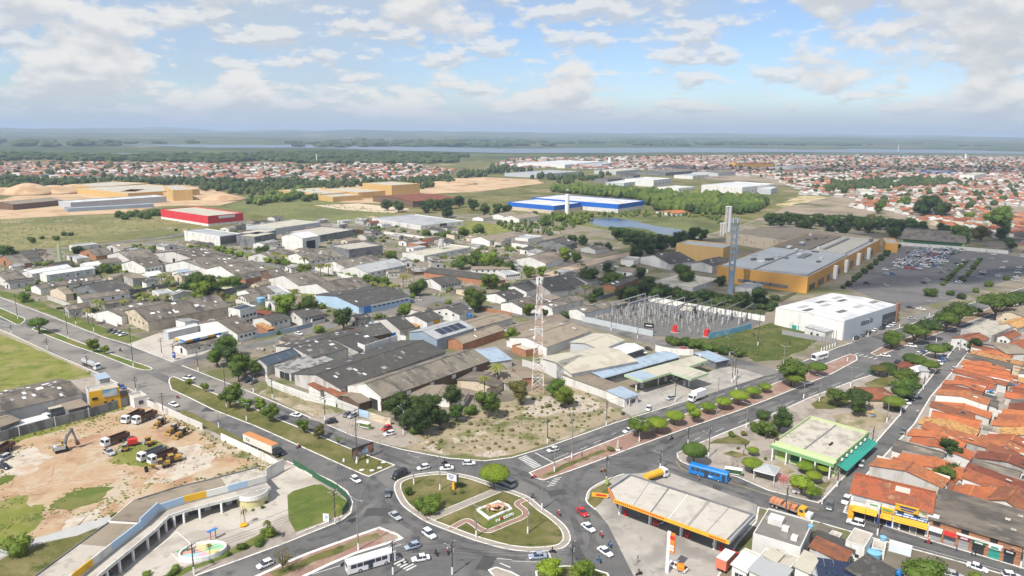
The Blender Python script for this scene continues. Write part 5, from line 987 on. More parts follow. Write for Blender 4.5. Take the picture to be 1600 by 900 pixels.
# --- red roofed houses behind the shops and along the side street
HOUSES=[]
def house(c,rz,lx,ly,h,label,rk,wall,ridge='gx',rise=1.3,win=True,extraflat=False):
 """local x along the street, y away from it"""
 t=bld('P',None,None,None,h,label,roof=ridge,rise=rise,wall=wall,rf=rk,name='row_house',cat='house',ov=.35,group='red roofed houses of the right quarter',fr=(c,rz,lx,ly))
 if win:
  for k in range(2):piece('window',t,lx*(-.22+.44*k),ly/2+.02,1.7,1.0,.1,1.0,m_glass)
  piece('door',t,0,ly/2+.02,1.1,.9,.1,2.1,m_brown)
 HOUSES.append((c,max(lx,ly)/2));return t
ST=PX([(1322,792),(1335,757),(1397,698),(1428,662),(1454,620),(1488,580),(1512,549)])
def along(P,d):
 for a,b in zip(P,P[1:]):
  l=(b-a).length
  if d<=l:return a.lerp(b,d/l),(b-a).normalized()
  d-=l
 return P[-1].copy(),(P[-1]-P[-2]).normalized()
tot=sum((b-a).length for a,b in zip(ST,ST[1:]))
ORD=['first','second','third','fourth','fifth','sixth','seventh','eighth','ninth','tenth','eleventh','twelfth','thirteenth','fourteenth','fifteenth','sixteenth','seventeenth','eighteenth','nineteenth','twentieth','twenty-first','twenty-second','twenty-third','twenty-fourth','twenty-fifth','twenty-sixth','twenty-seventh','twenty-eighth','twenty-ninth','thirtieth','thirty-first','thirty-second','thirty-third','thirty-fourth','thirty-fifth','thirty-sixth','thirty-seventh','thirty-eighth']
RK=['tile','tileo','tile','tileo','tiled','tile','tiley','tiled','tileo','fib']
RN={'tile':'clay tiled','tileo':'bright orange tiled','tiled':'dark weathered tiled','tiley':'ochre tiled','slab':'flat roofed','fib':'grey roofed','fibd':'dark grey roofed'}
WK=['white','dirty','plain','white','beige','white','plain']
hr=random.Random(21)
for row in range(4):
 d=13.0 if row==0 else 12.0;k=0
 while d<tot-3:
  w=hr.uniform(5.6,8.2);p,e=along(ST,d+w/2);nrm=Vector((e.y,-e.x))
  dep=hr.uniform(13,19)if row%2==0 else hr.uniform(11,17);off=(1.8,22,41,63)[row]+hr.uniform(0,3.6)
  c=p+nrm*(off+dep/2);rk=hr.choice(RK);wl=hr.choice(WK);h=hr.choice((2.9,3.0,3.1,3.3,3.0));two=hr.random()<.09
  if two:rk=hr.choice(('slab','fib','tile'));h=5.6
  # keep clear of the shops at the corner
  ok=not(row==0 and d<12)
  for f in FP:
   if f[1]is not None and(f[0]-c).length<(max(f[2],f[3])*.5+dep*.35)and f[2]*f[3]>200:ok=ok and(f[0]-c).length>max(f[2],f[3])*.55+4
  if ok and p.y>0:
   nm=RN[rk];lb='%s %s %s house, %s from the corner shop in the %s row'%('two storey'if two else 'low',nm,{'white':'white','dirty':'stained','plain':'grey','beige':'beige'}[wl],ORD[min(k,37)],('front','second','third','fourth')[row])
   t=house(c,math.atan2(e.y,e.x)+hr.uniform(-.035,.035),w,dep,h,lb,rk,wl,'f'if rk=='slab'else hr.choice(('gx','gx','gx','sx','gy')),rise=hr.uniform(1.1,1.8),win=False)
   # front openings face the street (local +y here points away from it or towards it)
   for j in range(2):piece('window',t,w*(-.24+.5*j),dep/2+.02,1.7,1.1,.1,1.1,m_glass if j else m_brown)
   if hr.random()<.3:piece('party_wall',t,w/2+.02,0,h/2+.35,.2,dep+.5,h+.7,hr.choice((m_white,m_dirty,m_plain)))
   if hr.random()<.5 and rk!='slab':piece('roof_patch',t,hr.uniform(-.3,.3)*w,-dep*.25,h+.95,1.0,1.4,.08,hr.choice((m_wpaint,m_glass,m_slab)),0,R(8))
   # rear yard: flat extension and tank
   if row in(0,1)and hr.random()<.8:
    c2=c+nrm*(dep/2+2.4);h2=hr.uniform(2.4,3.0)
    t2=bld('P',None,None,None,h2,'small %s rear annex behind the %s house of the %s row'%('flat roofed',ORD[min(k,37)],('front','second')[row]),roof='f'if hr.random()<.6 else 'sx',rise=.4,rf=hr.choice(('slab','fib','tile','fibd')),wall=hr.choice(WK),name='rear_annex',cat='annex',par=.3,group='rear annexes of the row houses',fr=(c2,math.atan2(e.y,e.x),w*hr.uniform(.5,.95),hr.uniform(3,4.6)))
    if hr.random()<.5:
     tk=thing('water_tank','blue roof tank on the annex behind the %s house of the %s row'%(ORD[min(k,37)],('front','second')[row]),'water tank',(c2.x,c2.y,h2+.0),0,'blue roof tanks of the row houses')
     mb=MB();mb.cyl(0,0,0,.75,.55,.65,12);mb.obj('body',m_blue,parent=tk);mb=MB();mb.cyl(0,0,.75,.95,.68,.3,12);mb.obj('lid',m_blue,parent=tk)
   k+=1
  d+=w+.15
for a in(('h3',(855,458),(1120,565),(1400,445),4.2,'large grey flat shed at the avenue end','plain','slab'),('h3',(1262,242),(1500,335),(1620,262),5,'beige walled shed beside the avenue trees','beige','fibt'),('h3',(755,560),(900,645),(1090,590),3.6,'red tiled low house at the plaza end','white','tiled'),('h3',(985,645),(1300,770),(1360,690),3.6,'long white house with tan roof behind the palm','white','fibt'),('h3',(1255,540),(1340,600),(1460,545),3.6,'white parapet house with small red roof','white','tiled'),('h3',(1340,640),(1460,720),(1620,650),3.6,'red tiled house right of the long white house','white','tile'),('h3',(1280,395),(1420,470),(1600,400),3.8,'ochre tiled house behind the grey flat shed','dirty','tiley'),('d',(1060,465),(1270,500),(1300,430),5,'orange tiled house with tall white side wall behind the shop row','white','tileo'),('d',(1310,430),(1490,520),(1560,440),5.5,'tall white blank sided building behind the shop row','white','tiled'),('d',(905,392),(1040,440),(1050,380),5,'grey rendered block between corner shop and orange house','plain','slab')):
 bld(a[0],a[1],a[2],a[3],a[4],a[5],wall=a[6],rf=a[7],roof='f'if a[7]=='slab'else 'gx',rise=1.5,name='house',cat='house',win=[('l',.2,.8,2,1.8,1,1)])
 # ================================================================ masts, towers, substation
def lattice(t,h,w0,w1,n,mats,r_=.11):
 for k in range(n):
  z0,z1=h*k/n,h*(k+1)/n;a,b=w0+(w1-w0)*k/n,w0+(w1-w0)*(k+1)/n;mb=MB()
  C=lambda w,z:[(-w,-w,z),(w,-w,z),(w,w,z),(-w,w,z)]
  p,q_=C(a,z0),C(b,z1)
  for j in range(4):
   mb.tube(p[j],q_[j],r_*1.3,n=4);mb.tube(p[j],q_[(j+1)%4],r_*.8,n=4);mb.tube(p[(j+1)%4],q_[j],r_*.8,n=4);mb.tube(q_[j],q_[(j+1)%4],r_*.8,n=4)
  mb.obj('lattice_section',mats[k%len(mats)],parent=t)
q_=G(840,612);H_=height_at(840,612,426)
t=thing('lattice_tower','tall red and white lattice telecom tower','tower',(q_.x,q_.y,.1));lattice(t,H_-2,2.3,.75,14,(M('faded_red',(.55,.36,.30),(.60,.42,.36),sc=1),m_wpaint),.095)
for k in range(6):a=k*math.pi/3;piece('antenna',t,1.2*math.cos(a),1.2*math.sin(a),H_-3.2,.35,.35,2.6,m_wpaint,a)
for z,a in((H_-20,.3),(H_-14,2.0),(H_-26,3.2)):
 mb=MB();mb.tube((1.3*math.cos(a),1.3*math.sin(a),z),(2.0*math.cos(a),2.0*math.sin(a),z),.75,.75,12);mb.obj('dish',m_wpaint,parent=t)
q_=G(1141,458);H_=height_at(1141,458,341)
t=thing('telecom_mast','grey tubular telecom mast with open ladder-like top','tower',(q_.x,q_.y,.1));mb=MB();mb.cyl(0,0,0,H_*.27,2.0,1.9,16);mb.obj('tube',m_gblue,parent=t)
for x in(-1.6,1.6):piece('rail',t,x,0,H_*.635,.8,1.6,H_*.73,m_gblue)
for k in range(9):piece('rung',t,0,0,H_*(.29+.085*k),2.6,1.4,1.5,m_gblue)
for k in range(5):a=k*1.256;piece('antenna',t,2.2*math.cos(a),2.2*math.sin(a),H_-1.5,.5,.5,3,m_wpaint)
for px_,py_,ty_,r_,lb in((1136,364,323,3.0,'tall white water tower behind the mall'),(1128,368,349,2.2,'short white silo beside the tall water tower')):
 q_=G(px_,py_);H_=height_at(px_,py_,ty_);t=thing('water_tower',lb,'tower',(q_.x,q_.y,.1));mb=MB();mb.cyl(-r_*.55,0,0,H_,r_*.6,r_*.6,12);mb.obj('shaft',m_slab,parent=t);mb=MB();mb.cyl(r_*.55,0,0,H_,r_*.6,r_*.6,12);mb.obj('shaft',m_grey,parent=t);piece('cap',t,0,0,H_+.2,r_*2,r_*1.2,.4,m_wpaint)
q_=G(*Z('j',(378,440)));t=thing('thin_mast','thin pale green mast at the left quarter','mast',(q_.x,q_.y,.1));lattice(t,height_at(*Z('j',(378,440)),Z('j',(378,330))[1]),.9,.6,8,(m_pgreen,),.16)
q_=G(*Z('k',(1160,385)));t=thing('water_tower','small tank on stilts beside the long white shed','tower',(q_.x,q_.y,.1))
for x,y in((-1,-1),(1,-1),(1,1),(-1,1)):piece('leg',t,x*1.3,y*1.3,4,.3,.3,8,m_dgrey)
mb=MB();mb.cyl(0,0,8,12,2.2,2.2,14);mb.obj('tank',m_grey,parent=t)
# substation
wallrun('perimeter_wall','g',[(415,160),(620,205),(825,248)],3.0,M('pale_blue_grey_wall',(.42,.46,.48),(.47,.51,.53),sc=.4,rough=.9),'pale blue grey front wall of the substation',post=(6,.35,m_grey))
wallrun('perimeter_wall','g',[(1150,262),(1280,235),(1400,202)],3.0,M('mural_wall',(.10,.25,.36),(.16,.34,.45),sc=.3,c3=(.30,.40,.42),sc3=.2,rough=.9),'blue mural wall at the substation corner')
wallrun('perimeter_wall','g',[(800,40),(1040,85),(1300,130),(1480,160)],3.2,m_white,'white back wall of the substation')
wallrun('fence','g',[(415,158),(600,95),(800,40)],2.6,m_dgrey,'dark side fence of the substation',cat='fence',w=.1,post=(4,.15,m_metal))
sheet('gravel_yard',ZP('g',[(418,158),(825,246),(1150,260),(1400,200),(1480,158),(800,42)]),.175,M('gravel',(.12,.115,.11),(.16,.155,.148),sc=.4,rough=1),'grey gravel of the substation')
bld('g',(985,78),(1050,104),(1082,72),5,'grey control block at the back of the substation',roof='f',rf='slab',wall='dgrey',name='control_block',cat='building')
t=thing('sign_board','small dark sign board above the substation wall','sign',(*GZ('g',(800,230)),.1),R(-18));piece('panel',t,0,0,4.2,5,.2,2.4,m_blk);piece('sign_mark',t,0,-.12,4.2,3.2,.06,.5,m_wpaint)
for p,lb in(((955,225),'red fire wall at the left of the substation front'),((1140,250),'red fire wall near the blue mural wall')):
 q_=GZ('g',p);t=thing('transformer_cover',lb,'transformer',(q_.x,q_.y,.17),.7);piece('body',t,0,0,1.9,1.8,2.2,3.4,m_redp);piece('cap',t,0,0,3.8,1.1,1.3,.4,m_redp);piece('base',t,0,0,.15,3,3.8,.3,m_conc)
mb=MB();mb.cyl(0,0,0,1.6,.12,.12,6);ins_base=mb.mesh('stand',m_metal)
mb=MB()
for k in range(4):mb.cyl(0,0,1.6+.5*k,2.0+.5*k,.34,.22,8)
ins_top=mb.mesh('insulator',m_slab);mb=MB();mb.cyl(0,0,3.6,3.75,.4,.4,8).box(-.9,.9,-.05,.05,3.75,3.87);ins_arm=mb.mesh('contact_arm',m_metal)
sr=random.Random(5);SA,SB,SC_=GZ('g',(455,158)),GZ('g',(830,225)),GZ('g',(800,62))
for i_ in range(9):
 for j in range(11):
  if sr.random()<.16:continue
  u,v=(i_+.5+sr.uniform(-.12,.12))/9,(j+.5+sr.uniform(-.1,.1))/11;p=SA+(SB-SA)*u+(SC_-SA)*v*(.93+.04*u)
  inst('insulator_post',[('stand',ins_base),('insulator',ins_top),('contact_arm',ins_arm)],'pale insulator post in the %s switchyard row from the left'%ORD[i_],'insulator',(p.x,p.y,.17),sr.choice((.75,2.3)),'insulator posts of the substation',sc=sr.uniform(.8,1.1))
SD,SE,SG=GZ('g',(845,228)),GZ('g',(1130,248)),GZ('g',(1090,128))
for i_ in range(7):
 for j in range(7):
  if sr.random()<.2:continue
  p=SD+(SE-SD)*((i_+.5+sr.uniform(-.15,.15))/7)+(SG-SD)*((j+.4+sr.uniform(-.15,.15))/7)
  inst('insulator_post',[('stand',ins_base),('insulator',ins_top),('contact_arm',ins_arm)],'pale insulator post in the %s row right of the switchyard lane'%ORD[i_],'insulator',(p.x,p.y,.17),sr.choice((.75,2.3)),'insulator posts of the substation',sc=sr.uniform(.7,1.0))
for k in range(9):
 u=k/8;a=GZ('g',(560,145)).lerp(GZ('g',(1330,190)),u);b=GZ('g',(800,70)).lerp(GZ('g',(1420,135)),u);d_=(b-a);L_=d_.length*.8;m2=a.lerp(b,.5)
 t=thing('gantry','grey steel gantry of the substation, %s from the left'%ORD[k],'gantry',(m2.x,m2.y,.17),math.atan2(d_.y,d_.x),'gantries of the substation')
 for x in(-.5,0,.5):piece('column',t,x*L_,0,4.2,.35,.35,8.4,m_dgrey if k>5 else m_metal)
 piece('beam',t,0,0,8.2,L_,.4,.45,m_dgrey if k>3 else m_metal)
 for j in range(5):piece('hanger',t,L_*(-.4+.2*j),0,6.6,.14,.14,2.8,m_dgrey);piece('equipment',t,L_*(-.4+.2*j),1.6,1.6,.9,.9,3.0,m_dgrey if j%2 else m_metal)
 # ================================================================ trees
def leaf_blob(mb,c,rad,n,ls,rr,flat=1.0,jit=(.84,1.16)):
 """n leaf-sized faces spread over and just inside an ellipsoid"""
 for _ in range(n):
  while True:
   v=Vector((rr.uniform(-1,1),rr.uniform(-1,1),rr.uniform(-1,1)))
   if .05<v.length<1:break
  v.normalize();k=rr.uniform(*jit)
  if v.z<-.35 and flat<.7:v.z*=.4
  p=Vector((c[0]+v.x*rad[0]*k,c[1]+v.y*rad[1]*k,c[2]+v.z*rad[2]*k))
  nn=(Vector((v.x/rad[0],v.y/rad[1],v.z/rad[2])).normalized()+Vector((rr.uniform(-1,1),rr.uniform(-1,1),rr.uniform(-1,1)))*.65).normalized()
  u=nn.orthogonal().normalized();w=nn.cross(u);a=rr.uniform(0,6.28);u,w=u*math.cos(a)+w*math.sin(a),w*math.cos(a)-u*math.sin(a)
  s_=ls*rr.uniform(.6,1.3)
  mb.add([p-u*s_,p-w*s_*.55,p+u*s_,p+w*s_*.55],[(0,1,2,3)])
def core(mb,c,rad,rr,k=.84):
 bm=bmesh.new();bmesh.ops.create_icosphere(bm,subdivisions=2,radius=1)
 vs=[]
 for v in bm.verts:
  d=v.co.normalized();j=k*(1+.16*mnoise.noise(d*2.2+Vector(c)));vs.append((c[0]+d.x*rad[0]*j,c[1]+d.y*rad[1]*j,c[2]+d.z*rad[2]*j))
 mb.add(vs,[tuple(v.index for v in f.verts)for f in bm.faces]);bm.free()
def limbs(mb,zt,targets,r0,rr):
 mb.tube((0,0,-.2),(rr.uniform(-.1,.1),rr.uniform(-.1,.1),zt),r0*1.15,r0*.8,7)
 for p in targets:mb.tube((0,0,zt-.15),p,r0*.6,r0*.22,5)
def proto(kind,seed):
 rr=random.Random(seed);cr,tr=MB(),MB()
 if kind=='flat':
  core(cr,(0,0,1.0),(.98,.98,.42),rr,.95);leaf_blob(cr,(0,0,1.0),(1,1,.44),1700,.05,rr,.5,(.93,1.03))
  limbs(tr,.68,[(.5*math.cos(a),.5*math.sin(a),.95)for a in(0,1.3,2.6,3.9,5.2)],.065,rr);zc=1.0
 elif kind=='wide':
  T=[]
  for k in range(8):
   a=k*.785+rr.uniform(-.3,.3);d=rr.uniform(.35,.62);c=(d*math.cos(a),d*math.sin(a),rr.uniform(.95,1.2));T.append(c);s_=rr.uniform(.34,.46)
   core(cr,c,(s_,s_,s_*.6),rr);leaf_blob(cr,c,(s_*1.08,s_*1.08,s_*.66),210,.066,rr,.6)
  c=(0,0,1.25);core(cr,c,(.5,.5,.3),rr);leaf_blob(cr,c,(.54,.54,.34),260,.066,rr,.6);limbs(tr,.55,T,.07,rr);zc=1.1
 elif kind=='round':
  T=[]
  for k in range(11):
   a=rr.uniform(0,6.28);d=rr.uniform(.2,.6);c=(d*math.cos(a),d*math.sin(a),rr.uniform(.75,1.65));T.append(c);s_=rr.uniform(.3,.45)
   core(cr,c,(s_,s_,s_*.85),rr);leaf_blob(cr,c,(s_*1.1,s_*1.1,s_*.95),170,.068,rr)
  limbs(tr,.55,T,.07,rr);zc=1.2
 elif kind=='bush':
  for k in range(8):
   a=rr.uniform(0,6.28);d=rr.uniform(.0,.6);c=(d*math.cos(a),d*math.sin(a),rr.uniform(.2,.7));s_=rr.uniform(.32,.5)
   core(cr,c,(s_,s_,s_*.8),rr);leaf_blob(cr,c,(s_*1.1,s_*1.1,s_*.9),140,.07,rr)
  limbs(tr,.2,[(.2,0,.5),(-.2,.1,.5)],.05,rr);zc=.5
 elif kind=='sparse':
  T=[]
  for k in range(22):
   a=rr.uniform(0,6.28);d=rr.uniform(.25,.95);c=(d*math.cos(a),d*math.sin(a),rr.uniform(1.1,1.75));T.append(c);leaf_blob(cr,c,(.22,.22,.13),34,.05,rr)
  limbs(tr,.7,T,.06,rr);zc=1.35
 elif kind=='cypress':
  for k in range(7):
   z=.3+k*.38;s_=.55*(1-k/8);core(cr,(0,0,z),(s_,s_,.36),rr);leaf_blob(cr,(0,0,z),(s_*1.1,s_*1.1,.4),120,.07,rr)
  limbs(tr,.3,[(0,0,2.4)],.08,rr);zc=1.3
 elif kind=='palm':
  for k in range(17):
   a=k*2.4+rr.uniform(-.2,.2);up=rr.uniform(-.35,.75);L_=rr.uniform(.85,1.1);pts=[]
   for j in range(6):
    t_=j/5;pts.append(Vector((math.cos(a)*L_*t_,math.sin(a)*L_*t_,3.0+up*t_*.7-.75*t_*t_)))
   sd=Vector((-math.sin(a),math.cos(a),0))
   for j in range(5):
    w0,w1=.13*math.sin(math.pi*(j+.4)/5.6)+.02,.13*math.sin(math.pi*(j+1.4)/5.6)*(j<4)+.01
    for sg in(-1,1):cr.add([pts[j],pts[j]+sd*sg*w0+Vector((0,0,-w0*.8)),pts[j+1]+sd*sg*w1+Vector((0,0,-w1*.8)),pts[j+1]],[(0,1,2,3)])
  pp=[(0,0,-.1),(.06,.02,1),(.09,.03,2),(0,0,3.0)]
  for a,b in zip(pp,pp[1:]):tr.tube(a,b,.07,.055,6)
  zc=3.0
 return cr,tr,zc
PROTO={}
for kind,n,ml in(('flat',3,m_leafy),('wide',3,m_leaf),('round',5,m_leaf),('bush',3,m_leaf),('sparse',2,m_leafo),('cypress',1,m_leafd),('palm',3,m_palm)):
 for k in range(n):
  cr,tr,zc=proto(kind,k*31+len(kind));PROTO[kind,k]=(cr.mesh('crown',ml),tr.mesh('trunk',m_bark),zc,n)
LEAFM=dict(d=m_leafd,n=m_leaf,l=m_leafl,y=m_leafy,o=m_leafo,p=m_palm)
tree_rr=random.Random(3);TREES=[];TREE_COUNT=[0]
def tree(kind,c,r_,label,leaf=None,group=None,hs=1.0,z0=.12):
 k=tree_rr.randrange(PROTO[kind,0][3]);cm,tm,zc,_=PROTO[kind,k]
 nm={'bush':'bush','palm':'coconut_palm','cypress':'cypress'}.get(kind,'tree');ct={'bush':'bush','palm':'palm'}.get(kind,'tree')
 t=thing(nm,label,ct,(c.x,c.y,z0),tree_rr.uniform(0,6.28),group);t.scale=(r_,r_,r_*hs)
 link('trunk',tm,t);o=link('crown',cm,t)
 if leaf:o.material_slots[0].link='OBJECT';o.material_slots[0].material=LEAFM[leaf]
 TREES.append((c,r_));TREE_COUNT[0]+=1;return t
def trees(where,desc,items,group):
 """items: zone, crown centre x, y and half width in that zone's pixels, kind, leaf"""
 its=sorted(items,key=lambda q_:Z(q_[0],q_[1:3])[0])
 for k,it in enumerate(its):
  zn,x,y,hw,kind,leaf=it[:6];hs=it[6]if len(it)>6 else 1.0
  px,py=Z(zn,(x,y));hwp=hw/ZN[zn][2];zc=PROTO[kind,0][2];z=3.0;r_=3
  for _ in range(4):
   g_=G(px,py,z);dist=math.sqrt(g_.length_squared+CAMH**2);r_=max(.5,(1.0 if kind=='flat'else 1.06)*hwp*dist/FPX);z=min(r_*zc*hs,14)
  if kind=='palm':hs=max(.75,min(1.5,9.0/(3*r_)));g_=G(px,py,3*r_*hs)
  lb='%s %s'%(desc,where)if len(its)==1 else '%s %s, %s from the left'%(desc,where,ORD[k])
  tree(kind,g_,r_,lb,leaf,group,hs,.12-(.3*r_ if zn in 'jklm'and kind=='round'else 0))
F_,Wd,Ro,Bu,Sp,Pa='flat','wide','round','bush','sparse','palm'
trees('on the left avenue medians','green street tree',[('e',220,165,48,Wd,'l'),('e',545,292,35,Ro,'l'),('e',612,318,22,Ro,'l'),('e',1105,512,24,Bu,'l'),('e',1200,540,25,Ro,'l'),('e',1345,580,66,Ro,'n'),('e',1440,640,36,Ro,'l'),('f',20,642,40,Ro,'l'),('f',80,682,52,Ro,'l'),('f',275,765,38,Ro,'l'),('f',368,800,38,Ro,'o'),('b',482,100,26,Sp,'l')],'street trees of the left avenue')
trees('beside the inner street mouth','dark dense tree',[('e',1330,290,66,Ro,'n'),('e',1270,352,58,Ro,'n'),('e',1352,360,70,Ro,'d'),('e',1430,402,66,Ro,'n'),('e',1395,440,55,Ro,'n'),('e',1490,430,40,Ro,'n')],'dark trees at the inner street')
trees('in the grove right of the white gable','dark spreading tree',[('f',820,640,85,Ro,'d'),('f',930,640,75,Wd,'n'),('f',1040,655,85,Ro,'d'),('f',1145,585,66,Ro,'d'),('f',990,722,90,Ro,'d'),('f',930,790,45,Bu,'n'),('f',1175,680,55,Ro,'n'),('f',1262,682,50,Bu,'n'),('f',1360,628,80,Ro,'n'),('f',880,730,55,Ro,'d'),('f',1080,720,60,Ro,'d')],'grove beside the long warehouse')
trees('behind the long warehouse','coconut palm',[('f',1340,480,45,Pa,None),('f',1418,410,60,Pa,None)],'coconut palms')
trees('among the small factories','leafy tree',[('f',150,62,80,Ro,'l'),('f',300,62,66,Ro,'n'),('f',510,125,68,Ro,'d'),('f',870,85,48,Ro,'l'),('f',1125,40,28,Bu,'l'),('f',1280,20,68,Ro,'n'),('f',370,205,38,Bu,'l'),('f',820,265,24,Bu,'n'),('g',10,235,55,Ro,'l'),('g',95,82,38,Ro,'l'),('g',190,105,28,Ro,'d'),('g',310,125,40,Bu,'d'),('g',465,108,22,Bu,'l')],'trees among the small factories')
trees('on the waste ground','bushy tree',[('g',50,560,72,Ro,'o'),('g',255,540,60,Ro,'l'),('g',310,585,68,Ro,'l'),('g',340,620,40,Bu,'l'),('g',215,650,22,Bu,'o'),('g',650,700,14,Bu,'n')],'bushes of the waste ground')
trees('on the right avenue median','flat clipped bright green tree',[('g',745,762,72,Wd,'l'),('g',850,752,64,F_,None),('g',955,712,55,F_,None),('g',1068,692,48,Ro,'y'),('g',1050,656,34,F_,None),('g',1150,657,44,F_,None),('g',1240,628,48,F_,None),('g',1330,592,56,F_,None),('g',1415,566,44,F_,None),('g',1482,540,36,F_,None),('i',140,430,88,Wd,'n'),('i',155,486,58,F_,'l'),('i',292,425,50,F_,'l'),('c',580,155,28,Bu,'o')],'clipped median trees')
trees('at the far end of the right avenue','spreading dark green tree',[('i',735,245,55,Wd,'n'),('i',722,276,42,F_,'n'),('i',868,212,62,Wd,'n'),('i',930,182,66,Wd,'d'),('i',1052,138,62,Wd,'n'),('i',1128,92,75,Wd,'n'),('i',1232,96,24,Wd,'d'),('i',1340,40,80,Wd,'n'),('i',1420,30,66,Wd,'n'),('i',1490,20,60,Wd,'d')],'far avenue trees')
trees('on the plaza','rounded green plaza tree',[('i',405,588,60,Wd,'n'),('i',518,590,70,Wd,'d'),('i',535,655,50,Ro,'d'),('i',650,438,42,F_,'o'),('i',705,425,45,F_,'n'),('i',805,480,80,Wd,'n'),('i',815,532,66,Wd,'n'),('i',785,570,52,F_,'n'),('i',738,628,55,F_,'l'),('i',860,380,58,F_,'n'),('i',950,410,46,F_,'l'),('i',985,320,50,F_,'n'),('i',1045,310,34,Bu,'n')],'plaza trees')
trees('round the pavilion','clipped mushroom tree',[('pz',235,410,56,F_,None),('pz',232,540,97,F_,None),('pz',765,568,78,F_,None),('pz',955,588,70,F_,None),('pz',848,665,72,F_,None),('pz',720,730,110,Wd,'y'),('pz',830,815,80,Wd,'y')],'clipped plaza trees')
trees('at the plaza nose','dense dark shrub',[('pz',20,245,50,Bu,'n'),('pz',250,175,75,Bu,'n'),('pz',370,180,90,Ro,'n'),('pz',320,220,60,Bu,'n'),('pz',340,60,80,Bu,'d'),('pz',510,90,118,Ro,'d'),('pz',445,242,40,Bu,'l'),('pz',85,388,22,Bu,'o'),('pz',360,492,26,Bu,'n'),('pz',1055,590,40,'cypress',None),('pz',140,245,35,Bu,'o')],'plaza shrubs')
trees('beside the blue bus','large clipped flat tree',[('c',1070,165,70,F_,'n',1.25)],None)
trees('on the roundabout behind the white van','big clipped flat tree',[('b',1397,300,88,F_,None,1.1)],None)
trees('on the roundabout lawn','rounded shrub',[('b',893,405,28,Bu,'n',1.5),('b',972,485,62,Bu,'n',1.2),('b',1035,475,66,Bu,'l',1.2),('b',1008,512,56,Bu,'n'),('b',1160,415,16,Bu,'o'),('b',1205,410,16,Bu,'o')],'roundabout shrubs')
trees('at the bottom edge','leafy round tree',[('c',220,852,76,Wd,'y'),('c',420,866,76,Ro,'l'),('d',930,885,112,Wd,'n'),('d',1220,900,40,Bu,'l')],'trees at the bottom edge')
trees('between the red roofs','dark yard tree',[('d',1075,150,56,Ro,'d'),('d',1040,300,58,Ro,'n'),('d',1082,275,35,Ro,'d'),('h3',920,660,75,Ro,'d'),('h3',960,720,40,Bu,'d'),('h1',1280,375,70,Bu,'n')],'yard trees of the red roofed houses')
trees('behind the bent hall','bright green bush',[('a',115,712,72,Bu,'l',1.2),('a',670,550,22,Bu,'n')],None)
trees('on the bottom left median','small thin tree',[('b',155,790,62,Sp,None)],None)
trees('on the strip below the courtyard','low shrub',[('a',1030,850,32,Bu,'l'),('a',1010,880,30,Bu,'n'),('a',1420,725,36,Bu,'n'),('a',1340,770,20,Bu,'n'),('a',1235,815,16,Bu,'n'),('b',20,700,40,Bu,'n'),('b',75,640,45,Bu,'l'),('a',860,890,25,Bu,'l')],'courtyard shrubs')
trees('in the courtyard','small palm',[('a',1225,715,18,Pa,None),('a',1428,512,18,Pa,None),('b',65,578,25,Pa,None),('b',485,490,26,Pa,None)],'courtyard palms')
trees('among the left sheds','leafy tree',[('j',45,362,55,Ro,'d'),('j',480,352,30,Ro,'d'),('j',660,462,34,Ro,'n'),('j',1190,545,75,Ro,'n'),('j',1290,552,85,Ro,'n'),('j',1235,595,70,Ro,'l'),('j',1480,550,50,Ro,'n'),('j',1370,642,46,Ro,'o'),('j',1110,692,26,Bu,'l'),('j',145,645,30,Ro,'l'),('j',1400,560,45,Ro,'l')],'trees among the left sheds')
trees('among the left sheds','slim coconut palm',[('j',x,y,30,Pa,None)for x,y in((600,672),(632,682),(770,675),(885,658),(960,650),(1035,645),(1160,662),(545,730),(1240,600),(1465,648),(1010,512),(1062,530),(1250,570))],'coconut palms')
trees('in the hedge of the inner street','clipped hedge tree',[('j',1195,338,26,Ro,'y'),('j',1232,342,26,Ro,'l'),('j',1275,345,28,Ro,'l'),('j',1355,358,36,Ro,'y'),('j',1440,374,30,Bu,'y'),('j',1500,388,30,Bu,'y'),('j',1560,402,30,Bu,'y')]+[('k',20+55*k,414+10*k,30,Bu,'y')for k in range(5)]+[('k',300,468,45,Ro,'l')],'hedge of the inner street')
trees('along the factory street','street tree',[('k',35,360,45,Ro,'n'),('k',850,388,50,Ro,'l'),('k',530,512,24,Bu,'y'),('k',572,520,24,Bu,'y'),('k',614,530,26,Bu,'l'),('k',690,532,36,Ro,'n'),('k',745,545,40,Ro,'n'),('k',812,552,44,Ro,'n'),('k',1000,585,55,Ro,'n'),('k',1032,556,34,Ro,'n'),('k',1465,535,60,Ro,'n'),('k',1370,645,75,Ro,'n'),('k',1565,592,42,Ro,'d')],'trees along the factory street')
trees('behind the brick shed','large bright tree',[('k',1285,415,55,Ro,'n'),('k',1370,395,60,Ro,'n'),('k',1445,402,60,Ro,'l'),('k',1520,432,58,Ro,'n'),('k',1575,452,42,Ro,'n')],'trees behind the brick shed')
trees('near the factory street','coconut palm',[('k',x,y,34,Pa,None)for x,y in((240,610),(350,640),(305,638),(120,378),(170,395),(300,408),(918,522),(740,560),(795,575),(850,575),(448,450),(400,450))],'coconut palms')
trees('in the grey green row near the blue warehouse','casuarina like tree',[('k',x,y,42,Ro,'d')for x,y in((1060,78),(1108,62),(1160,60),(1212,52),(1195,108),(1270,42),(1360,62),(1428,90),(1500,92),(1560,100),(820,62),(890,72))],'casuarina row')
trees('in the marsh','marsh bush',[('k',1072,255,36,Bu,'n'),('k',1180,258,46,Bu,'n'),('k',1290,248,46,Bu,'n'),('k',1400,230,50,Bu,'n'),('l',770,130,30,Bu,'n'),('l',215,190,40,Bu,'n'),('l',300,160,45,Bu,'l'),('l',140,130,30,Bu,'n'),('l',410,180,40,Bu,'l')],'marsh bushes')
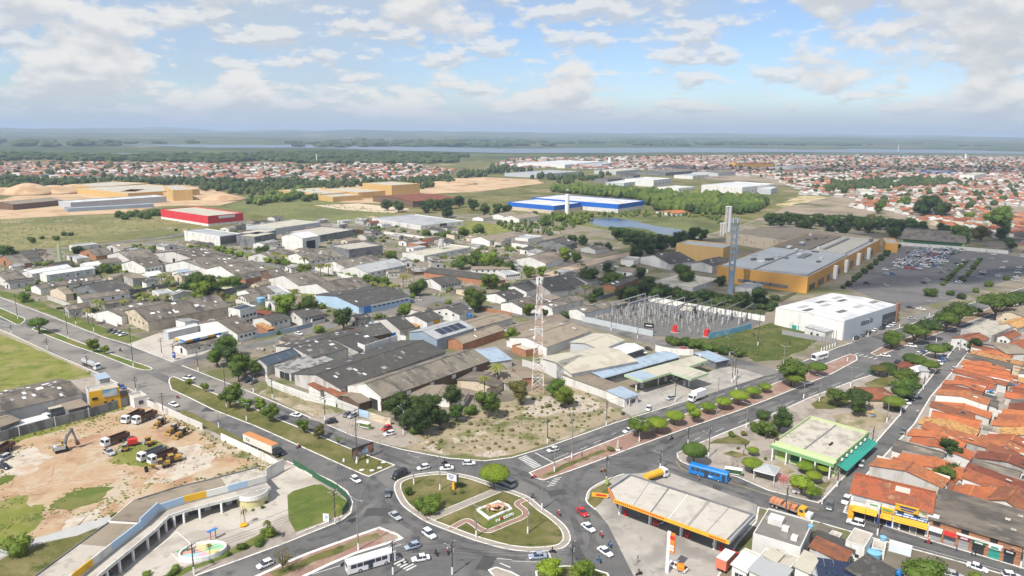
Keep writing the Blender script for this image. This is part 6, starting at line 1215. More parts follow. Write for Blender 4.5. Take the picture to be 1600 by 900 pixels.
trees('in the dark belt beside the pond','dark tree',[('l',x,y,w,Ro,'d')for x,y,w in((670,240,45),(735,262,50),(790,272,58),(850,302,58),(780,352,52),(870,345,45),(940,295,58),(1040,268,58),(1130,245,56),(1190,252,40),(310,292,34),(380,282,34),(450,285,40),(540,330,30),(600,332,30))],'dark belt at the pond')
trees('in the wood behind the substation','dark green tree',[('l',x,y,w,Ro,lf)for x,y,w,lf in((590,462,38,'d'),(475,505,62,'d'),(600,525,52,'n'),(660,520,52,'n'),(800,490,44,'d'),(1075,482,75,'n'),(340,372,52,'l'),(400,392,40,'n'),(1215,632,45,'d'),(1440,642,60,'d'),(1540,622,60,'d'),(740,612,60,'d'),(820,592,50,'d'),(680,622,40,'d'),(860,552,40,'d'),(540,612,40,'d'),(500,652,38,'d'),(900,622,50,'d'),(1050,632,40,'d'),(960,600,45,'d'),(110,482,46,'l'),(180,482,38,'l'),(95,728,38,'n'),(1300,540,38,'d'),(1130,640,40,'d'))],'wood behind the substation')
trees('at the dirt road','coconut palm',[('l',275,495,22,Pa,None),('l',460,582,36,Pa,None)],'coconut palms')
trees('along the substation hedge','hedge bush',[('g',925+45*k,262+8*k+(k%2)*10,42,Bu,'n')for k in range(10)],'substation hedge')
trees('in the belt behind the mall','dark belt tree',[('m',20+62*k,150+3.2*k+12*math.sin(k*2.1),44,Ro,'d')for k in range(16)]+[('m',220,205,45,Ro,'d'),('m',385,235,34,Ro,'d'),('m',475,232,32,Ro,'d'),('m',790,238,38,Ro,'d')],'belt behind the mall')
trees('in the town beyond the car park','town tree',[('m',x,y,w,Ro,lf)for x,y,w,lf in((1000,82,66,'d'),(1090,92,50,'d'),(950,75,40,'d'),(1430,145,66,'n'),(1480,165,40,'n'),(1210,238,56,'n'),(1100,215,45,'d'),(1340,232,52,'o'),(1460,242,40,'d'),(1515,305,36,'d'),(690,82,38,'n'),(850,45,38,'n'),(640,150,30,'o'),(1260,135,30,'l'))],'town trees')
trees('in the strip between mall and car park','small dark bush',[('m',470+17*k+14*(k%2),592-13.5*k,22,Bu,'d')for k in range(20)],'bushes before the mall')
trees('on the car park islands','small car park bush',[('m',1010,628,42,Bu,'n'),('m',1140,632,26,Bu,'n'),('m',1210,648,34,Bu,'d'),('m',1300,612,26,Bu,'n'),('m',1380,572,32,Bu,'n'),('m',1490,536,24,Bu,'n'),('m',1215,548,24,Bu,'d')]+[('m',1095+14*k,575-14*k,17,Bu,'n')for k in range(11)]+[('m',1245+11*k,520-14*k,16,Bu,'n')for k in range(8)],'car park bushes')
trees('on the dry meadow','meadow bush',[('j',185,290,20,Bu,'n'),('j',205,295,20,Ro,'n'),('j',265,285,16,Bu,'n'),('j',345,288,22,Bu,'n'),('j',398,262,18,Bu,'d'),('j',440,264,18,Bu,'d'),('j',1100,236,12,Bu,'d')]+[('j',740+36*k,138+14*math.sin(k*1.7),34,Bu,'n')for k in range(8)]+[('k',400-42*k,20+10*(k%3),36,Bu,'n')for k in range(6)],'meadow bushes')
trees('beside the bent hall bay','small planter shrub',[('P',382,792,3.2,Bu,'n'),('P',395,797,3.2,Bu,'l'),('P',410,793,3.6,Bu,'n'),('P',417,785,3.0,Bu,'d')],'planter shrubs')
# ================================================================ vehicles
def wheel_mesh(r_,w):
 mb=MB();mb.tube((0,-w/2,0),(0,w/2,0),r_,r_,12);return mb.mesh('wheel',m_rubber)
def hub_mesh(r_,w):
 mb=MB();mb.tube((0,-w/2-.012,0),(0,w/2+.012,0),r_*.55,r_*.55,10);return mb.mesh('hub',m_metal)
def bake(me,x,y,z):
 m2=me.copy();m2.transform(Matrix.Translation((x,y,z)));return m2
def paint(name,c):return M('car_'+name,c,tuple(x*.94 for x in c),sc=.4,rough=.28,spec=.5)
CARP=dict(white=paint('white',(.80,.80,.80)),silver=paint('silver',(.42,.43,.44)),black=paint('black',(.02,.02,.022)),grey=paint('grey',(.14,.145,.15)),red=paint('red',(.55,.02,.025)),blue=paint('blue',(.05,.12,.32)),pale_blue=paint('pale_blue',(.32,.38,.50)),yellow=paint('yellow',(.7,.5,.03)),beige=paint('beige',(.5,.46,.38)),green=paint('green',(.05,.2,.1)),busblue=paint('bus_blue',(.015,.20,.58)))
m_light=M('lamp_glass',(.75,.75,.72),(.8,.8,.78),sc=1,rough=.2);m_tail=M('tail_lamp',(.5,.02,.02),(.55,.03,.03),sc=1,rough=.3)
def car_parts(L,Wd_,H,hood,deck,kind):
 """side profile lofted across; x forward"""
 X=L/2;b0,belt=.22,H*.58
 def ring(x,zb,zt,w,r_=.12):return[(x,-w+r_,zb),(x,w-r_,zb),(x,w,zb+r_),(x,w,zt-r_),(x,w-r_,zt),(x,-w+r_,zt),(x,-w,zt-r_),(x,-w,zb+r_)]
 w=Wd_/2;mb=MB()
 st=[(-X,.42,belt*.92,w*.86),(-X+.12,b0,belt*.99,w*.95),(-X+.6,b0,belt,w),(X-1.2,b0,belt,w),(X-.5,b0,belt*.90,w*.97),(X-.1,b0+.05,belt*.74,w*.9),(X,.38,belt*.62,w*.8)]
 mb.loft([ring(*s_)for s_ in st]);body=mb.mesh('body',CARP['white'],smooth=False)
 x0,x1=-X+deck,X-hood;g=MB()
 def cab(x,z,ww):return[(x,-ww,z),(x,ww,z)]
 rf0,rf1=x0+(.45 if kind!='van'else .12),x1-(.75 if kind!='van'else .5);zt=H-.04
 g.add([(x0,-w*.93,belt-.03),(x1,-w*.93,belt-.03),(x1,w*.93,belt-.03),(x0,w*.93,belt-.03),(rf0,-w*.78,zt),(rf1,-w*.78,zt),(rf1,w*.78,zt),(rf0,w*.78,zt)],[(0,1,5,4),(1,2,6,5),(2,3,7,6),(3,0,4,7),(4,5,6,7)])
 glass=g.mesh('windows',m_glass)
 r2=MB();r2.box(rf0-.04,rf1+.04,-w*.8,w*.8,zt-.02,zt+.05);
 for xa in(rf0+(rf1-rf0)*.5,):
  for sg in(-1,1):r2.add([(xa-.05,sg*w*.945,belt),(xa+.05,sg*w*.945,belt),(xa+.05,sg*w*.80,zt),(xa-.05,sg*w*.80,zt)],[(0,1,2,3)])
 roof=r2.mesh('roof',CARP['white'])
 parts=[('body',body,None,'c'),('windows',glass),('roof',roof,None,'c')]
 wr=.32;wm,hm=wheel_mesh(wr,.2),hub_mesh(wr,.2)
 for xx in(-X+.78,X-.82):
  for sg in(-1,1):parts.append(('wheel',bake(wm,xx,sg*(w-.06),wr),[('hub',bake(hm,xx,sg*(w-.06),wr))]))
 for sg in(-1,1):
  a=MB();a.box(X-.16,X-.04,sg*w*.62-.16,sg*w*.62+.16,belt*.62,belt*.78);parts.append(('headlight',a.mesh('headlight',m_light)))
  a=MB();a.box(-X-.02,-X+.06,sg*w*.7-.12,sg*w*.7+.12,belt*.72,belt*.92);parts.append(('tail_light',a.mesh('tail_light',m_tail)))
 return parts
VP=dict(hatch=car_parts(3.9,1.68,1.48,1.0,.12,'car'),sedan=car_parts(4.4,1.72,1.45,1.2,.75,'car'),suv=car_parts(4.4,1.82,1.68,1.15,.1,'car'),van=car_parts(5.2,2.0,2.2,.75,.06,'van'))
def pickup():
 p=car_parts(5.2,1.85,1.75,1.25,2.0,'car');a=MB();a.box(-2.45,-.75,-.75,.75,1.0,1.06);p.append(('load_bed',a.mesh('load_bed',m_blk)));return p
VP['pickup']=pickup()
def inst_car(kind,col,p,rz,label,group=None,z=.04):
 nm={'hatch':'car','sedan':'car','suv':'car','van':'van','pickup':'pickup_truck'}[kind]
 return inst(nm,VP[kind],label,nm.split('_')[0]if nm!='pickup_truck'else 'pickup',(p.x,p.y,z),rz,group,swap={'c':CARP[col]})
def V(zn,r_,f,kind,col,label,z=.04,group=None):
 a,b=GZ(zn,r_,.5),GZ(zn,f,.5);c=(a+b)/2;d=b-a;return inst_car(kind,col,c,math.atan2(d.y,d.x),label,group,z)
CARS=[('b',(95,815),(10,850),'hatch','white','white hatchback driving on the bottom left road'),('b',(560,320),(610,352),'hatch','white','white hatchback entering the roundabout by the billboard'),('b',(885,290),(795,335),'van','black','black van beside the roundabout kerb'),('b',(768,395),(772,440),'hatch','grey','dark grey hatchback on the left side of the roundabout'),('b',(790,530),(842,568),'sedan','silver','silver sedan rounding the island at lower left'),('b',(985,635),(1045,678),'suv','white','white car with black roof glass below the island'),('b',(955,715),(878,738),'hatch','pale_blue','blue grey hatchback near the zebra crossing'),('b',(1010,790),(918,805),'sedan','white','white sedan beside the zebra crossing'),('b',(1012,258),(948,272),'hatch','white','left one of two white cars above the island'),('b',(1152,265),(1078,272),'sedan','white','right one of two white cars above the island'),('b',(1215,240),(1282,238),'hatch','white','white car on the road above the island, farthest right'),('b',(1500,372),(1440,345),'van','silver','silver van half hidden by the clipped island tree'),('b',(810,62),(752,75),'hatch','white','white hatchback parked beside the red car'),('b',(785,30),(745,45),'hatch','red','red car parked by the beige wall'),('f',(470,745),(405,752),'suv','black','black car on the left avenue near the warehouse'),('f',(548,700),(520,715),'hatch','grey','dark car parked before the brown annex'),('f',(585,705),(545,722),'hatch','silver','silver car parked before the brown annex'),('f',(258,712),(208,702),'sedan','white','white sedan on the left avenue'),('c',(392,508),(432,545),'sedan','red','red car on the right side of the roundabout'),('c',(418,595),(478,638),'sedan','white','white sedan below the red car'),('c',(512,735),(582,782),'sedan','white','white sedan nearest the station totem'),('c',(195,780),(105,787),'sedan','pale_blue','pale blue sedan below the island'),('c',(265,155),(212,168),'hatch','white','white hatchback near the avenue zebra crossing'),('c',(705,42),(658,56),'sedan','white','white car beside the median trees'),('c',(1010,865),(925,825),'pickup','white','white pickup parked by the price board'),('c',(850,590),(885,575),'hatch','white','white car under the big station canopy'),('d',(470,440),(445,478),'suv','white','white car parked at the corner shop'),('d',(365,468),(355,515),'suv','grey','dark grey car at the street corner'),('d',(553,228),(540,260),'hatch','silver','silver hatchback on the side street'),('d',(800,42),(786,68),'hatch','grey','dark small car on the side street by the houses'),('d',(555,600),(472,578),'suv','white','white car before the corner shop'),('d',(1180,835),(1275,868),'sedan','white','white sedan before the shop row'),('d',(1385,893),(1470,905),'hatch','white','white car at the bottom right corner'),('d',(1050,885),(1130,905),'hatch','silver','silver car beside the bottom tree'),('e',(995,640),(1042,656),'sedan','white','white sedan beside the gatehouse'),('e',(1088,488),(1130,494),'pickup','white','white pickup behind the median shrub'),('e',(662,208),(625,222),'hatch','black','black car, first in the parked row by the cream factory'),('e',(690,214),(652,228),'hatch','grey','grey car, second in the parked row by the cream factory'),('e',(715,222),(676,236),'hatch','silver','silver car, third in the parked row by the cream factory'),('e',(745,230),(695,244),'sedan','white','white car, last in the parked row by the cream factory'),('e',(1068,296),(1035,306),'hatch','blue','blue car at the left filling station'),('e',(1115,315),(1082,325),'hatch','white','white car at the left filling station'),('e',(1205,292),(1170,305),'suv','grey','grey car under the left station canopy'),('e',(1250,282),(1222,296),'suv','black','black car under the left station canopy'),('e',(1475,500),(1440,512),'suv','black','black car under the roadside trees'),('e',(1500,510),(1468,522),'hatch','grey','grey car under the roadside trees'),('e',(705,540),(725,550),'hatch','blue','dark blue car behind the yellow building'),('g',(948,604),(908,616),'hatch','silver','silver hatchback at the green station'),('g',(808,660),(792,684),'hatch','white','white hatchback leaving the green station'),('g',(985,320),(1030,326),'sedan','red','red sedan behind the depot'),('g',(755,335),(785,345),'hatch','white','white car in the depot yard'),('g',(785,318),(815,325),'hatch','black','black car in the depot yard'),('i',(665,355),(710,361),'sedan','white','white sedan crossing the median gap'),('i',(828,300),(858,304),'suv','white','white car on the far right avenue'),('i',(645,205),(605,220),'sedan','white','white sedan parked before the white store'),('i',(690,194),(645,208),'suv','black','black car parked before the white store, right one'),('i',(735,182),(690,194),'sedan','white','white sedan parked near the store glass front'),('i',(752,172),(715,184),'hatch','white','white hatchback parked near the store glass front'),('i',(600,222),(570,236),'suv','black','black car parked before the white store, middle one'),('i',(565,238),(535,252),'hatch','grey','grey car parked before the white store'),('i',(530,252),(505,264),'hatch','black','black car parked before the white store, left one'),('i',(875,84),(920,90),'sedan','white','white sedan right of the store pylon'),('i',(815,74),(850,80),'sedan','black','dark sedan right of the store pylon'),('i',(820,142),(860,142),'sedan','silver','silver sedan at the store corner'),('i',(740,402),(785,388),'sedan','black','black sedan at the avenue kerb'),('i',(870,352),(898,342),'hatch','white','white car at the avenue kerb, left one'),('i',(895,342),(922,332),'hatch','blue','blue car at the avenue kerb'),('i',(920,332),(945,322),'hatch','white','white car at the avenue kerb, right one'),('i',(1000,362),(1030,380),'hatch','white','white car parked at the top of the plaza, upper one'),('i',(1008,375),(1035,395),'hatch','blue','blue car parked at the top of the plaza'),('i',(992,395),(1015,412),'sedan','white','white car parked at the top of the plaza, lower one'),('i',(1025,358),(1048,375),'hatch','white','white car parked at the top of the plaza, rightmost'),('i',(985,425),(1005,440),'hatch','grey','grey car parked beside the plaza trees'),('i',(1092,428),(1086,450),'hatch','silver','silver car on the upper side street'),('i',(830,588),(865,602),'hatch','white','white car under the plaza trees, upper one'),('i',(808,602),(845,618),'sedan','black','black sedan under the plaza trees'),('i',(795,628),(825,642),'hatch','white','white car under the plaza trees, lower one'),('i',(735,662),(790,682),'pickup','grey','grey pickup parked on the plaza side'),('i',(600,452),(622,462),'hatch','green','dark green car near the avenue pole'),('a',(40,205),(5,222),'suv','silver','silver car at the left edge of the dirt lot'),('a',(5,258),(48,268),'hatch','black','black car at the left edge of the dirt lot'),('cy',(150,545),(310,625),'pickup','silver','silver grey pickup beside the machines'),('k',(550,545),(525,550),'sedan','white','white sedan in the factory street'),('f',(985,82),(1010,86),'hatch','blue','blue car at the inner street corner'),('f',(228,228),(275,236),'sedan','white','white sedan near the grey fence'),('f',(520,160),(550,165),'hatch','silver','silver car behind the dark round tree'),('f',(828,122),(852,118),'hatch','black','black car by the white house')]
for c_ in CARS:
 zn,r_,f,kd,col,lb=c_;pp=Z(zn,r_);on_slab=any(s_ in lb for s_ in('parked','plaza','station','depot','dirt lot','machines','factory','behind the yellow','roadside','house','inner','fence','round tree','store'))and 'big station'not in lb and 'price'not in lb and 'corner shop'not in lb and 'totem'not in lb
 V(zn,r_,f,kd,col,lb,.2 if on_slab else .065 if('big station'in lb or 'price'in lb)else .04)
 # cars in the mall car park: rows of bays
ck=random.Random(12);cols=['white']*6+['silver']*5+['black']*4+['grey']*3+['red','blue','pale_blue'];n_=0
A0,A1,A2=GZ('m',(560,600)),GZ('m',(900,352)),GZ('m',(1120,590));ux=(A1-A0);uy=(A2-A0);ang=math.atan2(ux.y,ux.x)
COLN={'white':'white','silver':'silver','black':'black','grey':'grey','red':'red','blue':'blue','pale_blue':'pale blue'}
for row in range(12):
 for k in range(58):
  u,v=(k+.5)/58,(row+.5)/12
  dens=.95 if(.38<u<.98 and .1<v<.75)else .12
  dens*=(.72 if u>.45 else .35);
  if ck.random()>dens*.85:continue
  p=A0+ux*u+uy*v;c_=ck.choice(cols)
  if n_>285:continue
  inst_car(ck.choice(('hatch','sedan','hatch','suv')),c_,p,ang+math.pi/2+(math.pi if ck.random()<.5 else 0),'%s car in the %s bay row of the mall car park'%(COLN[c_],ORD[row]),'cars in the mall car park',.19);n_+=1
for k in range(70):
 u=ck.uniform(.05,.95);rw=ck.randrange(4);v=1.1+rw*.22
 if ck.random()<.62:continue
 p=A0+ux*u+uy*v;c_=ck.choice(cols);inst_car(ck.choice(('hatch','sedan')),c_,p,ang+math.pi/2,'%s car in the %s row of the right hand mall car park'%(COLN[c_],ORD[rw]),'cars in the mall car park',.19)
lotp=bpy.data.objects['car_park']
for row in range(13):
 a_,b_=A0+uy*(row/12),A0+ux+uy*(row/12);ribbon([a_,b_],.14,.178).obj('bay_line',MATS['asphalt_worn'],parent=lotp)
 # --- buses
def bus(zn,r_,f,col,label,L=11.6,Wd_=2.5,H=3.1,stripe=None,z=.04,flip=1):
 a,b=GZ(zn,r_,.5),GZ(zn,f,.5);c=(a+b)/2;d=b-a;t=thing('bus',label,'bus',(c.x,c.y,z),math.atan2(d.y,d.x));X,w=L/2,Wd_/2
 ring=lambda x,k=1.0,z0=.35:[(x,-w*k,z0),(x,w*k,z0),(x,w*k,H-.25),(x,w*k-.22,H),(x,-w*k+.22,H),(x,-w*k,H-.25)]
 mb=MB();mb.loft([ring(-X,.97),ring(-X+.2),ring(X-.25),ring(X,.94,.45)]);mb.obj('body',CARP[col],parent=t)
 for sg in(-1,1):
  for k in range(6):piece('window',t,-X+1.4+k*(L-3.6)/5.4,sg*(w+.005),2.05,(L-3.6)/5.4-.18,.05,.95,m_glass)
 piece('door',t,X-1.0,-w-.005,1.5,1.0,.06,2.1,m_glass);piece('door',t,-.4,-w-.012,1.5,1.1,.06,2.1,m_glass)
 piece('windscreen',t,X-.01,0,1.95,.08,Wd_*.84,1.3,m_glass);piece('rear_window',t,-X+.01,0,2.2,.06,Wd_*.7,.8,m_glass)
 piece('destination_sign',t,X-.03,0,2.78,.1,Wd_*.6,.26,m_blk)
 wm,hm=wheel_mesh(.48,.3),hub_mesh(.48,.3)
 for xx in(-X+2.9,X-2.4):
  for sg in(-1,1):o=link('wheel',wm,t,(xx,sg*(w-.12),.48));link('hub',hm,o)
 for sg in(-1,1):piece('headlight',t,X+.0,sg*w*.68,.75,.08,.4,.22,m_light);piece('tail_light',t,-X+.0,sg*w*.75,1.0,.06,.25,.35,m_tail)
 for x in(-X*.5,X*.35):piece('roof_hatch',t,x,0,H+.04,1.2,1.0,.1,CARP['white']if col=='white'else CARP[col])
 return t
bus('b',(540,872),(800,795),'white','white city bus at the bottom zebra crossing')
s=bus('c',(1040,282),(1268,345),'busblue','blue city bus waiting at the plaza stop')
for k in range(3):piece('body_mark',s,.6+.35*k,1.262,1.0,.5,.02,.28-.05*k,m_wpaint);piece('body_mark',s,.6+.35*k,-1.262,1.0,.5,.02,.28-.05*k,m_wpaint)
bus('i',(350,362),(255,388),'white','white bus on the far right avenue',L=9.5)
# --- lorries
def lorry(zn,r_,f,label,cab,bed,L=9.0,kind='dump',z=.04,hood=False,bedcol=None,name='truck',cat='truck'):
 a,b=GZ(zn,r_,.8),GZ(zn,f,.8);c=(a+b)/2;d=b-a;t=thing(name,label,cat,(c.x,c.y,z),math.atan2(d.y,d.x));X=L/2;w=1.22
 mb=MB();mb.box(-X,X-.3,-.5,.5,.75,1.0);mb.obj('chassis',m_blk,parent=t)
 cx=X-(1.0 if not hood else 2.4);mb=MB()
 mb.loft([[(cx-1.0,-w,.6),(cx-1.0,w,.6),(cx-1.0,w,2.55),(cx-1.0,-w,2.55)],[(cx-.95,-w,.6),(cx-.95,w,.6),(cx-.95,w,2.75),(cx-.95,-w,2.75)],[(cx+.55,-w,.55),(cx+.55,w,.55),(cx+.55,w*.96,2.75),(cx+.55,-w*.96,2.75)],[(cx+.98,-w*.97,.55),(cx+.98,w*.97,.55),(cx+.98,w*.93,1.6),(cx+.98,-w*.93,1.6)]])
 cabo=mb.obj('cab',cab,parent=t)
 piece('windscreen',t,cx+.80,0,2.08,.06,2.05,.95,m_glass,0,0,-R(20))
 for sg in(-1,1):piece('side_window',t,cx-.1,sg*(w+.0),2.05,1.0,.06,.75,m_glass);piece('headlight',t,cx+1.0+(1.3 if hood else 0),sg*.85,.85,.06,.35,.22,m_light)
 if hood:piece('hood',t,cx+1.6,0,1.15,1.5,2.1,1.1,CARP['white'])
 bx0,bx1=-X,cx-1.25;bl=bx1-bx0;bm_=(bx0+bx1)/2
 if kind=='dump':
  for q_ in((bm_,0,1.2,bl,2.4,.15),(bm_,-1.2,1.85,bl,.1,1.3),(bm_,1.2,1.85,bl,.1,1.3),(bx0+.05,0,1.85,.1,2.4,1.3),(bx1-.05,0,2.0,.1,2.4,1.6)):piece('bed_side',t,*q_,bed)
 elif kind=='box':mb=MB();mb.box(bx0,bx1,-1.25,1.25,1.05,3.6);mb.obj('cargo_box',bed,parent=t);piece('box_roof',t,bm_,0,3.63,bl,2.52,.08,bedcol or bed)
 elif kind=='tank':
  mb=MB();mb.tube((bx0,0,1.95),(bx1,0,1.95),1.1,1.1,16);mb.obj('tank',bed,parent=t,smooth=False)
  for x in(bx0+.6,bm_,bx1-.6):piece('tank_hatch',t,x,0,3.1,.6,.6,.16,m_metal)
 elif kind=='flat':
  piece('load_deck',t,bm_,0,1.2,bl,2.4,.16,m_pole)
  for k,(u,wd)in enumerate(((-.27,.4),(.22,.42))):
   for j in range(3):piece('brick_load',t,bm_+u*bl+(j-1)*wd*bl/3,0,1.75,wd*bl/3-.1,2.1,1.0-.12*(j%2),M('brick_load',(.52,.2,.10),(.60,.27,.15),sc=2,rough=.9))
 wm,hm=wheel_mesh(.5,.35),hub_mesh(.5,.35)
 xs=[cx+.1,bx0+1.2]+([bx0+2.4]if L>8 else[])+([bm_,bx0+3.6]if L>13 else[])
 for xx in xs:
  for sg in(-1,1):o=link('wheel',wm,t,(xx,sg*1.02,.5));link('hub',hm,o)
 for sg in(-1,1):piece('tail_light',t,bx0-.02,sg*.9,.95,.06,.3,.2,m_tail)
 return t
m_trailer=M('trailer_white',(.66,.63,.55),(.72,.69,.61),sc=.3,rough=.6);m_tarp=M('orange_tarp',(.48,.20,.075),(.55,.25,.10),sc=.6,rough=.9)
s=lorry('P',(386,689),(437,711),'articulated truck with pale trailer and orange tarp top',m_blk,m_trailer,L=17.5,kind='box',bedcol=m_tarp)
o=link('lettering',TXT['TLZ'],s);o.location=(-6.2,-1.28,2.3);o.rotation_euler=(math.pi/2,0,0)
lorry('e',(478,395),(592,440),'silver tanker truck with white cab on the left avenue',CARP['white'],m_metal,L=13,kind='tank')
lorry('g',(1125,590),(1040,622),'white box truck beside the median',CARP['white'],CARP['white'],L=8.5,kind='box')
lorry('d',(18,468),(252,555),'orange cab lorry carrying stacks of red bricks',m_amber,m_pole,L=11.5,kind='flat',hood=True)
lorry('c',(800,335),(885,305),'yellow tanker with white cab behind the big canopy',CARP['white'],m_amber,L=8.5,kind='tank',z=.07)
lorry('c',(1228,862),(1292,795),'red box truck parked at the forecourt edge',m_redp,M('salmon_box',(.60,.17,.10),(.64,.2,.12),sc=.5,rough=.6),L=7.2,kind='box',bedcol=CARP['white'],z=.07)
lorry('yw',(620,560),(480,610),'white cab flatbed under the pale shelter',CARP['white'],m_dgrey,L=8,kind='dump',z=.2)
for r_,f,lb,bl in(((600,130),(415,220),'white cab dump truck at the top of the lot, left one',m_rust),((770,135),(520,235),'white cab dump truck at the top of the lot, right one',m_rust),((450,390),(150,500),'white cab dump truck with brown raised bed near the red tank',m_rust),((870,560),(590,665),'white cab dump truck in the front pair, left one',m_dgrey),((1000,590),(705,700),'white cab dump truck in the front pair, right one',m_rust)):
 lorry('cy',r_,f,lb,CARP['white'],bl,L=8.6,kind='dump',z=.18,name='dump_truck',cat='dump truck')
lorry('a',(50,150),(-30,195),'dump truck cut by the left edge of the photo',CARP['silver'],m_rust,L=8.6,kind='dump',z=.18,name='dump_truck',cat='dump truck')
# --- machines of the dirt lot
def excavator():
 g_=GZ('a',(362,172));t=thing('excavator','grey and yellow excavator with raised boom on the dirt lot','excavator',(g_.x,g_.y,.17),R(38))
 for sg in(-1,1):
  mb=MB();mb.loft([[(x,sg*1.15-.3,z),(x,sg*1.15+.3,z)][::1]+[(x,sg*1.15+.3,z2),(x,sg*1.15-.3,z2)]for x,z,z2 in((-1.9,.35,.6),(-1.6,.02,.9),(1.6,.02,.9),(1.9,.35,.6))]);mb.obj('track',m_rubber,parent=t)
 piece('undercarriage',t,0,0,.7,2.2,1.8,.5,m_blk);piece('house',t,-.5,-.2,1.65,3.2,2.5,1.2,m_grey);piece('counterweight',t,-1.9,0,1.55,.8,2.5,1.2,m_dgrey)
 piece('engine_cover',t,-.3,-.9,2.35,1.8,1.0,.35,m_yel);piece('cab',t,.9,.75,2.3,1.5,1.0,1.7,m_yel);piece('cab_window',t,1.67,.75,2.5,.06,.8,1.0,m_glass);piece('cab_window',t,.9,.22,2.5,1.1,.06,.9,m_glass)
 P=[(.9,0,2.0),(1.9,0,4.7),(3.5,0,6.5),(4.3,0,2.4)]
 mb=MB();mb.tube(P[0],P[1],.42,.5,6).tube(P[1],P[2],.5,.34,6);mb.obj('boom',m_dgrey,parent=t)
 mb=MB();mb.tube((3.3,0,7.0),P[3],.36,.28,6);mb.obj('arm',m_dgrey,parent=t)
 mb=MB();mb.tube((1.2,.4,1.9),(1.9,.4,4.2),.1,.1,6).tube((2.1,0,5.4),(3.2,0,7.0),.09,.09,6);mb.obj('hydraulic_ram',m_metal,parent=t)
 mb=MB();mb.loft([[(3.9,-.7,2.5),(3.9,.7,2.5),(4.0,.7,1.1),(4.0,-.7,1.1)],[(4.8,-.7,2.5),(4.8,.7,2.5),(5.2,.7,1.2),(5.2,-.7,1.2)]]);mb.obj('bucket',m_rust,parent=t)
excavator()
def backhoe(p,q_,lb):
 a,b=GZ('cy',p,.8),GZ('cy',q_,.8);c=(a+b)/2;d=b-a;t=thing('backhoe_loader',lb,'backhoe',(c.x,c.y,.17),math.atan2(d.y,d.x),'backhoes on the dirt lot')
 piece('hood',t,.9,0,1.3,1.9,1.0,.8,m_yel);piece('chassis',t,0,0,.8,4.2,.8,.4,m_blk);piece('cab_frame',t,-.7,0,1.9,1.5,1.4,1.5,m_glass);piece('cab_roof',t,-.7,0,2.72,1.8,1.6,.16,m_slab)
 for x,r_ in((1.5,.5),(-1.1,.78)):
  wm,hm=wheel_mesh(r_,.42),hub_mesh(r_,.42)
  for sg in(-1,1):o=link('wheel',wm,t,(x,sg*.95,r_));h_=link('hub',hm,o);h_.data.materials[0]=m_yel
 for sg in(-1,1):mb=MB();mb.tube((.4,sg*.6,1.5),(2.8,sg*.6,.7),.12,.1,5);mb.obj('loader_arm',m_yel,parent=t)
 mb=MB();mb.loft([[(2.7,-1.1,.2),(3.3,-1.1,.15),(2.8,-1.1,.95)],[(2.7,1.1,.2),(3.3,1.1,.15),(2.8,1.1,.95)]]);mb.obj('loader_bucket',m_yel,parent=t)
 mb=MB();mb.tube((-2.0,0,1.0),(-2.6,0,3.0),.16,.13,5).tube((-2.6,0,3.1),(-3.2,0,1.4),.12,.1,5);mb.obj('rear_boom',m_yel,parent=t);piece('rear_bucket',t,-3.25,0,1.1,.5,.6,.6,m_rust)
backhoe((900,190),(740,290),'backhoe loader nearest the lot wall, upper one');backhoe((1060,270),(890,370),'backhoe loader in the middle of the three');backhoe((1160,320),(990,410),'backhoe loader farthest right of the three')
g_=GZ('cy',(510,500));t=thing('red_tank_trailer','small red tank trailer among the machines','trailer',(g_.x,g_.y,.17),.5);piece('tank',t,0,0,1.5,2.8,1.8,1.6,m_redp);piece('frame',t,0,0,.6,3.2,1.4,.2,m_blk)
for sg in(-1,1):link('wheel',wheel_mesh(.45,.3),t,(0,sg*.9,.45))
g_=GZ('cy',(690,495));t=thing('road_roller','yellow topped road roller among the machines','roller',(g_.x,g_.y,.17),2.6);piece('body',t,-.8,0,1.1,2.0,1.4,.9,m_yel);piece('cab',t,0,0,1.9,1.2,1.3,1.4,m_glass);piece('cab_roof',t,0,0,2.68,1.5,1.6,.18,m_yel)
mb=MB();mb.tube((1.4,-.9,.7),(1.4,.9,.7),.7,.7,14);mb.obj('drum',m_metal,parent=t)
for sg in(-1,1):link('wheel',wheel_mesh(.65,.4),t,(-1.3,sg*.75,.65))
g_=GZ('cy',(815,770));t=thing('grader','long rusty yellow grader at the front of the machines','grader',(g_.x,g_.y,.17),3.7);mb=MB();mb.tube((-1,0,1.5),(3.6,0,1.7),.22,.18,6);mb.obj('main_beam',m_yel,parent=t);piece('engine',t,-2,0,1.4,2.2,1.2,1.0,m_yel);piece('cab',t,-.4,0,2.1,1.2,1.3,1.4,m_glass);piece('cab_roof',t,-.4,0,2.86,1.4,1.5,.14,m_yel);piece('blade',t,1.2,0,.6,.2,3.0,.6,m_rust,.5)
for x in(-2.6,-1.4,3.4):
 for sg in(-1,1):link('wheel',wheel_mesh(.55,.35),t,(x,sg*.95,.55))
g_=GZ('cy',(1000,690));t=thing('asphalt_paver','orange hopper machine right of the front dump trucks','paver',(g_.x,g_.y,.17),.6);piece('hopper',t,.9,0,1.4,2.2,2.2,1.0,m_yel);piece('engine',t,-1.2,0,1.3,2.0,1.8,1.2,m_rust);piece('frame',t,0,0,.6,4,1.6,.3,m_blk);piece('canopy',t,-1,0,2.6,1.6,1.8,.1,m_yel)
for sg in(-1,1):piece('track',t,0,sg*.9,.4,2.8,.4,.7,m_rubber)
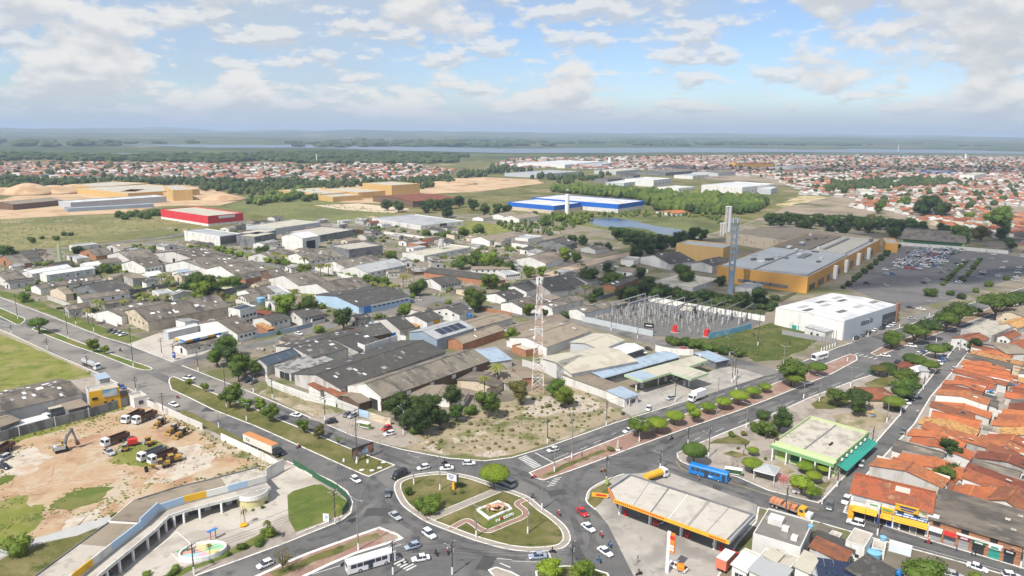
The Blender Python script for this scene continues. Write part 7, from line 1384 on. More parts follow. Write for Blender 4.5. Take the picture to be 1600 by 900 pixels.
g_=GZ('cy',(420,565));t=thing('skid_loader','small pale loader behind the pickup','loader',(g_.x,g_.y,.17),3.4);piece('body',t,0,0,.9,1.8,1.2,.9,m_yel);piece('cab',t,.1,0,1.7,1.1,1.1,1.0,m_glass);piece('cab_roof',t,.1,0,2.25,1.2,1.2,.1,m_metal);piece('bucket',t,1.4,0,.4,.7,1.7,.6,m_metal)
for x in(-.6,.6):
 for sg in(-1,1):link('wheel',wheel_mesh(.4,.25),t,(x,sg*.75,.4))
 # ================================================================ people and motorbikes
def skin_mesh(name,V_,E_,rad,mats):
 me=bpy.data.meshes.new(name);me.from_pydata(V_,E_,[]);o=bpy.data.objects.new(name,me);COL.objects.link(o)
 sk=o.modifiers.new('skin','SKIN');
 for k,r_ in enumerate(rad):me.skin_vertices[0].data[k].radius=(r_,r_)
 me.skin_vertices[0].data[0].use_root=True
 sb=o.modifiers.new('sub','SUBSURF');sb.levels=1
 out=bpy.data.meshes.new_from_object(o.evaluated_get(bpy.context.evaluated_depsgraph_get()));bpy.data.objects.remove(o);out.materials.clear()
 for m_ in mats:out.materials.append(m_)
 return out
m_skin=M('skin',(.30,.16,.10),(.33,.18,.12),sc=2,rough=.7);m_jean=M('jeans',(.06,.08,.14),(.08,.10,.17),sc=2,rough=.9)
SH=dict(white=m_wpaint,red=m_redp,blue=m_blue,black=m_blk,orange=m_orp,grey=m_dgrey)
def person_mesh(seated):
 if not seated:
  V_=[(0,0,.95),(0,0,1.2),(0,0,1.42),(0,0,1.52),(.02,0,1.66),(0,.2,1.42),(.02,.27,1.14),(.08,.27,.9),(0,-.2,1.42),(-.02,-.27,1.14),(.06,-.27,.9),(0,.1,.9),(.05,.12,.5),(0,.12,.08),(.14,.13,.04),(0,-.1,.9),(-.05,-.12,.5),(-.08,-.12,.08),(.06,-.13,.04)]
 else:
  V_=[(0,0,.85),(.03,0,1.08),(.06,0,1.3),(.08,0,1.4),(.1,0,1.54),(.06,.2,1.3),(.25,.27,1.1),(.48,.25,1.05),(.06,-.2,1.3),(.25,-.27,1.1),(.48,-.25,1.05),(.02,.12,.83),(.42,.2,.72),(.3,.2,.35),(.42,.2,.3),(.02,-.12,.83),(.42,-.2,.72),(.3,-.2,.35),(.42,-.2,.3)]
 E_=[(0,1),(1,2),(2,3),(3,4),(2,5),(5,6),(6,7),(2,8),(8,9),(9,10),(0,11),(11,12),(12,13),(13,14),(0,15),(15,16),(16,17),(17,18)]
 rad=[.14,.14,.15,.06,.11,.07,.05,.04,.07,.05,.04,.09,.065,.05,.04,.09,.065,.05,.04]
 me=skin_mesh('body',V_,E_,rad,[m_skin,m_wpaint,m_jean])
 hz=V_[3][2];hp=V_[0][2]
 for p in me.polygons:
  z=p.center.z;ay=abs(p.center.y)
  arm=ay>.22 and z>(.8 if not seated else 1.0)and(z<1.2 if not seated else p.center.x>.22)
  p.material_index=0 if z>hz or arm else(1 if z>hp+.02 else 2)
  p.use_smooth=True
 return me
PM={False:person_mesh(False),True:person_mesh(True)}
hm=MB();hm.loft([[(x+.12*math.cos(a)*s_,.12*math.sin(a)*s_,z)for a in[k*.785 for k in range(8)]]for x,z,s_ in((.02,1.60,1.0),(.02,1.70,1.05),(.02,1.77,.75),(.02,1.80,.2))]);hair_m=hm.mesh('hair',m_blk)
hm=MB();hm.loft([[(.1+.15*math.cos(a)*s_,.15*math.sin(a)*s_,z)for a in[k*.785 for k in range(8)]]for z,s_ in((1.44,.8),(1.52,1.05),(1.62,.95),(1.69,.4))]);helm_m=hm.mesh('helmet',m_blk)
def person(c,rz,label,shirt,seated=False,z=.1):
 t=thing('person',label,'person',(c.x,c.y,z),rz);o=link('body',PM[seated],t);o.material_slots[1].link='OBJECT';o.material_slots[1].material=SH[shirt]
 h=link('helmet'if seated else 'hair',helm_m if seated else hair_m,t)
 if seated and shirt in('white','red'):h.material_slots[0].link='OBJECT';h.material_slots[0].material=m_redp if shirt=='white'else m_wpaint
 return t
fm=MB();fm.tube((-.55,0,.62),(.35,0,.72),.13,.16,6).tube((.35,0,.8),(.66,0,.3),.05,.05,5).tube((-.1,0,.35),(-.62,0,.32),.06,.05,5).box(-.15,.25,-.14,.14,.25,.6);bike_f=fm.mesh('frame',m_redp)
sm=MB();sm.box(-.62,.12,-.13,.13,.74,.84);bike_s=sm.mesh('seat',m_blk);hb=MB();hb.tube((.38,-.34,1.05),(.38,.34,1.05),.025,.025,5).tube((.36,0,.8),(.38,0,1.05),.03,.03,5);bike_h=hb.mesh('handlebar',m_metal)
bw=wheel_mesh(.3,.11)
BPARTS=[('frame',bike_f,None,'c'),('seat',bike_s),('handlebar',bike_h),('wheel',bake(bw,-.62,0,.3)),('wheel',bake(bw,.66,0,.3))]
BK=[('b',250,140,240,150,'red','on the left avenue behind the truck'),('b',1105,232,-160,'x','black','above the two white cars'),('b',870,815,190,'x','white','on the zebra crossing'),('b',1055,765,120,'x','black','right of the white sedan'),('b',1122,758,100,'x','red','beside the central pole'),('b',517,828,20,'x','black','behind the white bus'),('c',123,437,-60,'x','black','at the right rim of the island'),('c',275,533,-60,'x','red','right of the island lawn'),('c',535,280,200,'x','orange','on the right avenue'),('c',523,658,-70,'x','red','below the white sedan'),('c',573,716,-70,'x','blue','beside the station forecourt'),('c',510,806,120,'x','blue','left of the nearest white sedan'),('c',238,752,170,'x','black','at the lower island kerb'),('c',745,882,200,'x','black','at the bottom of the forecourt'),('c',935,92,215,'x','black','far up the right avenue'),('e',1040,600,-30,'x','red','beside the long median'),('e',705,326,-20,'x','black','on the upper left avenue'),('i',875,690,60,'x','white','on the side street by the houses'),('d',940,697,-25,'x','red','before the corner shop'),('c',128,318,20,'x','red','at the avenue median tip')]
for zn,x,y,a,_,col,wh in BK:
 g_=GZ(zn,(x,y),.6);z=.035
 inst('motorbike',BPARTS,'motorbike ridden %s'%wh,'motorbike',(g_.x,g_.y,z),R(a),'motorbikes',swap={'c':SH[col]})
 person(g_,R(a),'motorbike rider in %s top %s'%(col,wh),col,True,z)
for zn,x,y,a,sh_,lb in(('c',410,200,30,'black','person in black top on the red median path, left one'),('c',430,210,30,'red','person in red top on the red median path'),('pz',140,440,0,'black','person in black walking past the shrub'),('pz',158,380,90,'black','person in black near the plaza nose'),('pz',445,585,0,'white','left person in white beside the pavilion'),('pz',480,590,0,'white','right person in white beside the pavilion'),('pz',765,450,0,'black','person standing before the green building'),('pz',855,475,0,'black','person in dark clothes by the green building wall'),('gs',400,545,200,'white','station worker in white beside the last canopy column'),('cy',10,10,0,'white',''),('sh',655,610,0,'grey','person in grey before the red awning'),('sh',820,660,0,'grey','left person of the pair before the green shop'),('sh',858,665,0,'black','right person of the pair before the green shop'),('c',1095,330,0,'orange','person in orange beside the blue bus'),('c',737,805,0,'black','person in black walking on the forecourt'),('b',1002,560,0,'red','person in red at the island path end'),('a',655,880,0,'grey','person under the bent hall arcade')):
 if not lb:continue
 g_=GZ(zn,(x,y),.8);person(g_,R(a),lb,sh_,False,.16 if zn not in('gs',)else .07)
 # ================================================================ poles, lamps, wires
def pole(zn,bx,by,ty,kind='power',rz=None,label=None):
 b=Z(zn,(bx,by));g_=G(*b);H_=max(4,min(22,height_at(b[0],b[1],Z(zn,(bx,ty))[1])));rz=R(55)if rz is None else rz
 t=thing('utility_pole'if kind=='power'else 'street_lamp',label,'pole'if kind=='power'else 'street lamp',(g_.x,g_.y,.1),rz,'poles and lamps along the streets')
 mb=MB();mb.cyl(0,0,1.9,H_,.17,.10,8);mb.obj('shaft',m_dpole if kind=='power'else m_pole,parent=t);mb=MB();mb.cyl(0,0,0,1.9,.22,.2,8);mb.obj('white_base',m_wpaint,parent=t)
 if kind=='power':
  for z in(H_-.35,H_-1.3):piece('crossarm',t,0,0,z,2.2,.12,.14,m_dpole)
  for x in(-.95,0,.95):piece('insulator',t,x,0,H_-.15,.1,.1,.28,m_wpaint)
  if rnd.random()<.45:mb=MB();mb.cyl(.4,0,H_*.68,H_*.68+.9,.32,.32,10);mb.obj('transformer',m_metal,parent=t)
  mb=MB();mb.tube((0,0,H_*.8),(0,1.9,H_*.87),.04,.03,5);mb.obj('lamp_arm',m_metal,parent=t);piece('lamp_head',t,0,2.1,H_*.87,.24,.6,.12,m_metal)
 else:
  for sg in(-1,1):mb=MB();mb.tube((0,0,H_-.1),(0,sg*1.6,H_+.25),.05,.035,5);mb.obj('lamp_arm',m_metal,parent=t);piece('lamp_head',t,0,sg*1.8,H_+.25,.25,.6,.12,m_metal)
 return g_,H_
PO=[('b',925,365,200,'l','left lamp on the roundabout lawn'),('b',1078,398,185,'l','lamp beside the roundabout sign board'),('b',600,750,455,'l','tall lamp on the bottom left median'),('b',803,892,695,'p','pole beside the white bus'),('b',1150,892,705,'p','pole in the middle of the bottom road'),('b',1290,675,490,'l','lamp at the lower left of the crab monument'),('b',465,597,400,'p','pole at the fenced lawn corner'),('b',592,235,-75,'p','tall pole behind the billboard'),('c',207,125,-20,'p','pole on the waste ground pavement'),('c',350,212,-60,'l','tall white lamp on the near avenue median'),('c',248,290,90,'l','lamp near the avenue zebra'),('c',745,115,-10,'l','lamp among the median trees'),('c',552,352,200,'p','pole at the station tip'),('c',175,512,345,'l','lamp at the upper right rim of the island'),('c',92,652,445,'l','lamp on the right lawn of the island'),('c',868,275,165,'p','pole behind the yellow tanker'),('c',1030,132,30,'p','pole at the plaza nose'),('c',1150,208,40,'p','pole behind the big clipped tree'),('c',352,882,705,'p','pole at the bottom trees'),('a',1138,892,712,'p','pole at the courtyard road edge'),('d',98,570,370,'p','pole behind the brick lorry'),('d',316,480,390,'l','lamp at the plaza corner'),('d',404,378,280,'p','pole beside the plaza pavement'),('d',450,272,190,'p','pole beside the teal awning'),('d',608,145,20,'p','pole on the side street above the green building'),('d',640,662,480,'p','pole before the corner shop'),('d',1478,855,740,'p','pole at the end of the shop row'),('d',1112,725,640,'l','lamp before the red awning'),('e',105,145,0,'p','tall pole on the first median'),('e',400,262,90,'p','pole on the second median'),('e',782,425,195,'p','tall pole at the second median end'),('e',550,215,120,'p','pole on the verge near the parked row'),('e',445,177,90,'p','pole on the verge, upper one'),('e',950,368,258,'p','pole on the left station forecourt'),('e',1018,383,288,'p','pole beside the small station sign'),('e',1162,452,338,'p','pole at the inner street mouth'),('e',958,712,580,'p','pole at the lot wall'),('e',798,578,485,'p','pole near the gatehouse'),('e',1328,660,385,'p','tall pole on the long median'),('e',1445,742,640,'l','lamp on the long median'),('e',1282,782,700,'l','lamp on the verge opposite the long median'),('e',515,455,360,'p','pole beside the tanker truck'),('e',278,322,258,'p','pole beside the green field'),('e',68,232,178,'p','pole at the far end of the green field'),('e',1485,575,470,'p','pole under the roadside trees'),('f',97,612,490,'p','pole before the perimeter wall'),('f',405,738,590,'p','pole at the end of the verge'),('f',863,822,640,'p','pole at the dark grove'),('g',552,770,625,'p','pole at the waste ground corner'),('g',1198,702,490,'l','lamp between the median trees'),('g',1312,572,440,'p','pole at the green station exit'),('g',955,632,495,'p','pole before the green station'),('g',1372,782,640,'l','lamp opposite the median trees'),('g',1288,520,330,'p','left pole of the pair beside the green station'),('g',1305,500,320,'p','right pole of the pair beside the green station'),('g',1440,300,90,'p','tall pole on the green plot'),('g',735,260,170,'p','pole before the substation wall'),('g',580,215,120,'p','pole at the substation corner'),('g',1275,360,240,'p','pole at the hedge end'),('i',90,408,305,'l','lamp on the green plot edge'),('i',238,462,195,'l','tall lamp beside the far median trees'),('i',465,392,290,'l','lamp on the far median end'),('i',498,272,130,'l','lamp before the white store, left one'),('i',585,250,150,'l','lamp before the white store, right one'),('i',985,282,200,'l','lamp beyond the plaza'),('i',1122,328,230,'l','lamp at the top of the side street'),('i',695,752,590,'l','tall lamp on the plaza'),('i',775,712,660,'l','short lamp at the side street kerb'),('i',910,555,470,'p','pole on the plaza side street'),('i',483,542,430,'l','curved lamp at the plaza edge'),('i',208,612,520,'l','lamp at the avenue kerb by the plaza'),('i',300,628,480,'l','tall lamp behind the plaza nose'),('i',945,128,40,'l','lamp at the store driveway'),('i',1015,105,20,'l','lamp at the car park entrance'),('i',770,195,110,'l','lamp near the store pylon')]
GP={}
for zn,bx,by,ty,k,lb in PO:GP[lb]=pole(zn,bx,by,ty,'power'if k=='p'else 'lamp',None,lb)
for k in range(6):
 g_=GZ('i',(312+16*k,335-6*k));t=thing('utility_pole','white based service pole in the row by the store gatehouse, %s'%ORD[k],'pole',(g_.x,g_.y,.12),.5,'service poles by the store');mb=MB();mb.cyl(0,0,1.8,8.2,.16,.13,8);mb.obj('shaft',m_pole,parent=t);mb=MB();mb.cyl(0,0,0,1.8,.24,.22,8);mb.obj('white_base',m_wpaint,parent=t)
def wire(a,b,label,n=4):
 (pa,ha),(pb,hb)=GP[a],GP[b];t=thing('power_line',label,'cable',(pa.x,pa.y,.1));d=pb-pa
 for k in range(n):
  mb=MB();P_=[]
  for j in range(9):
   u=j/8;P_.append(Vector((d.x*u,d.y*u,ha+(hb-ha)*u-.2-.95*(k>0)-4*.9*u*(1-u)-.25*k))+Vector((d.y,-d.x,0)).normalized()*(k-1)*.7)
  for p,q_ in zip(P_,P_[1:]):mb.tube(p,q_,.034,.034,3)
  mb.obj('strand',m_blk,parent=t)
for a,b,lb in(('pole beside the white bus','pole in the middle of the bottom road','cables between the two poles at the bottom road'),('pole in the middle of the bottom road','pole at the bottom trees','cables from the bottom road pole to the bottom trees'),('pole at the station tip','pole behind the yellow tanker','cables behind the big canopy'),('pole behind the yellow tanker','pole behind the big clipped tree','cables from the tanker to the clipped tree'),('pole behind the brick lorry','pole before the corner shop','cables above the brick lorry'),('pole before the corner shop','pole at the end of the shop row','cables along the shop row'),('tall pole behind the billboard','pole on the waste ground pavement','cables from the billboard to the waste ground'),('pole on the waste ground pavement','pole at the waste ground corner','cables along the waste ground'),('pole at the waste ground corner','pole before the green station','cables to the green station'),('tall pole on the long median','tall pole behind the billboard','cables along the long median'),('pole at the fenced lawn corner','tall pole behind the billboard','cables across the left avenue'),('pole before the perimeter wall','pole at the end of the verge','cables before the perimeter wall'),('pole before the green station','left pole of the pair beside the green station','cables along the green station'),('tall pole at the second median end','pole on the second median','cables along the second median'),('pole on the second median','tall pole on the first median','cables along the first medians'),('pole beside the plaza pavement','pole beside the teal awning','cables beside the teal awning'),('pole beside the teal awning','pole on the side street above the green building','cables up the side street'),('pole at the plaza nose','pole behind the yellow tanker','cables across the avenue to the plaza nose'),('pole at the courtyard road edge','pole at the fenced lawn corner','cables along the courtyard road')):wire(a,b,lb)
# ================================================================ small things
# crab monument and the letters
c0=GZ('rb',(560,265),.2);PB=ZP('rb',[(345,275),(480,380),(735,268),(700,225),(590,180)],.3)
t=thing('monument_plinth','white five sided frame round the crab sculpture','plinth',(c0.x,c0.y,.16));ribbon([p-c0 for p in PB],.8,0,True,.4).obj('rim',m_kerb,parent=t)
mb=MB();mb.prism([tuple((p-c0))for p in PB],0,.2);mb.obj('bed',m_grassg,parent=t)
cr=thing('crab_sculpture','large orange brown crab sculpture on the roundabout','sculpture',(c0.x,c0.y,.34),R(18));m_crab=M('crab_paint',(.50,.22,.13),(.60,.33,.22),sc=1.5,c3=(.70,.62,.55),sc3=.8,t3=(.52,.62),rough=.6)
mb=MB();rings=[]
for k in range(7):
 a=-math.pi/2+math.pi*k/6;rr_=max(.06,math.cos(a));rings.append([(1.5*rr_*math.cos(b*.5236)*(1 if math.sin(b*.5236)>-.2 else .9),1.0*rr_*math.sin(b*.5236),.95+.42*math.sin(a))for b in range(12)])
mb.loft(rings);mb.obj('carapace',m_crab,parent=cr,smooth=True)
for sg in(-1,1):
 for k in range(4):
  y=.6-.42*k;mb=MB();mb.tube((sg*1.2,y,.9),(sg*(2.1+.1*k),y*1.5-.1,1.25),.13,.12,6).tube((sg*(2.1+.1*k),y*1.5-.1,1.25),(sg*(2.9-.1*k),y*1.9-.3,0),.12,.04,6);mb.obj('leg',m_crab,parent=cr)
 mb=MB();mb.tube((sg*1.1,-.6,.95),(sg*1.75,-1.5,1.0),.18,.2,6).tube((sg*1.75,-1.5,1.0),(sg*.9,-2.2,.9),.3,.24,7).tube((sg*.9,-2.2,.95),(sg*.25,-2.25,1.1),.17,.04,6).tube((sg*.9,-2.2,.8),(sg*.25,-2.35,.7),.13,.04,6);mb.obj('claw',m_crab,parent=cr)
 mb=MB();mb.tube((sg*.35,-.9,1.1),(sg*.4,-1.05,1.4),.05,.09,6);mb.obj('eye_stalk',m_blk,parent=cr)
la,lb_=GZ('rb',(560,425),.3),GZ('rb',(765,335),.3);d=lb_-la;ang=math.atan2(d.y,d.x)
lt=thing('letter_sign','standing letters EU heart SOCORRO below the crab','letters',(la.x,la.y,.17),ang);L_=d.length
xs=0;word=[('EU',.0,m_wpaint),('SOCORRO',L_*.42,m_wpaint)]
for txt,x0,mt in word:
 for k,ch in enumerate(txt):
  o=link('letter',TXT[ch],lt);o.location=(x0+.3+k*(L_*.57/7 if txt!='EU'else .75),0,.5);o.rotation_euler=(math.pi/2-.3,0,0);
mb=MB();hp_=[(math.sin(a)**3*.42,(.8125*math.cos(a)-.3125*math.cos(2*a)-.125*math.cos(3*a)-.0625*math.cos(4*a))*.45)for a in[k*math.pi/10 for k in range(20)]]
mb.loft([[(x,-.1,z)for x,z in hp_],[(x,.1,z)for x,z in hp_]]);o=mb.obj('heart',m_redp,parent=lt);o.location=(L_*.34,0,.65)
# billboard, signs
g_=GZ('b',(628,232));a,b=GZ('b',(568,238)),GZ('b',(690,195));d=b-a;t=thing('billboard','dark billboard with food pictures on the long median','billboard',(*(a.lerp(b,.5)),.15),math.atan2(d.y,d.x));w=d.length
m_food=M('billboard_print',(.10,.04,.03),(.06,.07,.07),sc=.35,c3=(.42,.14,.06),sc3=.4,t3=(.56,.62),c4=(.30,.36,.42),sc4=.28,t4=(.58,.62),rough=.5)
piece('panel',t,0,0,2.9,w,.15,3.2,m_food);piece('panel_frame',t,0,.1,2.9,w+.2,.1,3.4,m_blk)
for x in(-.42,-.14,.14,.42):piece('post',t,x*w,.25,1.4,.2,.2,2.8,m_dpole)
for k,(x,r_)in enumerate(((-.36,.95),(.32,.85))):mb=MB();mb.tube((x*w,-.10,2.9),(x*w,-.13,2.9),r_,r_,16);mb.obj('picture_disc',m_brick,parent=t)
piece('picture_panel',t,.08*w,-.09,2.5,w*.28,.03,1.2,m_lblue)
g_=GZ('b',(1153,395));t=thing('led_sign','white sign board on an orange post on the roundabout','sign',(g_.x,g_.y,.17),R(-28));piece('post',t,.25,0,1.4,.7,.35,2.8,m_amber);piece('panel',t,0,0,3.9,3.4,.9,2.2,m_dgrey);piece('face',t,-.02,-.47,3.9,3.2,.06,2.0,m_wpaint)
for k in range(3):piece('sign_mark',t,-.3+.1*k,-.51,4.4-.45*k,2.0-.4*k,.03,.2,m_navy)
for k,(x,y,ang_)in enumerate(((515,232,.3),(590,240,.1),(655,238,.8),(620,285,.2),(725,272,.3),(680,288,.1),(748,240,.2))):
 g_=GZ('b',(x,y));t=thing('garden_stone','white painted stone on the lawn tip below the billboard, %s from the left'%ORD[sorted((515,590,655,620,725,680,748)).index(x)],'stone',(g_.x,g_.y,.15),ang_,'white stones below the billboard');mb=MB();core(mb,(0,0,.22),(.85 if k>2 else .4,.5,.3 if k>2 else .9),random.Random(k),.95);mb.obj('stone',m_wpaint,parent=t)
 # bus shelters
for zn,x,y,rz_,mt,lb in(('c',1295,318,R(-18),m_mgreen,'green bus shelter beside the blue bus'),('f',632,792,R(-25),m_lime,'lime green bus shelter on the warehouse pavement')):
 g_=GZ(zn,(x,y));t=thing('bus_shelter',lb,'bus shelter',(g_.x,g_.y,.15),rz_);piece('roof',t,0,0,2.5,5,1.8,.14,m_wpaint);piece('back_panel',t,0,.8,1.3,4.6,.06,2.0,mt);piece('bench',t,0,.4,.5,3.6,.4,.08,m_wpaint)
 for sx in(-2.3,2.3):piece('post',t,sx,.75,1.25,.14,.14,2.5,mt);piece('post',t,sx,-.7,1.25,.1,.1,2.5,mt)
 # pergola frames on the plaza
g_=GZ('pz',(110,600));t=thing('pergola','thin white pergola frames left of the pavilion','pergola',(g_.x,g_.y,.15),R(-33))
for k in range(5):piece('post',t,-3+1.5*k,-.9,1.2,.12,.12,2.4,m_slab);piece('post',t,-3+1.5*k,.9,1.2,.12,.12,2.4,m_slab);piece('beam',t,-3+1.5*k,0,2.45,.12,2.2,.12,m_slab)
# playground pieces, cart, courtyard objects
g_=GZ('pz',(540,735));t=thing('climbing_frame','red metal climbing frame right of the pavilion','climbing frame',(g_.x,g_.y,.15),.4)
for i_ in range(3):
 for j in range(3):piece('post',t,-1.2+1.2*i_,-1.2+1.2*j,1,.08,.08,2,m_redp)
for k in range(3):
 for z in(1,2):piece('bar',t,0,-1.2+1.2*k,z,2.4,.07,.07,m_redp);piece('bar',t,-1.2+1.2*k,0,z,.07,2.4,.07,m_redp)
g_=GZ('pz',(668,845));t=thing('food_cart','yellow topped food cart under the bright trees','cart',(g_.x,g_.y,.15),R(-20));piece('counter',t,0,0,.8,2.2,1.2,.9,m_wpaint);piece('canopy',t,0,0,2.3,3.0,2.2,.3,m_amber)
for x,y in((-1,-.6),(1,-.6),(1,.6),(-1,.6)):piece('post',t,x,y,1.5,.07,.07,1.6,m_metal)
for sg in(-1,1):link('wheel',wheel_mesh(.3,.1),t,(0,sg*.65,.3))
for x,y,mt,lb in((600,705,m_yellow,'yellow plaza play slide'),(618,722,m_blue,'blue plaza play slide')):
 g_=GZ('i',(x,y));t=thing('play_slide',lb,'slide',(g_.x,g_.y,.15),.6 if mt is m_blue else 2.2);piece('platform',t,-1,0,1.2,.9,.9,.1,mt);mb=MB();mb.add([(-.6,-.35,1.25),(1.4,-.35,.15),(1.4,.35,.15),(-.6,.35,1.25),(-.6,-.35,1.4),(1.4,-.35,.35),(1.4,.35,.35),(-.6,.35,1.4)],[(0,1,2,3),(0,1,5,4),(3,2,6,7)]);mb.obj('chute',mt,parent=t)
 for a_,b2 in((-1.4,-.4),(-1.4,.4),(-.6,-.4),(-.6,.4)):piece('leg',t,a_,b2,.6,.08,.08,1.2,m_metal)
 # round painted play basin of the courtyard
g_=GZ('a',(1190,765),.3);t=thing('play_basin','oval painted play basin with white rim in the courtyard','basin',(g_.x,g_.y,.17),.35);el=[Vector((5.2*math.cos(k*.2618),3.4*math.sin(k*.2618)))for k in range(24)]
ribbon(el,.35,0,True,1.2).obj('rim',m_wpaint,parent=t)
cols_=[M('pastel_%s'%n_,c_,tuple(x*.9 for x in c_),sc=.5,rough=.8)for n_,c_ in(('green',(.30,.55,.35)),('cream',(.62,.56,.32)),('salmon',(.58,.33,.25)),('aqua',(.35,.56,.56)),('pink',(.60,.40,.45)),('lemon',(.60,.55,.25)))]
for k in range(6):
 mb=MB();P_=[(0,0)]+[(5.0*math.cos(a),3.2*math.sin(a))for a in[k*1.0472+j*.2618 for j in range(5)]];mb.prism(P_,.05,.55);mb.obj('painted_segment',cols_[k],parent=t)
for x,y,mt,lb in((1072,770,m_green,'green and red play seesaw beside the basin'),(1248,690,m_blue,'blue play roof at the basin')):
 g_=GZ('a',(x,y));t=thing('play_piece',lb,'play equipment',(g_.x,g_.y,.17),.9);piece('board',t,0,0,.9 if mt is m_green else 2.6,2.6,.9,.12,mt);piece('post',t,-.5,0,.5 if mt is m_green else 1.3,.15,.15,1 if mt is m_green else 2.6,m_redp);piece('post',t,.8,0,.5 if mt is m_green else 1.3,.15,.15,1 if mt is m_green else 2.6,m_redp)
g_=GZ('a',(1428,610));t=thing('planter','yellow planter with thin poles in the courtyard','planter',(g_.x,g_.y,.17));mb=MB();mb.cyl(0,0,0,.45,1.0,1.1,6);mb.obj('tub',m_yellow,parent=t)
for x in(-.6,0,.6):piece('pole',t,x,0,3,.1,.1,5.5,m_beigew)
for p,q_,r_ in(((900,755),(1035,645),(1125,720)),((1000,768),(1055,820),(1056,822))):
 tag(ribbon([GZ('a',p),GZ('a',q_),GZ('a',r_)],.25,.175).obj('court_line',m_kerb,parent=bpy.data.objects['courtyard']))
g_=GZ('e',(1022,385));t=thing('station_sign','small dark price sign at the left station','sign',(g_.x,g_.y,.17),R(-30));piece('post',t,0,0,1,.2,.2,2,m_metal);piece('panel',t,0,0,2.2,1.8,.3,2.6,m_navy);piece('sign_mark',t,0,-.17,2.6,1.2,.04,.4,m_wpaint)
g_=GZ('b',(412,590));t=thing('notice_board','small white notice board at the lawn fence','sign',(g_.x,g_.y,.15),R(-10));piece('panel',t,0,0,1.4,1.6,.15,2.2,m_wpaint);piece('post',t,-.7,0,.6,.12,.12,1.2,m_wpaint);piece('post',t,.7,0,.6,.12,.12,1.2,m_wpaint);piece('sign_mark',t,.1,-.1,1.6,.8,.04,1.0,m_lblue)
g_=GZ('c',(620,165));t=thing('statue','pale slim statue on the right avenue median','statue',(g_.x,g_.y,.15));mb=MB();mb.loft([[(s_*.5*math.cos(a),s_*.35*math.sin(a),z)for a in[k*.785 for k in range(8)]]for z,s_ in((.5,1.1),(1.2,1.25),(2.0,.8),(2.6,1.0),(3.0,.5),(3.25,.55),(3.5,.2))]);mb.obj('figure',m_slab,parent=t,smooth=True);piece('pedestal',t,0,0,.25,1.3,1.3,.5,m_wpaint)
for x,y,lb in((170,195,'left teal container beside the white store'),(205,200,'right teal container beside the white store')):
 g_=GZ('i',(x,y),1);t=thing('skip_container',lb,'container',(g_.x,g_.y,.15),R(-18));piece('box',t,0,0,1.1,5,2.4,2.0,m_teal);piece('rim',t,0,0,2.15,5.2,2.6,.15,m_teal);piece('rib',t,1.2,-1.22,1.1,.15,.1,2,m_teal)
 # yard walls that close the gaps of the industrial quarter
for k,(zn,L_,mt,lb)in enumerate((('f',[(0,262),(240,215),(330,190)],m_gblue,'grey blue yard fence along the inner street'),('f',[(765,262),(820,250)],m_blue,'blue fence beside the rusty lean-to'),('f',[(690,195),(650,180),(620,175)],m_lblue,'pale blue yard wall at the inner street'),('k',[(650,760),(780,735),(990,690)],m_gblue,'grey wall before the long blue factory'),('f',[(1310,95),(1440,120),(1500,135)],m_brick,'low orange brick wall near the workshop'),('e',[(450,110),(570,145),(690,190)],m_white,'white gate wall before the left shed'),('e',[(280,30),(400,75),(450,100)],m_dirty,'stained yard wall by the verge'),('j',[(810,640),(960,612),(1120,585)],m_dgrey,'dark grey wall behind the lawn'),('k',[(370,490),(490,520),(640,560)],m_white,'white wall along the hedge street'),('l',[(640,480),(760,500),(850,505)],m_white,'white wall before the gabled workshop'),('l',[(0,235),(150,245),(300,262)],m_conc,'pale wall along the marsh'),('k',[(800,262),(950,280),(1080,298)],m_white,'white wall along the grass plot'),('l',[(540,680),(640,650),(720,640)],m_dgrey,'dark wall of the sheds near the substation'),('g',[(-10,95),(60,105),(160,115),(240,130)],m_white,'white street wall by the tower sheds'))):
 wallrun('yard_wall',zn,L_,2.4,mt,lb)
 # ================================================================ filling the quarter: small sheds, trees, tufts
fl=random.Random(41)
def _in(p,poly):
 c=False
 for k in range(len(poly)):
  a,b=poly[k],poly[k-1]
  if(a.y>p.y)!=(b.y>p.y)and p.x<(b.x-a.x)*(p.y-a.y)/(b.y-a.y)+a.x:c=not c
 return c
NAMED=[(o.location.xy.copy(),o['label'])for o in COL.objects if o.get('category')in('warehouse','factory','house','hall','store','workshop','building','shed')]
STR=[smooth_path(PX(L_),False,5)for L_ in([(230,378),(298,389),(400,411),(490,421),(560,438),(672,466),(800,489),(907,504),(987,524),(1080,551),(1150,567),(1210,585)],[(278,571),(300,563),(400,540),(490,516),(565,497),(653,476),(700,466)],[(770,470),(845,435),(917,412),(1060,386)],[(0,400),(120,386),(250,372),(330,360)])]
def free(p,r_,trees_too=True,m=.5):
 for f in FP:
  d=p-f[0];c,s=math.cos(-f[1]),math.sin(-f[1]);x,y=abs(d.x*c-d.y*s),abs(d.x*s+d.y*c)
  if x<f[2]/2+r_*.8+m and y<f[3]/2+r_*.8+m:return False
 for P in STR:
  for q_ in P:
   if(q_-p).length<r_*.7+6.5:return False
 if trees_too:
  for c,rr in TREES:
   if(c-p).length<rr*.6+r_*.6:return False
 return True
QU=PX([(30,462),(0,440),(0,402),(150,388),(300,375),(420,345),(560,348),(640,345),(800,372),(930,408),(1010,420),(920,450),(905,490),(800,478),(700,470),(660,500),(560,530),(430,560),(400,555),(300,560),(250,520),(150,505)])
USED={}
def near_label(p):
 k=min(NAMED,key=lambda q_:(q_[0]-p).length)[1];w=k.split()[:6]
 while w and w[-1]in('with','and','the','of','a','in','left','beside','behind','near','small','dark','white','row','by','its','on','at','to','brown','grey','right','pale','joined','between'):w.pop()
 return ' '.join(w)
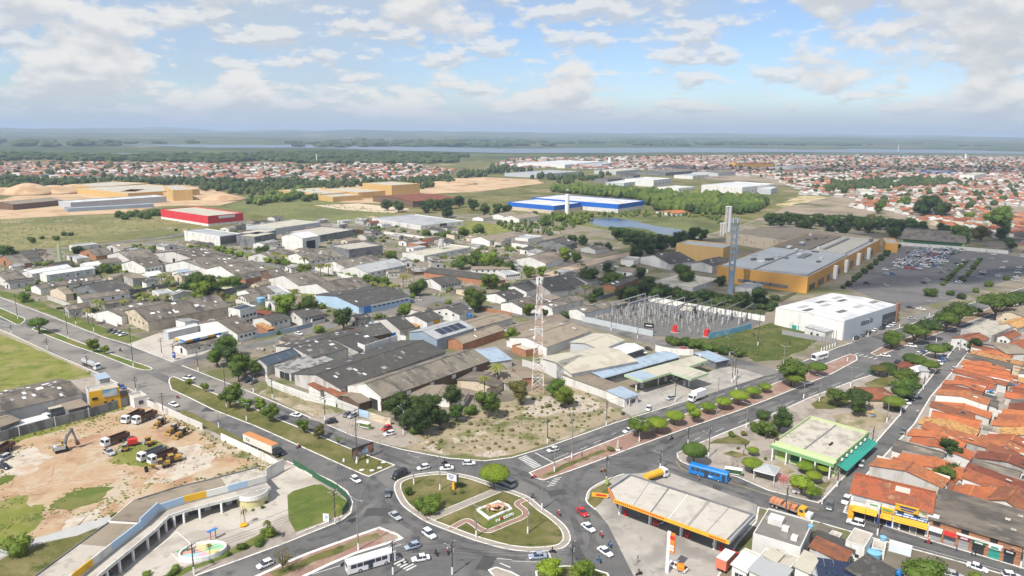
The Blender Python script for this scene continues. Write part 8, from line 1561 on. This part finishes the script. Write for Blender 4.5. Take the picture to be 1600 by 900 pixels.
x0,x1=min(p.x for p in QU),max(p.x for p in QU);y0,y1=min(p.y for p in QU),max(p.y for p in QU);n=0
for _ in range(5200):
 p=Vector((fl.uniform(x0,x1),fl.uniform(y0,y1)))
 if not _in(p,QU):continue
 lx,ly=fl.uniform(7,18),fl.uniform(6,13);r_=max(lx,ly)/2
 if n<95 and free(p,r_,True,.8):
  f=min(FP,key=lambda q_:(q_[0]-p).length);rf=fl.choice(('fib','fib','fib','fibd','fibt','fibt','fibd','tiled','fibw','gr'));wl=fl.choice(('white','dirty','plain','dirty','white','beige','brick','plain'))
  cn={'fib':'brown grey','fibd':'dark','fibt':'tan','tiled':'red tiled','fibw':'whitewashed','gr':'pale grey'}[rf];nl='small %s roofed shed next to the %s'%(cn,near_label(p))
  USED[nl]=USED.get(nl,0)+1
  if USED[nl]>1:nl=nl.replace('small',('','','another small','third small','fourth small','fifth small','sixth small')[min(6,USED[nl])])
  bld('P',None,None,None,fl.uniform(3,5),' '.join(nl.split()[:16]),roof=fl.choice(('gx','gx','sx','gy'))if rf!='gr'else 'f',rise=fl.uniform(.8,1.6),wall=wl,rf=rf,name='small_shed',cat='shed',group='small sheds between the factories',fr=(p,f[1]+(math.pi/2 if fl.random()<.3 else 0),lx,ly),sky=fl.choice((0,0,2)),par=.3,win=[('r',.2,.8,2,1.8,1,.9)],door=[('l',.4,.7,1,1.4,1.6,2.4,m_dark)]);n+=1
  # vegetation in the gaps (nobody could count these bushes): one mass of leaf clumps
def clumps(name,pts,r0,r1,mat,label,leaves=26,hs=.8):
 mb=MB();rr=random.Random(label)
 for p in pts:
  r_=rr.uniform(r0,r1)
  for k in range(3):
   c=(p.x+rr.uniform(-.5,.5)*r_,p.y+rr.uniform(-.5,.5)*r_,r_*hs*rr.uniform(.35,.8));s_=r_*rr.uniform(.5,.75)
   o=len(mb.v)
   for v in ICO[0]:j=rr.uniform(.7,1.05);mb.v.append((c[0]+v.x*s_*j,c[1]+v.y*s_*j,max(.05,c[2]+v.z*s_*.8*j)))
   for f in ICO[1]:mb.f.append(tuple(q_+o for q_ in f));mb.m.append(0)
   leaf_blob(mb,c,(s_*1.05,s_*1.05,s_*.85),leaves,r_*.16,rr)
 tag(mb.obj(name,mat),label,None,None,'stuff')
def _ico1():
 bm=bmesh.new();bmesh.ops.create_icosphere(bm,subdivisions=1,radius=1);v=[q_.co.copy()for q_ in bm.verts];f=[tuple(x.index for x in q_.verts)for q_ in bm.faces];bm.free();return v,f
ICO=_ico1();pts=[]
for _ in range(3200):
 p=Vector((fl.uniform(x0,x1),fl.uniform(y0,y1)))
 if _in(p,QU)and mnoise.noise(Vector((p.x/45,p.y/45,.7)))>-.02 and free(p,1.6,True,.2):pts.append(p)
clumps('shrubbery',pts[:520],1.2,3.2,M('shrub_leaves',(.10,.15,.024),(.16,.21,.036),sc=.08,c3=(.065,.105,.02),sc3=.05,c4=(.20,.21,.06),sc4=.06,t4=(.56,.66),rough=.7,spec=.2,trans=.2),'shrubs and weeds in the yards of the quarter')
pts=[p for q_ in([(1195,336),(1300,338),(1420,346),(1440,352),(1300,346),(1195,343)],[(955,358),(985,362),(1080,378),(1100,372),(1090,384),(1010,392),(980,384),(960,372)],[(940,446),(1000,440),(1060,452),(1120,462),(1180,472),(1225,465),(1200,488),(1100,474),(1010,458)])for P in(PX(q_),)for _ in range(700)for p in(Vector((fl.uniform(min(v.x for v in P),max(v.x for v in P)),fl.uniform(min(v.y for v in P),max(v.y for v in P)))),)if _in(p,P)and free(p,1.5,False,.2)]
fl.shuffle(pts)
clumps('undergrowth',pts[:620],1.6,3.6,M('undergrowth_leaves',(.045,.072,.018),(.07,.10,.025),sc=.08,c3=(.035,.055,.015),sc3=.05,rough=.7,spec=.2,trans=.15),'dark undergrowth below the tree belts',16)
# scrap and pallets lying about in the yards
m_junk=M('yard_clutter',(.35,.32,.28),(.22,.19,.16),sc=1.5,c3=(.50,.47,.43),sc3=.8,t3=(.52,.58),c4=(.10,.16,.22),sc4=.5,t4=(.6,.64),rough=.9);mb=MB();k=0
for _ in range(4200):
 p=Vector((fl.uniform(x0,x1),fl.uniform(y0,y1)))
 if k<900 and _in(p,QU)and free(p,.8,True,.1):
  a,b,c=fl.uniform(.4,2.2),fl.uniform(.4,1.4),fl.uniform(.2,1.3);mb.box(p.x-a,p.x+a,p.y-b,p.y+b,.1,.15+c);k+=1
tag(mb.obj('yard_clutter',m_junk),'pallets, scrap and crates lying in the factory yards',None,None,'stuff')
# grass tufts
OCT=[(1,0,0),(0,1,0),(-1,0,0),(0,-1,0),(0,0,1)];OF=[(0,1,4),(1,2,4),(2,3,4),(3,0,4)]
def tufts(polys,step,r0,r1,mat,label,thr=-.2,name='grass_tufts',hh=.6):
 mb=MB();rr=random.Random(label)
 for P in polys:
  a0,a1=min(p.x for p in P),max(p.x for p in P);b0,b1=min(p.y for p in P),max(p.y for p in P)
  for _ in range(int((a1-a0)*(b1-b0)/step**2)):
   p=Vector((rr.uniform(a0,a1),rr.uniform(b0,b1)))
   if mnoise.noise(Vector((p.x/7,p.y/7,3.1)))<thr or not _in(p,P):continue
   r_=rr.uniform(r0,r1);o=len(mb.v);t_=rr.uniform(0,6.28);c,s=math.cos(t_),math.sin(t_)
   for x,y,z in OCT:j=rr.uniform(.6,1.2);mb.v.append((p.x+(x*c-y*s)*r_*j,p.y+(x*s+y*c)*r_*j,.14+z*r_*hh*j))
   for f in OF:mb.f.append(tuple(q_+o for q_ in f));mb.m.append(0)
 tag(mb.obj(name,mat),label,None,None,'stuff')
m_tuft=M('tuft_grass',(.10,.125,.03),(.16,.17,.045),sc=.25,c3=(.21,.19,.075),sc3=.15,c4=(.07,.095,.024),sc4=.4,t4=(.55,.66),rough=1,spec=.1)
LOT=[PX(q_)for q_ in([(0,705),(60,690),(130,660),(195,640),(250,650),(200,660),(120,690),(40,712),(0,725)],[(60,800),(110,765),(175,755),(175,785),(120,812)],[(165,712),(200,688),(240,685),(270,700),(260,720),(245,742),(200,742),(172,724)],[(-60,790),(40,770),(90,800),(60,835),(0,858),(-60,855)],[(262,648),(330,682),(440,730),(400,740),(330,712),(280,680)],[(270,770),(330,740),(420,722),(400,745),(310,775)],[(0,735),(40,745),(30,765),(-30,768)],[(200,745),(280,750),(260,775),(190,800),(150,815),(130,795)])]
tufts(LOT,1.15,.22,.62,m_tuft,'grass tufts creeping over the dirt lot',-.05)
tufts([PX(q_)for q_ in([(-60,905),(30,862),(150,828),(165,832),(100,880),(60,920)],[(262,596),(341,618),(440,660),(560,706),(616,727),(576,744),(400,666),(293,620)],[(275,640),(373,684),(445,716),(450,722),(380,697),(300,660)],[(425,598),(520,640),(540,655),(508,659),(405,615)])],1.3,.15,.4,m_tuft,'grass tufts on the left median and verges',-.25,hh=.45)
tufts([[p for p in INN]],1.3,.12,.32,M('lawn_tuft',(.085,.10,.03),(.12,.125,.038),sc=.3,c3=(.16,.145,.06),sc3=.2,rough=1,spec=.1),'short tufts of the roundabout lawn',-.1,hh=.4)
tufts([PX([(-60,505),(18,532),(138,585),(60,598),(0,618),(-60,635)])],1.5,.2,.55,M('field_tuft',(.16,.19,.04),(.22,.23,.06),sc=.15,c3=(.26,.235,.10),sc3=.1,rough=1,spec=.1),'tufts of the bright green field',-.3,hh=.4)
tufts([PX([(640,690),(720,650),(800,632),(905,608),(960,642),(955,657),(853,694),(757,712),(640,700)])],1.25,.15,.45,M('dry_tuft',(.27,.225,.13),(.19,.175,.085),sc=.3,c3=(.28,.245,.15),sc3=.2,rough=1,spec=.1),'dry grass of the waste ground',-.15)
tufts([PX(q_)for q_ in([(0,345),(120,340),(250,333),(325,350),(290,364),(160,378),(0,392)],[(395,334),(400,314),(470,311),(560,322),(620,334),(560,344),(470,345)])],4.2,.6,1.7,M('meadow_tuft',(.17,.175,.06),(.22,.205,.085),sc=.06,c3=(.11,.125,.04),sc3=.04,rough=1,spec=.1),'tussocks of the far meadows',-.1,hh=.5)
tufts([ZP('g',[(900,245),(960,260),(1160,262),(1400,205),(1520,170),(1700,190),(1860,225),(1700,330),(1560,385),(1420,395),(1340,350),(1100,330),(960,290)])],1.5,.25,.9,M('plot_tuft',(.06,.085,.022),(.10,.12,.034),sc=.2,c3=(.14,.135,.05),sc3=.1,rough=1,spec=.1),'rank grass of the plot by the substation',-.2)
# ---------------------------------------------------------------- two clouds high above whose shade lies on the land
def cloud(px,py,ax,ay,rz,label,z=760):
 g_=G(px,py);off=(z)/math.tan(SUN_EL);n=math.hypot(*SUN_AZ);cx,cy=g_.x+SUN_AZ[0]/n*off,g_.y+SUN_AZ[1]/n*off
 m=bpy.data.materials.get('cloud_vapour')
 if not m:
  m=bpy.data.materials.new('cloud_vapour');m.use_nodes=True;N,L=nodes_of(m.node_tree);o=N('ShaderNodeOutputMaterial');d=N('ShaderNodeBsdfDiffuse');d.inputs[0].default_value=(.9,.9,.9,1);tp=N('ShaderNodeBsdfTransparent');mx=N('ShaderNodeMixShader');mx.inputs[0].default_value=.36;L(tp.outputs[0],mx.inputs[1]);L(d.outputs[0],mx.inputs[2]);L(mx.outputs[0],o.inputs[0])
 bm=bmesh.new();bmesh.ops.create_icosphere(bm,subdivisions=5,radius=1);vs=[]
 for v in bm.verts:
  d=v.co.normalized();k=1+.38*mnoise.fractal(d*1.7+Vector((px,py,0)),.9,2,5);x,y,zz=d.x*ax*k,d.y*ay*k,d.z*60*k*(1.4 if d.z>0 else .5);c,s=math.cos(rz),math.sin(rz);vs.append((cx+x*c-y*s,cy+x*s+y*c,z+zz))
 mb=MB();mb.add(vs,[tuple(q_.index for q_ in f.verts)for f in bm.faces]);bm.free();tag(mb.obj('cloud',m,smooth=True),label,None,None,'structure')
cloud(1345,402,270,112,R(22),'cumulus cloud shading the mall and the avenue end')
cloud(1420,266,800,190,R(8),'long cumulus cloud shading the far right town')
# ================================================================ far town, woods, works
fr_=random.Random(77)
def inside(p,poly):
 c=False;n=len(poly)
 for k in range(n):
  a,b=poly[k],poly[k-1]
  if(a.y>p.y)!=(b.y>p.y)and p.x<(b.x-a.x)*(p.y-a.y)/(b.y-a.y)+a.x:c=not c
 return c
def scatter(L_,step,jit=.5,lanes=False):
 P=PX(L_);x0,x1=min(p.x for p in P),max(p.x for p in P);y0,y1=min(p.y for p in P),max(p.y for p in P);out=[]
 ny=int((y1-y0)/step)+1;nx=int((x1-x0)/step)+1
 for j in range(ny):
  for i_ in range(nx):
   if lanes and(i_%7==3 or j%5==2):continue
   p=Vector((x0+(i_+.5+fr_.uniform(-jit,jit))*step,y0+(j+.5+fr_.uniform(-jit,jit))*step))
   if inside(p,P):out.append(p)
 return out
def in_frame(p,m=60):
 dz=-CAMH;yc=p.y*math.cos(PIT)-dz*math.sin(PIT)
 return yc>0 and abs(FPX*p.x/yc)<800+m
ico_v,ico_f=[],[]
def _ico():
 bm=bmesh.new();bmesh.ops.create_icosphere(bm,subdivisions=1,radius=1)
 for v in bm.verts:ico_v.append(v.co.copy())
 for f in bm.faces:ico_f.append(tuple(v.index for v in f.verts))
 bm.free()
_ico()
def wood(name,pts,r0,r1,mat,label,hs=1.0):
 vs,fs=[],[]
 for p in pts:
  r_=fr_.uniform(r0,r1);h=r_*fr_.uniform(.9,1.3)*hs;o=len(vs)
  for v in ico_v:
   j=fr_.uniform(.72,1.15);vs.append((p.x+v.x*r_*j,p.y+v.y*r_*j,h*.8+v.z*h*j))
  fs+=[(a+o,b+o,c+o)for a,b,c in ico_f]
 mb=MB();mb.v=vs;mb.f=fs;mb.m=[0]*len(fs);o=mb.obj(name,mat);tag(o,label,None,None,'stuff');return o
m_wood=M('far_wood',(.07,.105,.022),(.115,.155,.034),sc=.06,c3=(.05,.08,.02),sc3=.02,c4=(.15,.17,.045),sc4=.03,t4=(.56,.66),rough=.9,spec=.1)
m_woodd=M('far_dark_wood',(.036,.056,.02),(.06,.082,.028),sc=.06,c3=(.08,.10,.034),sc3=.02,rough=.9,spec=.1)
# works and sheds in the distance
for a in(('n',(480,455),(800,490),(1010,440),9,'wide ochre brickworks hall','ochre','beige'),('n',(470,432),(640,448),(930,425),8,'second ochre hall of the brickworks','ochre','beige'),('n',(1020,440),(1080,470),(1168,452),15,'tall ochre kiln house of the brickworks','ochre','slab'),('n',(1010,478),(1080,500),(1130,490),8,'small ochre block before the kiln house','ochre','slab'),('n',(390,535),(440,548),(1040,508),8,'long grey shed along the brickworks front','grey','wh'),('n',(-30,548),(80,558),(388,530),7,'brown shed at the left of the brickworks','brown','fibt'),('n',(380,578),(420,585),(960,556),4,'low green grey shed before the brickworks','gblue','gr'),('n',(795,468),(840,478),(905,462),9,'ochre gable block of the brickworks','ochre','slab'),('o',(665,425),(848,440),(938,422),16,'tall mustard steel hall on the earth yard','ochre','beige'),('o',(140,468),(400,495),(560,470),8,'low mustard sheds of the works','ochre','beige'),('o',(400,462),(640,485),(720,465),9,'mustard shed with dark end','ochre','beige'),('o',(730,505),(980,540),(1110,500),8,'brown roofed shed beside the mustard works','brown','tiled'),('o',(300,490),(480,512),(555,488),7,'front mustard shed of the works','ochre','beige'),('q',(775,392),(885,408),(1000,395),12,'large white factory in the middle distance','white','wh'),('q',(620,415),(700,425),(790,412),8,'grey white factory left of the large white one','grey','wh'),('q',(920,448),(1040,458),(1145,448),7,'long low white shed behind the wood','white','wh'),('q',(1230,432),(1440,452),(1640,430),13,'big white factory right of the long low shed','white','wh'),('q',(110,295),(330,310),(570,290),10,'far white factory with a red mark','white','wh'),('q',(-20,360),(160,372),(420,352),7,'pale blue grey shed at the wood edge','grey','gr'),('q',(530,345),(650,352),(800,338),8,'far pale shed with blue end','grey','beige'),('q',(800,350),(960,360),(1160,345),7,'far grey depot roofs','dgrey','fib'),('q',(1435,298),(1460,306),(1640,305),12,'red and yellow store in the far town','yellow','tileo'),('r',(1245,365),(1290,378),(1365,362),13,'tall white blank block in the far town','white','slab'),('r',(990,348),(1080,356),(1180,350),8,'blue fronted school in the far town','blue','gr'),('r',(-40,450),(20,462),(60,450),9,'grey white shed at the wood right of the blue warehouse','grey','wh'),('r',(552,460),(580,480),(625,465),9,'white block at the edge of the red roofs','white','slab'),('r',(805,402),(830,410),(858,402),10,'small white tower block in the far town','white','slab'),('q',(430,300),(560,310),(640,296),8,'far grey hall right of the white factory','grey','gr'),('q',(880,318),(1000,326),(1120,316),8,'far long grey shed below the red town','grey','fib'),('q',(1040,372),(1130,380),(1230,370),7,'far pale shed left of the big white factory','white','gr'),('q',(1160,352),(1290,362),(1420,350),8,'far low grey works right of the depot','grey','fib'),('q',(700,372),(760,380),(800,372),8,'small dark works among the far factories','dgrey','fibd'),('q',(540,395),(600,402),(690,394),7,'low dark shed behind the wood strip','dgrey','fib'),('r',(60,320),(140,330),(280,318),8,'far white hall at the edge of the shaded town','white','gr'),('r',(800,545),(860,565),(895,550),6,'white gabled hall near the mall belt','white','wh'),('r',(990,588),(1030,600),(1090,590),6,'long white shed above the green hall','white','wh')):
 bld(a[0],a[1],a[2],a[3],a[4],a[5],wall=a[6],rf=a[7],roof='f'if a[7]in('slab','gr','wh','beige')else 'gx',rise=2.5,name='factory',cat='factory',win=[('r',.05,.95,5,a[4]*.4,4,2)]if a[6]=='white'else())
def clear(p,m=0):
 for f in FP:
  if(f[0]-p).length<max(f[2],f[3])*.62+6:return False
 return True
 # woods and hedges that nobody could count
wood('far_wood',[p for p in scatter([(860,300),(905,297),(990,302),(1080,309),(1180,314),(1200,322),(1175,334),(1130,337),(1030,332),(1010,322),(1000,312),(900,304)],9)if in_frame(p)and clear(p)],4,8,m_wood,'green wood behind the blue warehouse')
wood('far_wood',[p for p in scatter([(-100,279),(200,281),(420,284),(640,285),(700,278),(720,284),(660,296),(560,292),(470,300),(400,306),(330,302),(290,289),(110,290),(60,300),(-100,302)],14)if in_frame(p)and clear(p)and mnoise.noise(Vector((p.x/60,p.y/60,1.1)))>-.2],3.5,6.5,m_woodd,'dark wood behind the brickworks at left')
wood('far_wood',[p for p in scatter([(640,285),(720,270),(780,262),(860,268),(960,272),(950,280),(880,290),(860,282),(780,274),(700,282)],16)if in_frame(p)and clear(p)and mnoise.noise(Vector((p.x/70,p.y/70,2.1)))>0],4,8,m_woodd,'dark wood strips in the middle distance')
wood('far_wood',[p for p in scatter([(-150,243),(100,243),(330,243),(520,238),(660,241),(760,246),(760,252),(640,257),(420,255),(100,252),(-150,253)],36)if in_frame(p)and mnoise.noise(Vector((p.x/220,p.y/220,4.1)))>-.25],12,24,m_woodd,'dark mangrove belt behind the far left town',.38)
wood('far_wood',[p for p in scatter([(380,318),(420,306),(470,300),(500,304),(460,312),(400,322)],10)if in_frame(p)],3,6,m_wood,'scrub behind the red warehouse')
wood('far_wood',[p for p in scatter([(1300,290),(1400,284),(1480,285),(1500,290),(1400,297),(1320,302),(1290,304)],16)if in_frame(p)],5,8,m_woodd,'dark park trees in the far right town')
wood('far_wood',[p for p in scatter([(-150,236),(200,228),(500,231),(800,229),(1200,228),(1600,231),(1800,232),(1800,222),(800,220),(-150,222)],150,.7)if in_frame(p)and mnoise.noise(Vector((p.x/1100,p.y/800,6.1)))>.02],45,90,m_woodd,'wooded plain beyond the river',.2)
wood('far_scrub',[p for p in scatter([(840,346),(860,336),(1000,333),(1125,338),(1128,352),(1100,340),(1000,339),(930,340),(915,350),(860,370),(800,362),(770,350)],9)if in_frame(p)],1.2,3,m_wood,'low scrub round the pond')
wood('weeds',[p for p in scatter([(640,690),(720,650),(800,630),(905,608),(960,642),(955,657),(853,694),(757,712),(640,700)],3.3)],.3,.85,M('weeds',(.085,.10,.03),(.15,.145,.05),sc=.6,c3=(.22,.19,.09),sc3=.3,rough=1,spec=.1),'weeds of the waste ground',.7)
wood('weeds',[p for p in scatter([(268,645),(330,680),(435,728),(400,728),(330,695),(285,668)],2.0)+scatter([(270,760),(330,742),(400,726),(425,730),(380,745),(300,768)],1.8)+scatter([(0,692),(60,674),(130,654),(195,638),(190,642),(120,664),(50,683),(0,700)],1.8)],.25,.6,MATS['weeds'],'weeds along the dirt lot walls',.7)
wood('rubble',[p for p in scatter([(818,632),(855,622),(900,618),(935,632),(930,645),(880,648),(840,652),(820,648)],2.1)+scatter([(741,712),(757,707),(785,705),(796,710),(770,716)],1.0)+scatter([(665,700),(675,695),(693,703),(690,708)],1.0)+scatter([(270,700),(305,697),(340,715),(318,735),(275,750),(245,754)],2.2)],.15,.55,m_rubble,'stones and rubble on the waste grounds',.6)
# houses of the far town: the nearest as things, the mass beyond as one
HP_=[]
for L_,st in(([(1330,322),(1345,310),(1420,306),(1640,306),(1640,400),(1570,386),(1500,360),(1440,350),(1400,334),(1350,330)],13.5),([(1240,305),(1350,290),(1640,280),(1640,306),(1400,306),(1340,310)],15),([(1040,266),(1300,256),(1640,262),(1640,281),(1350,290),(1260,300),(1200,278)],17),([(770,262),(800,248.5),(1150,243.5),(1640,247),(1640,262),(1300,257),(1040,266)],22),([(-60,256),(100,255),(420,258),(640,258),(715,268),(640,284),(420,283),(200,279),(-60,275)],19),([(440,240),(520,237),(560,240),(500,245),(440,245)],24)):
 HP_+=[(p,st)for p in scatter(L_,st*.93,.25,True)if in_frame(p)and mnoise.noise(Vector((p.x/130,p.y/130,7.7)))>-.42]
HP_=[q_ for q_ in HP_ if q_[0].y>1400 or(clear(q_[0])and all((q_[0]-t_[0]).length>t_[1]+5 for t_ in TREES))]
HP_.sort(key=lambda q_:q_[0].length)
HW=[m_white,m_white,m_dirty,m_beigew,m_white];HR=[m_tile,m_tileo,m_tiled,m_tile,m_tiled,m_slab,m_fib,m_tile]
m_farroof=[M('far_tiles_%s'%k,a,b,sc=.05,rough=1)for k,a,b in(('a',(.34,.12,.06),(.44,.19,.10)),('b',(.24,.10,.07),(.31,.14,.09)),('c',(.36,.31,.26),(.45,.40,.35)),('d',(.50,.48,.45),(.60,.58,.55)))]
UW={}
def unit_house(w,r_):
 key=(w.name,r_.name)
 if key not in UW:
  a=MB();a.loft([[(-.5,y,z)for y,z in((-.5,0),(.5,0),(.5,.68),(0,1),(-.5,.68))],[(.5,y,z)for y,z in((-.5,0),(.5,0),(.5,.68),(0,1),(-.5,.68))]])
  b=MB();b.add([(-.54,-.56,.66),(.54,-.56,.66),(.54,0,1.05),(-.54,0,1.05),(.54,.56,.66),(-.54,.56,.66)],[(0,1,2,3),(4,5,3,2)]);UW[key]=(a.mesh('wall',w),b.mesh('roof',r_))
 return UW[key]
n_ind=0;far=[(MB(),m_)for m_ in m_farroof+[m_white,m_dirty]]
for p,st in HP_:
 rz=fr_.choice((0,math.pi/2))+.55+(.2 if p.x<0 else 0)+fr_.uniform(-.06,.06);w,d,h=st*fr_.uniform(.5,1.0),st*fr_.uniform(.5,.9),fr_.uniform(3.8,6.2)
 if fr_.random()<.07:h*=1.6
 if n_ind<175:
  hw_,hr_=fr_.choice(HW),fr_.choice(HR);a,b=unit_house(hw_,hr_)
  cn={'clay_tile_roof':'clay red','bright_tile_roof':'bright orange','weathered_tile_roof':'dark red','flat_slab_roof':'pale','fibre_cement_roof':'grey'}[hr_.name]
  t=thing('town_house','small %s roofed house, %s %s part of the town beyond the mall'%(cn,'near'if p.length<820 else 'middle'if p.length<1000 else 'farther','left'if p.x<.52*p.y else 'central'if p.x<.62*p.y else 'right'),'house',(p.x,p.y,.25),rz,'houses of the town beyond the car park');t.scale=(w,d,h)
  link('wall',a,t);link('roof',b,t);n_ind+=1
 else:
  c,s=math.cos(rz),math.sin(rz)
  def tr(x,y,z):return(p.x+(x*w)*c-(y*d)*s,p.y+(x*w)*s+(y*d)*c,.3+z*h)
  wm=far[4 if fr_.random()<.7 else 5][0];rm=far[fr_.choice((0,0,1,1,1,2,2,3))][0]
  wm.add([tr(*q_)for q_ in((-.5,-.5,0),(.5,-.5,0),(.5,.5,0),(-.5,.5,0),(-.5,-.5,.68),(.5,-.5,.68),(.5,.5,.68),(-.5,.5,.68),(-.5,0,1),(.5,0,1))],[(0,1,5,4),(1,2,6,9,5),(2,3,7,6),(3,0,4,8,7)])
  rm.add([tr(*q_)for q_ in((-.54,-.56,.66),(.54,-.56,.66),(.54,0,1.05),(-.54,0,1.05),(.54,.56,.66),(-.54,.56,.66))],[(0,1,2,3),(4,5,3,2)])
allm=MB();mats_=[]
for k,(mb,m_)in enumerate(far):
 allm.add(mb.v,mb.f,k);mats_.append(m_)
ft=allm.obj('far_town',*mats_);tag(ft,'far red roofed town stretching to the river','town',None,'stuff')
tp=[p+Vector((fr_.uniform(-12,12),fr_.uniform(-12,12)))for p,st in HP_[120:]if fr_.random()<.3]
wood('far_wood',[p for p in tp if clear(p)],3,6.5,m_woodd,'garden trees scattered through the far town')
def heap(px,py,r_,h,label,mat):
 g_=G(px,py);rr=random.Random(label);mb=MB();n=20;rings=[]
 for k in range(7):
  t_=k/6;rings.append([(r_*(1-t_)*(1+.12*rr.uniform(-1,1))*math.cos(6.283*j/n),r_*.8*(1-t_)*(1+.12*rr.uniform(-1,1))*math.sin(6.283*j/n),h*math.sin(t_*1.45))for j in range(n)])
 mb.loft(rings);t=thing('sand_heap',label,'heap',(g_.x,g_.y,.1),0,'heaps at the brickworks');mb.obj('pile',mat,parent=t,smooth=True)
for px,py,r_,h,lb in((45,303,46,17,'tallest ochre sand heap of the brickworks'),(85,301,50,12,'broad ochre sand heap right of the tallest'),(8,303,40,10,'low ochre heap at the left edge'),(118,297,40,10,'ochre heap beside the halls'),(350,312,34,9,'reddish earth heap behind the red warehouse'),(700,287,60,5,'flat ochre heap on the earth yard'),(760,281,50,4,'low ochre heap at the right of the earth yard')):
 heap(px,py,r_,h,lb,MATS['quarry_sand'])
for k,(px,py,ty)in enumerate(((952,258,246),(1237,246,240),(1508,250,241),(308/1+187,254,241),(1403,237,226))):
 g_=G(px,py);H_=min(60,height_at(px,py,ty));t=thing('far_tower',('slim white tower behind the far factories','thin mast by the river','white tower in the far right town','pale mast in the far left town','slender mast beyond the river arm')[k],'tower',(g_.x,g_.y,0));mb=MB();mb.cyl(0,0,0,H_,4.0 if k in(0,2)else 1.6,3.6 if k in(0,2)else 1.2,8);mb.obj('shaft',m_wpaint,parent=t);piece('cap',t,0,0,H_+.5,5 if k in(0,2)else 2.4,5 if k in(0,2)else 2.4,1,m_wpaint)
 # ---------------------------------------------------------------- the air
def haze_build():
 m=bpy.data.materials.new('haze_air');m.use_nodes=True;N,L=nodes_of(m.node_tree);out=N('ShaderNodeOutputMaterial');v=N('ShaderNodeVolumePrincipled')
 v.inputs['Color'].default_value=(.62,.78,1.0,1);v.inputs['Density'].default_value=9e-5;v.inputs['Anisotropy'].default_value=.0
 L(v.outputs[0],out.inputs['Volume'])
 mb=MB();mb.box(-25500,25500,-25500,25500,-2,175);o=mb.obj('haze',m);tag(o,'thin bluish haze over the whole plain',None,None,'stuff')
haze_build()
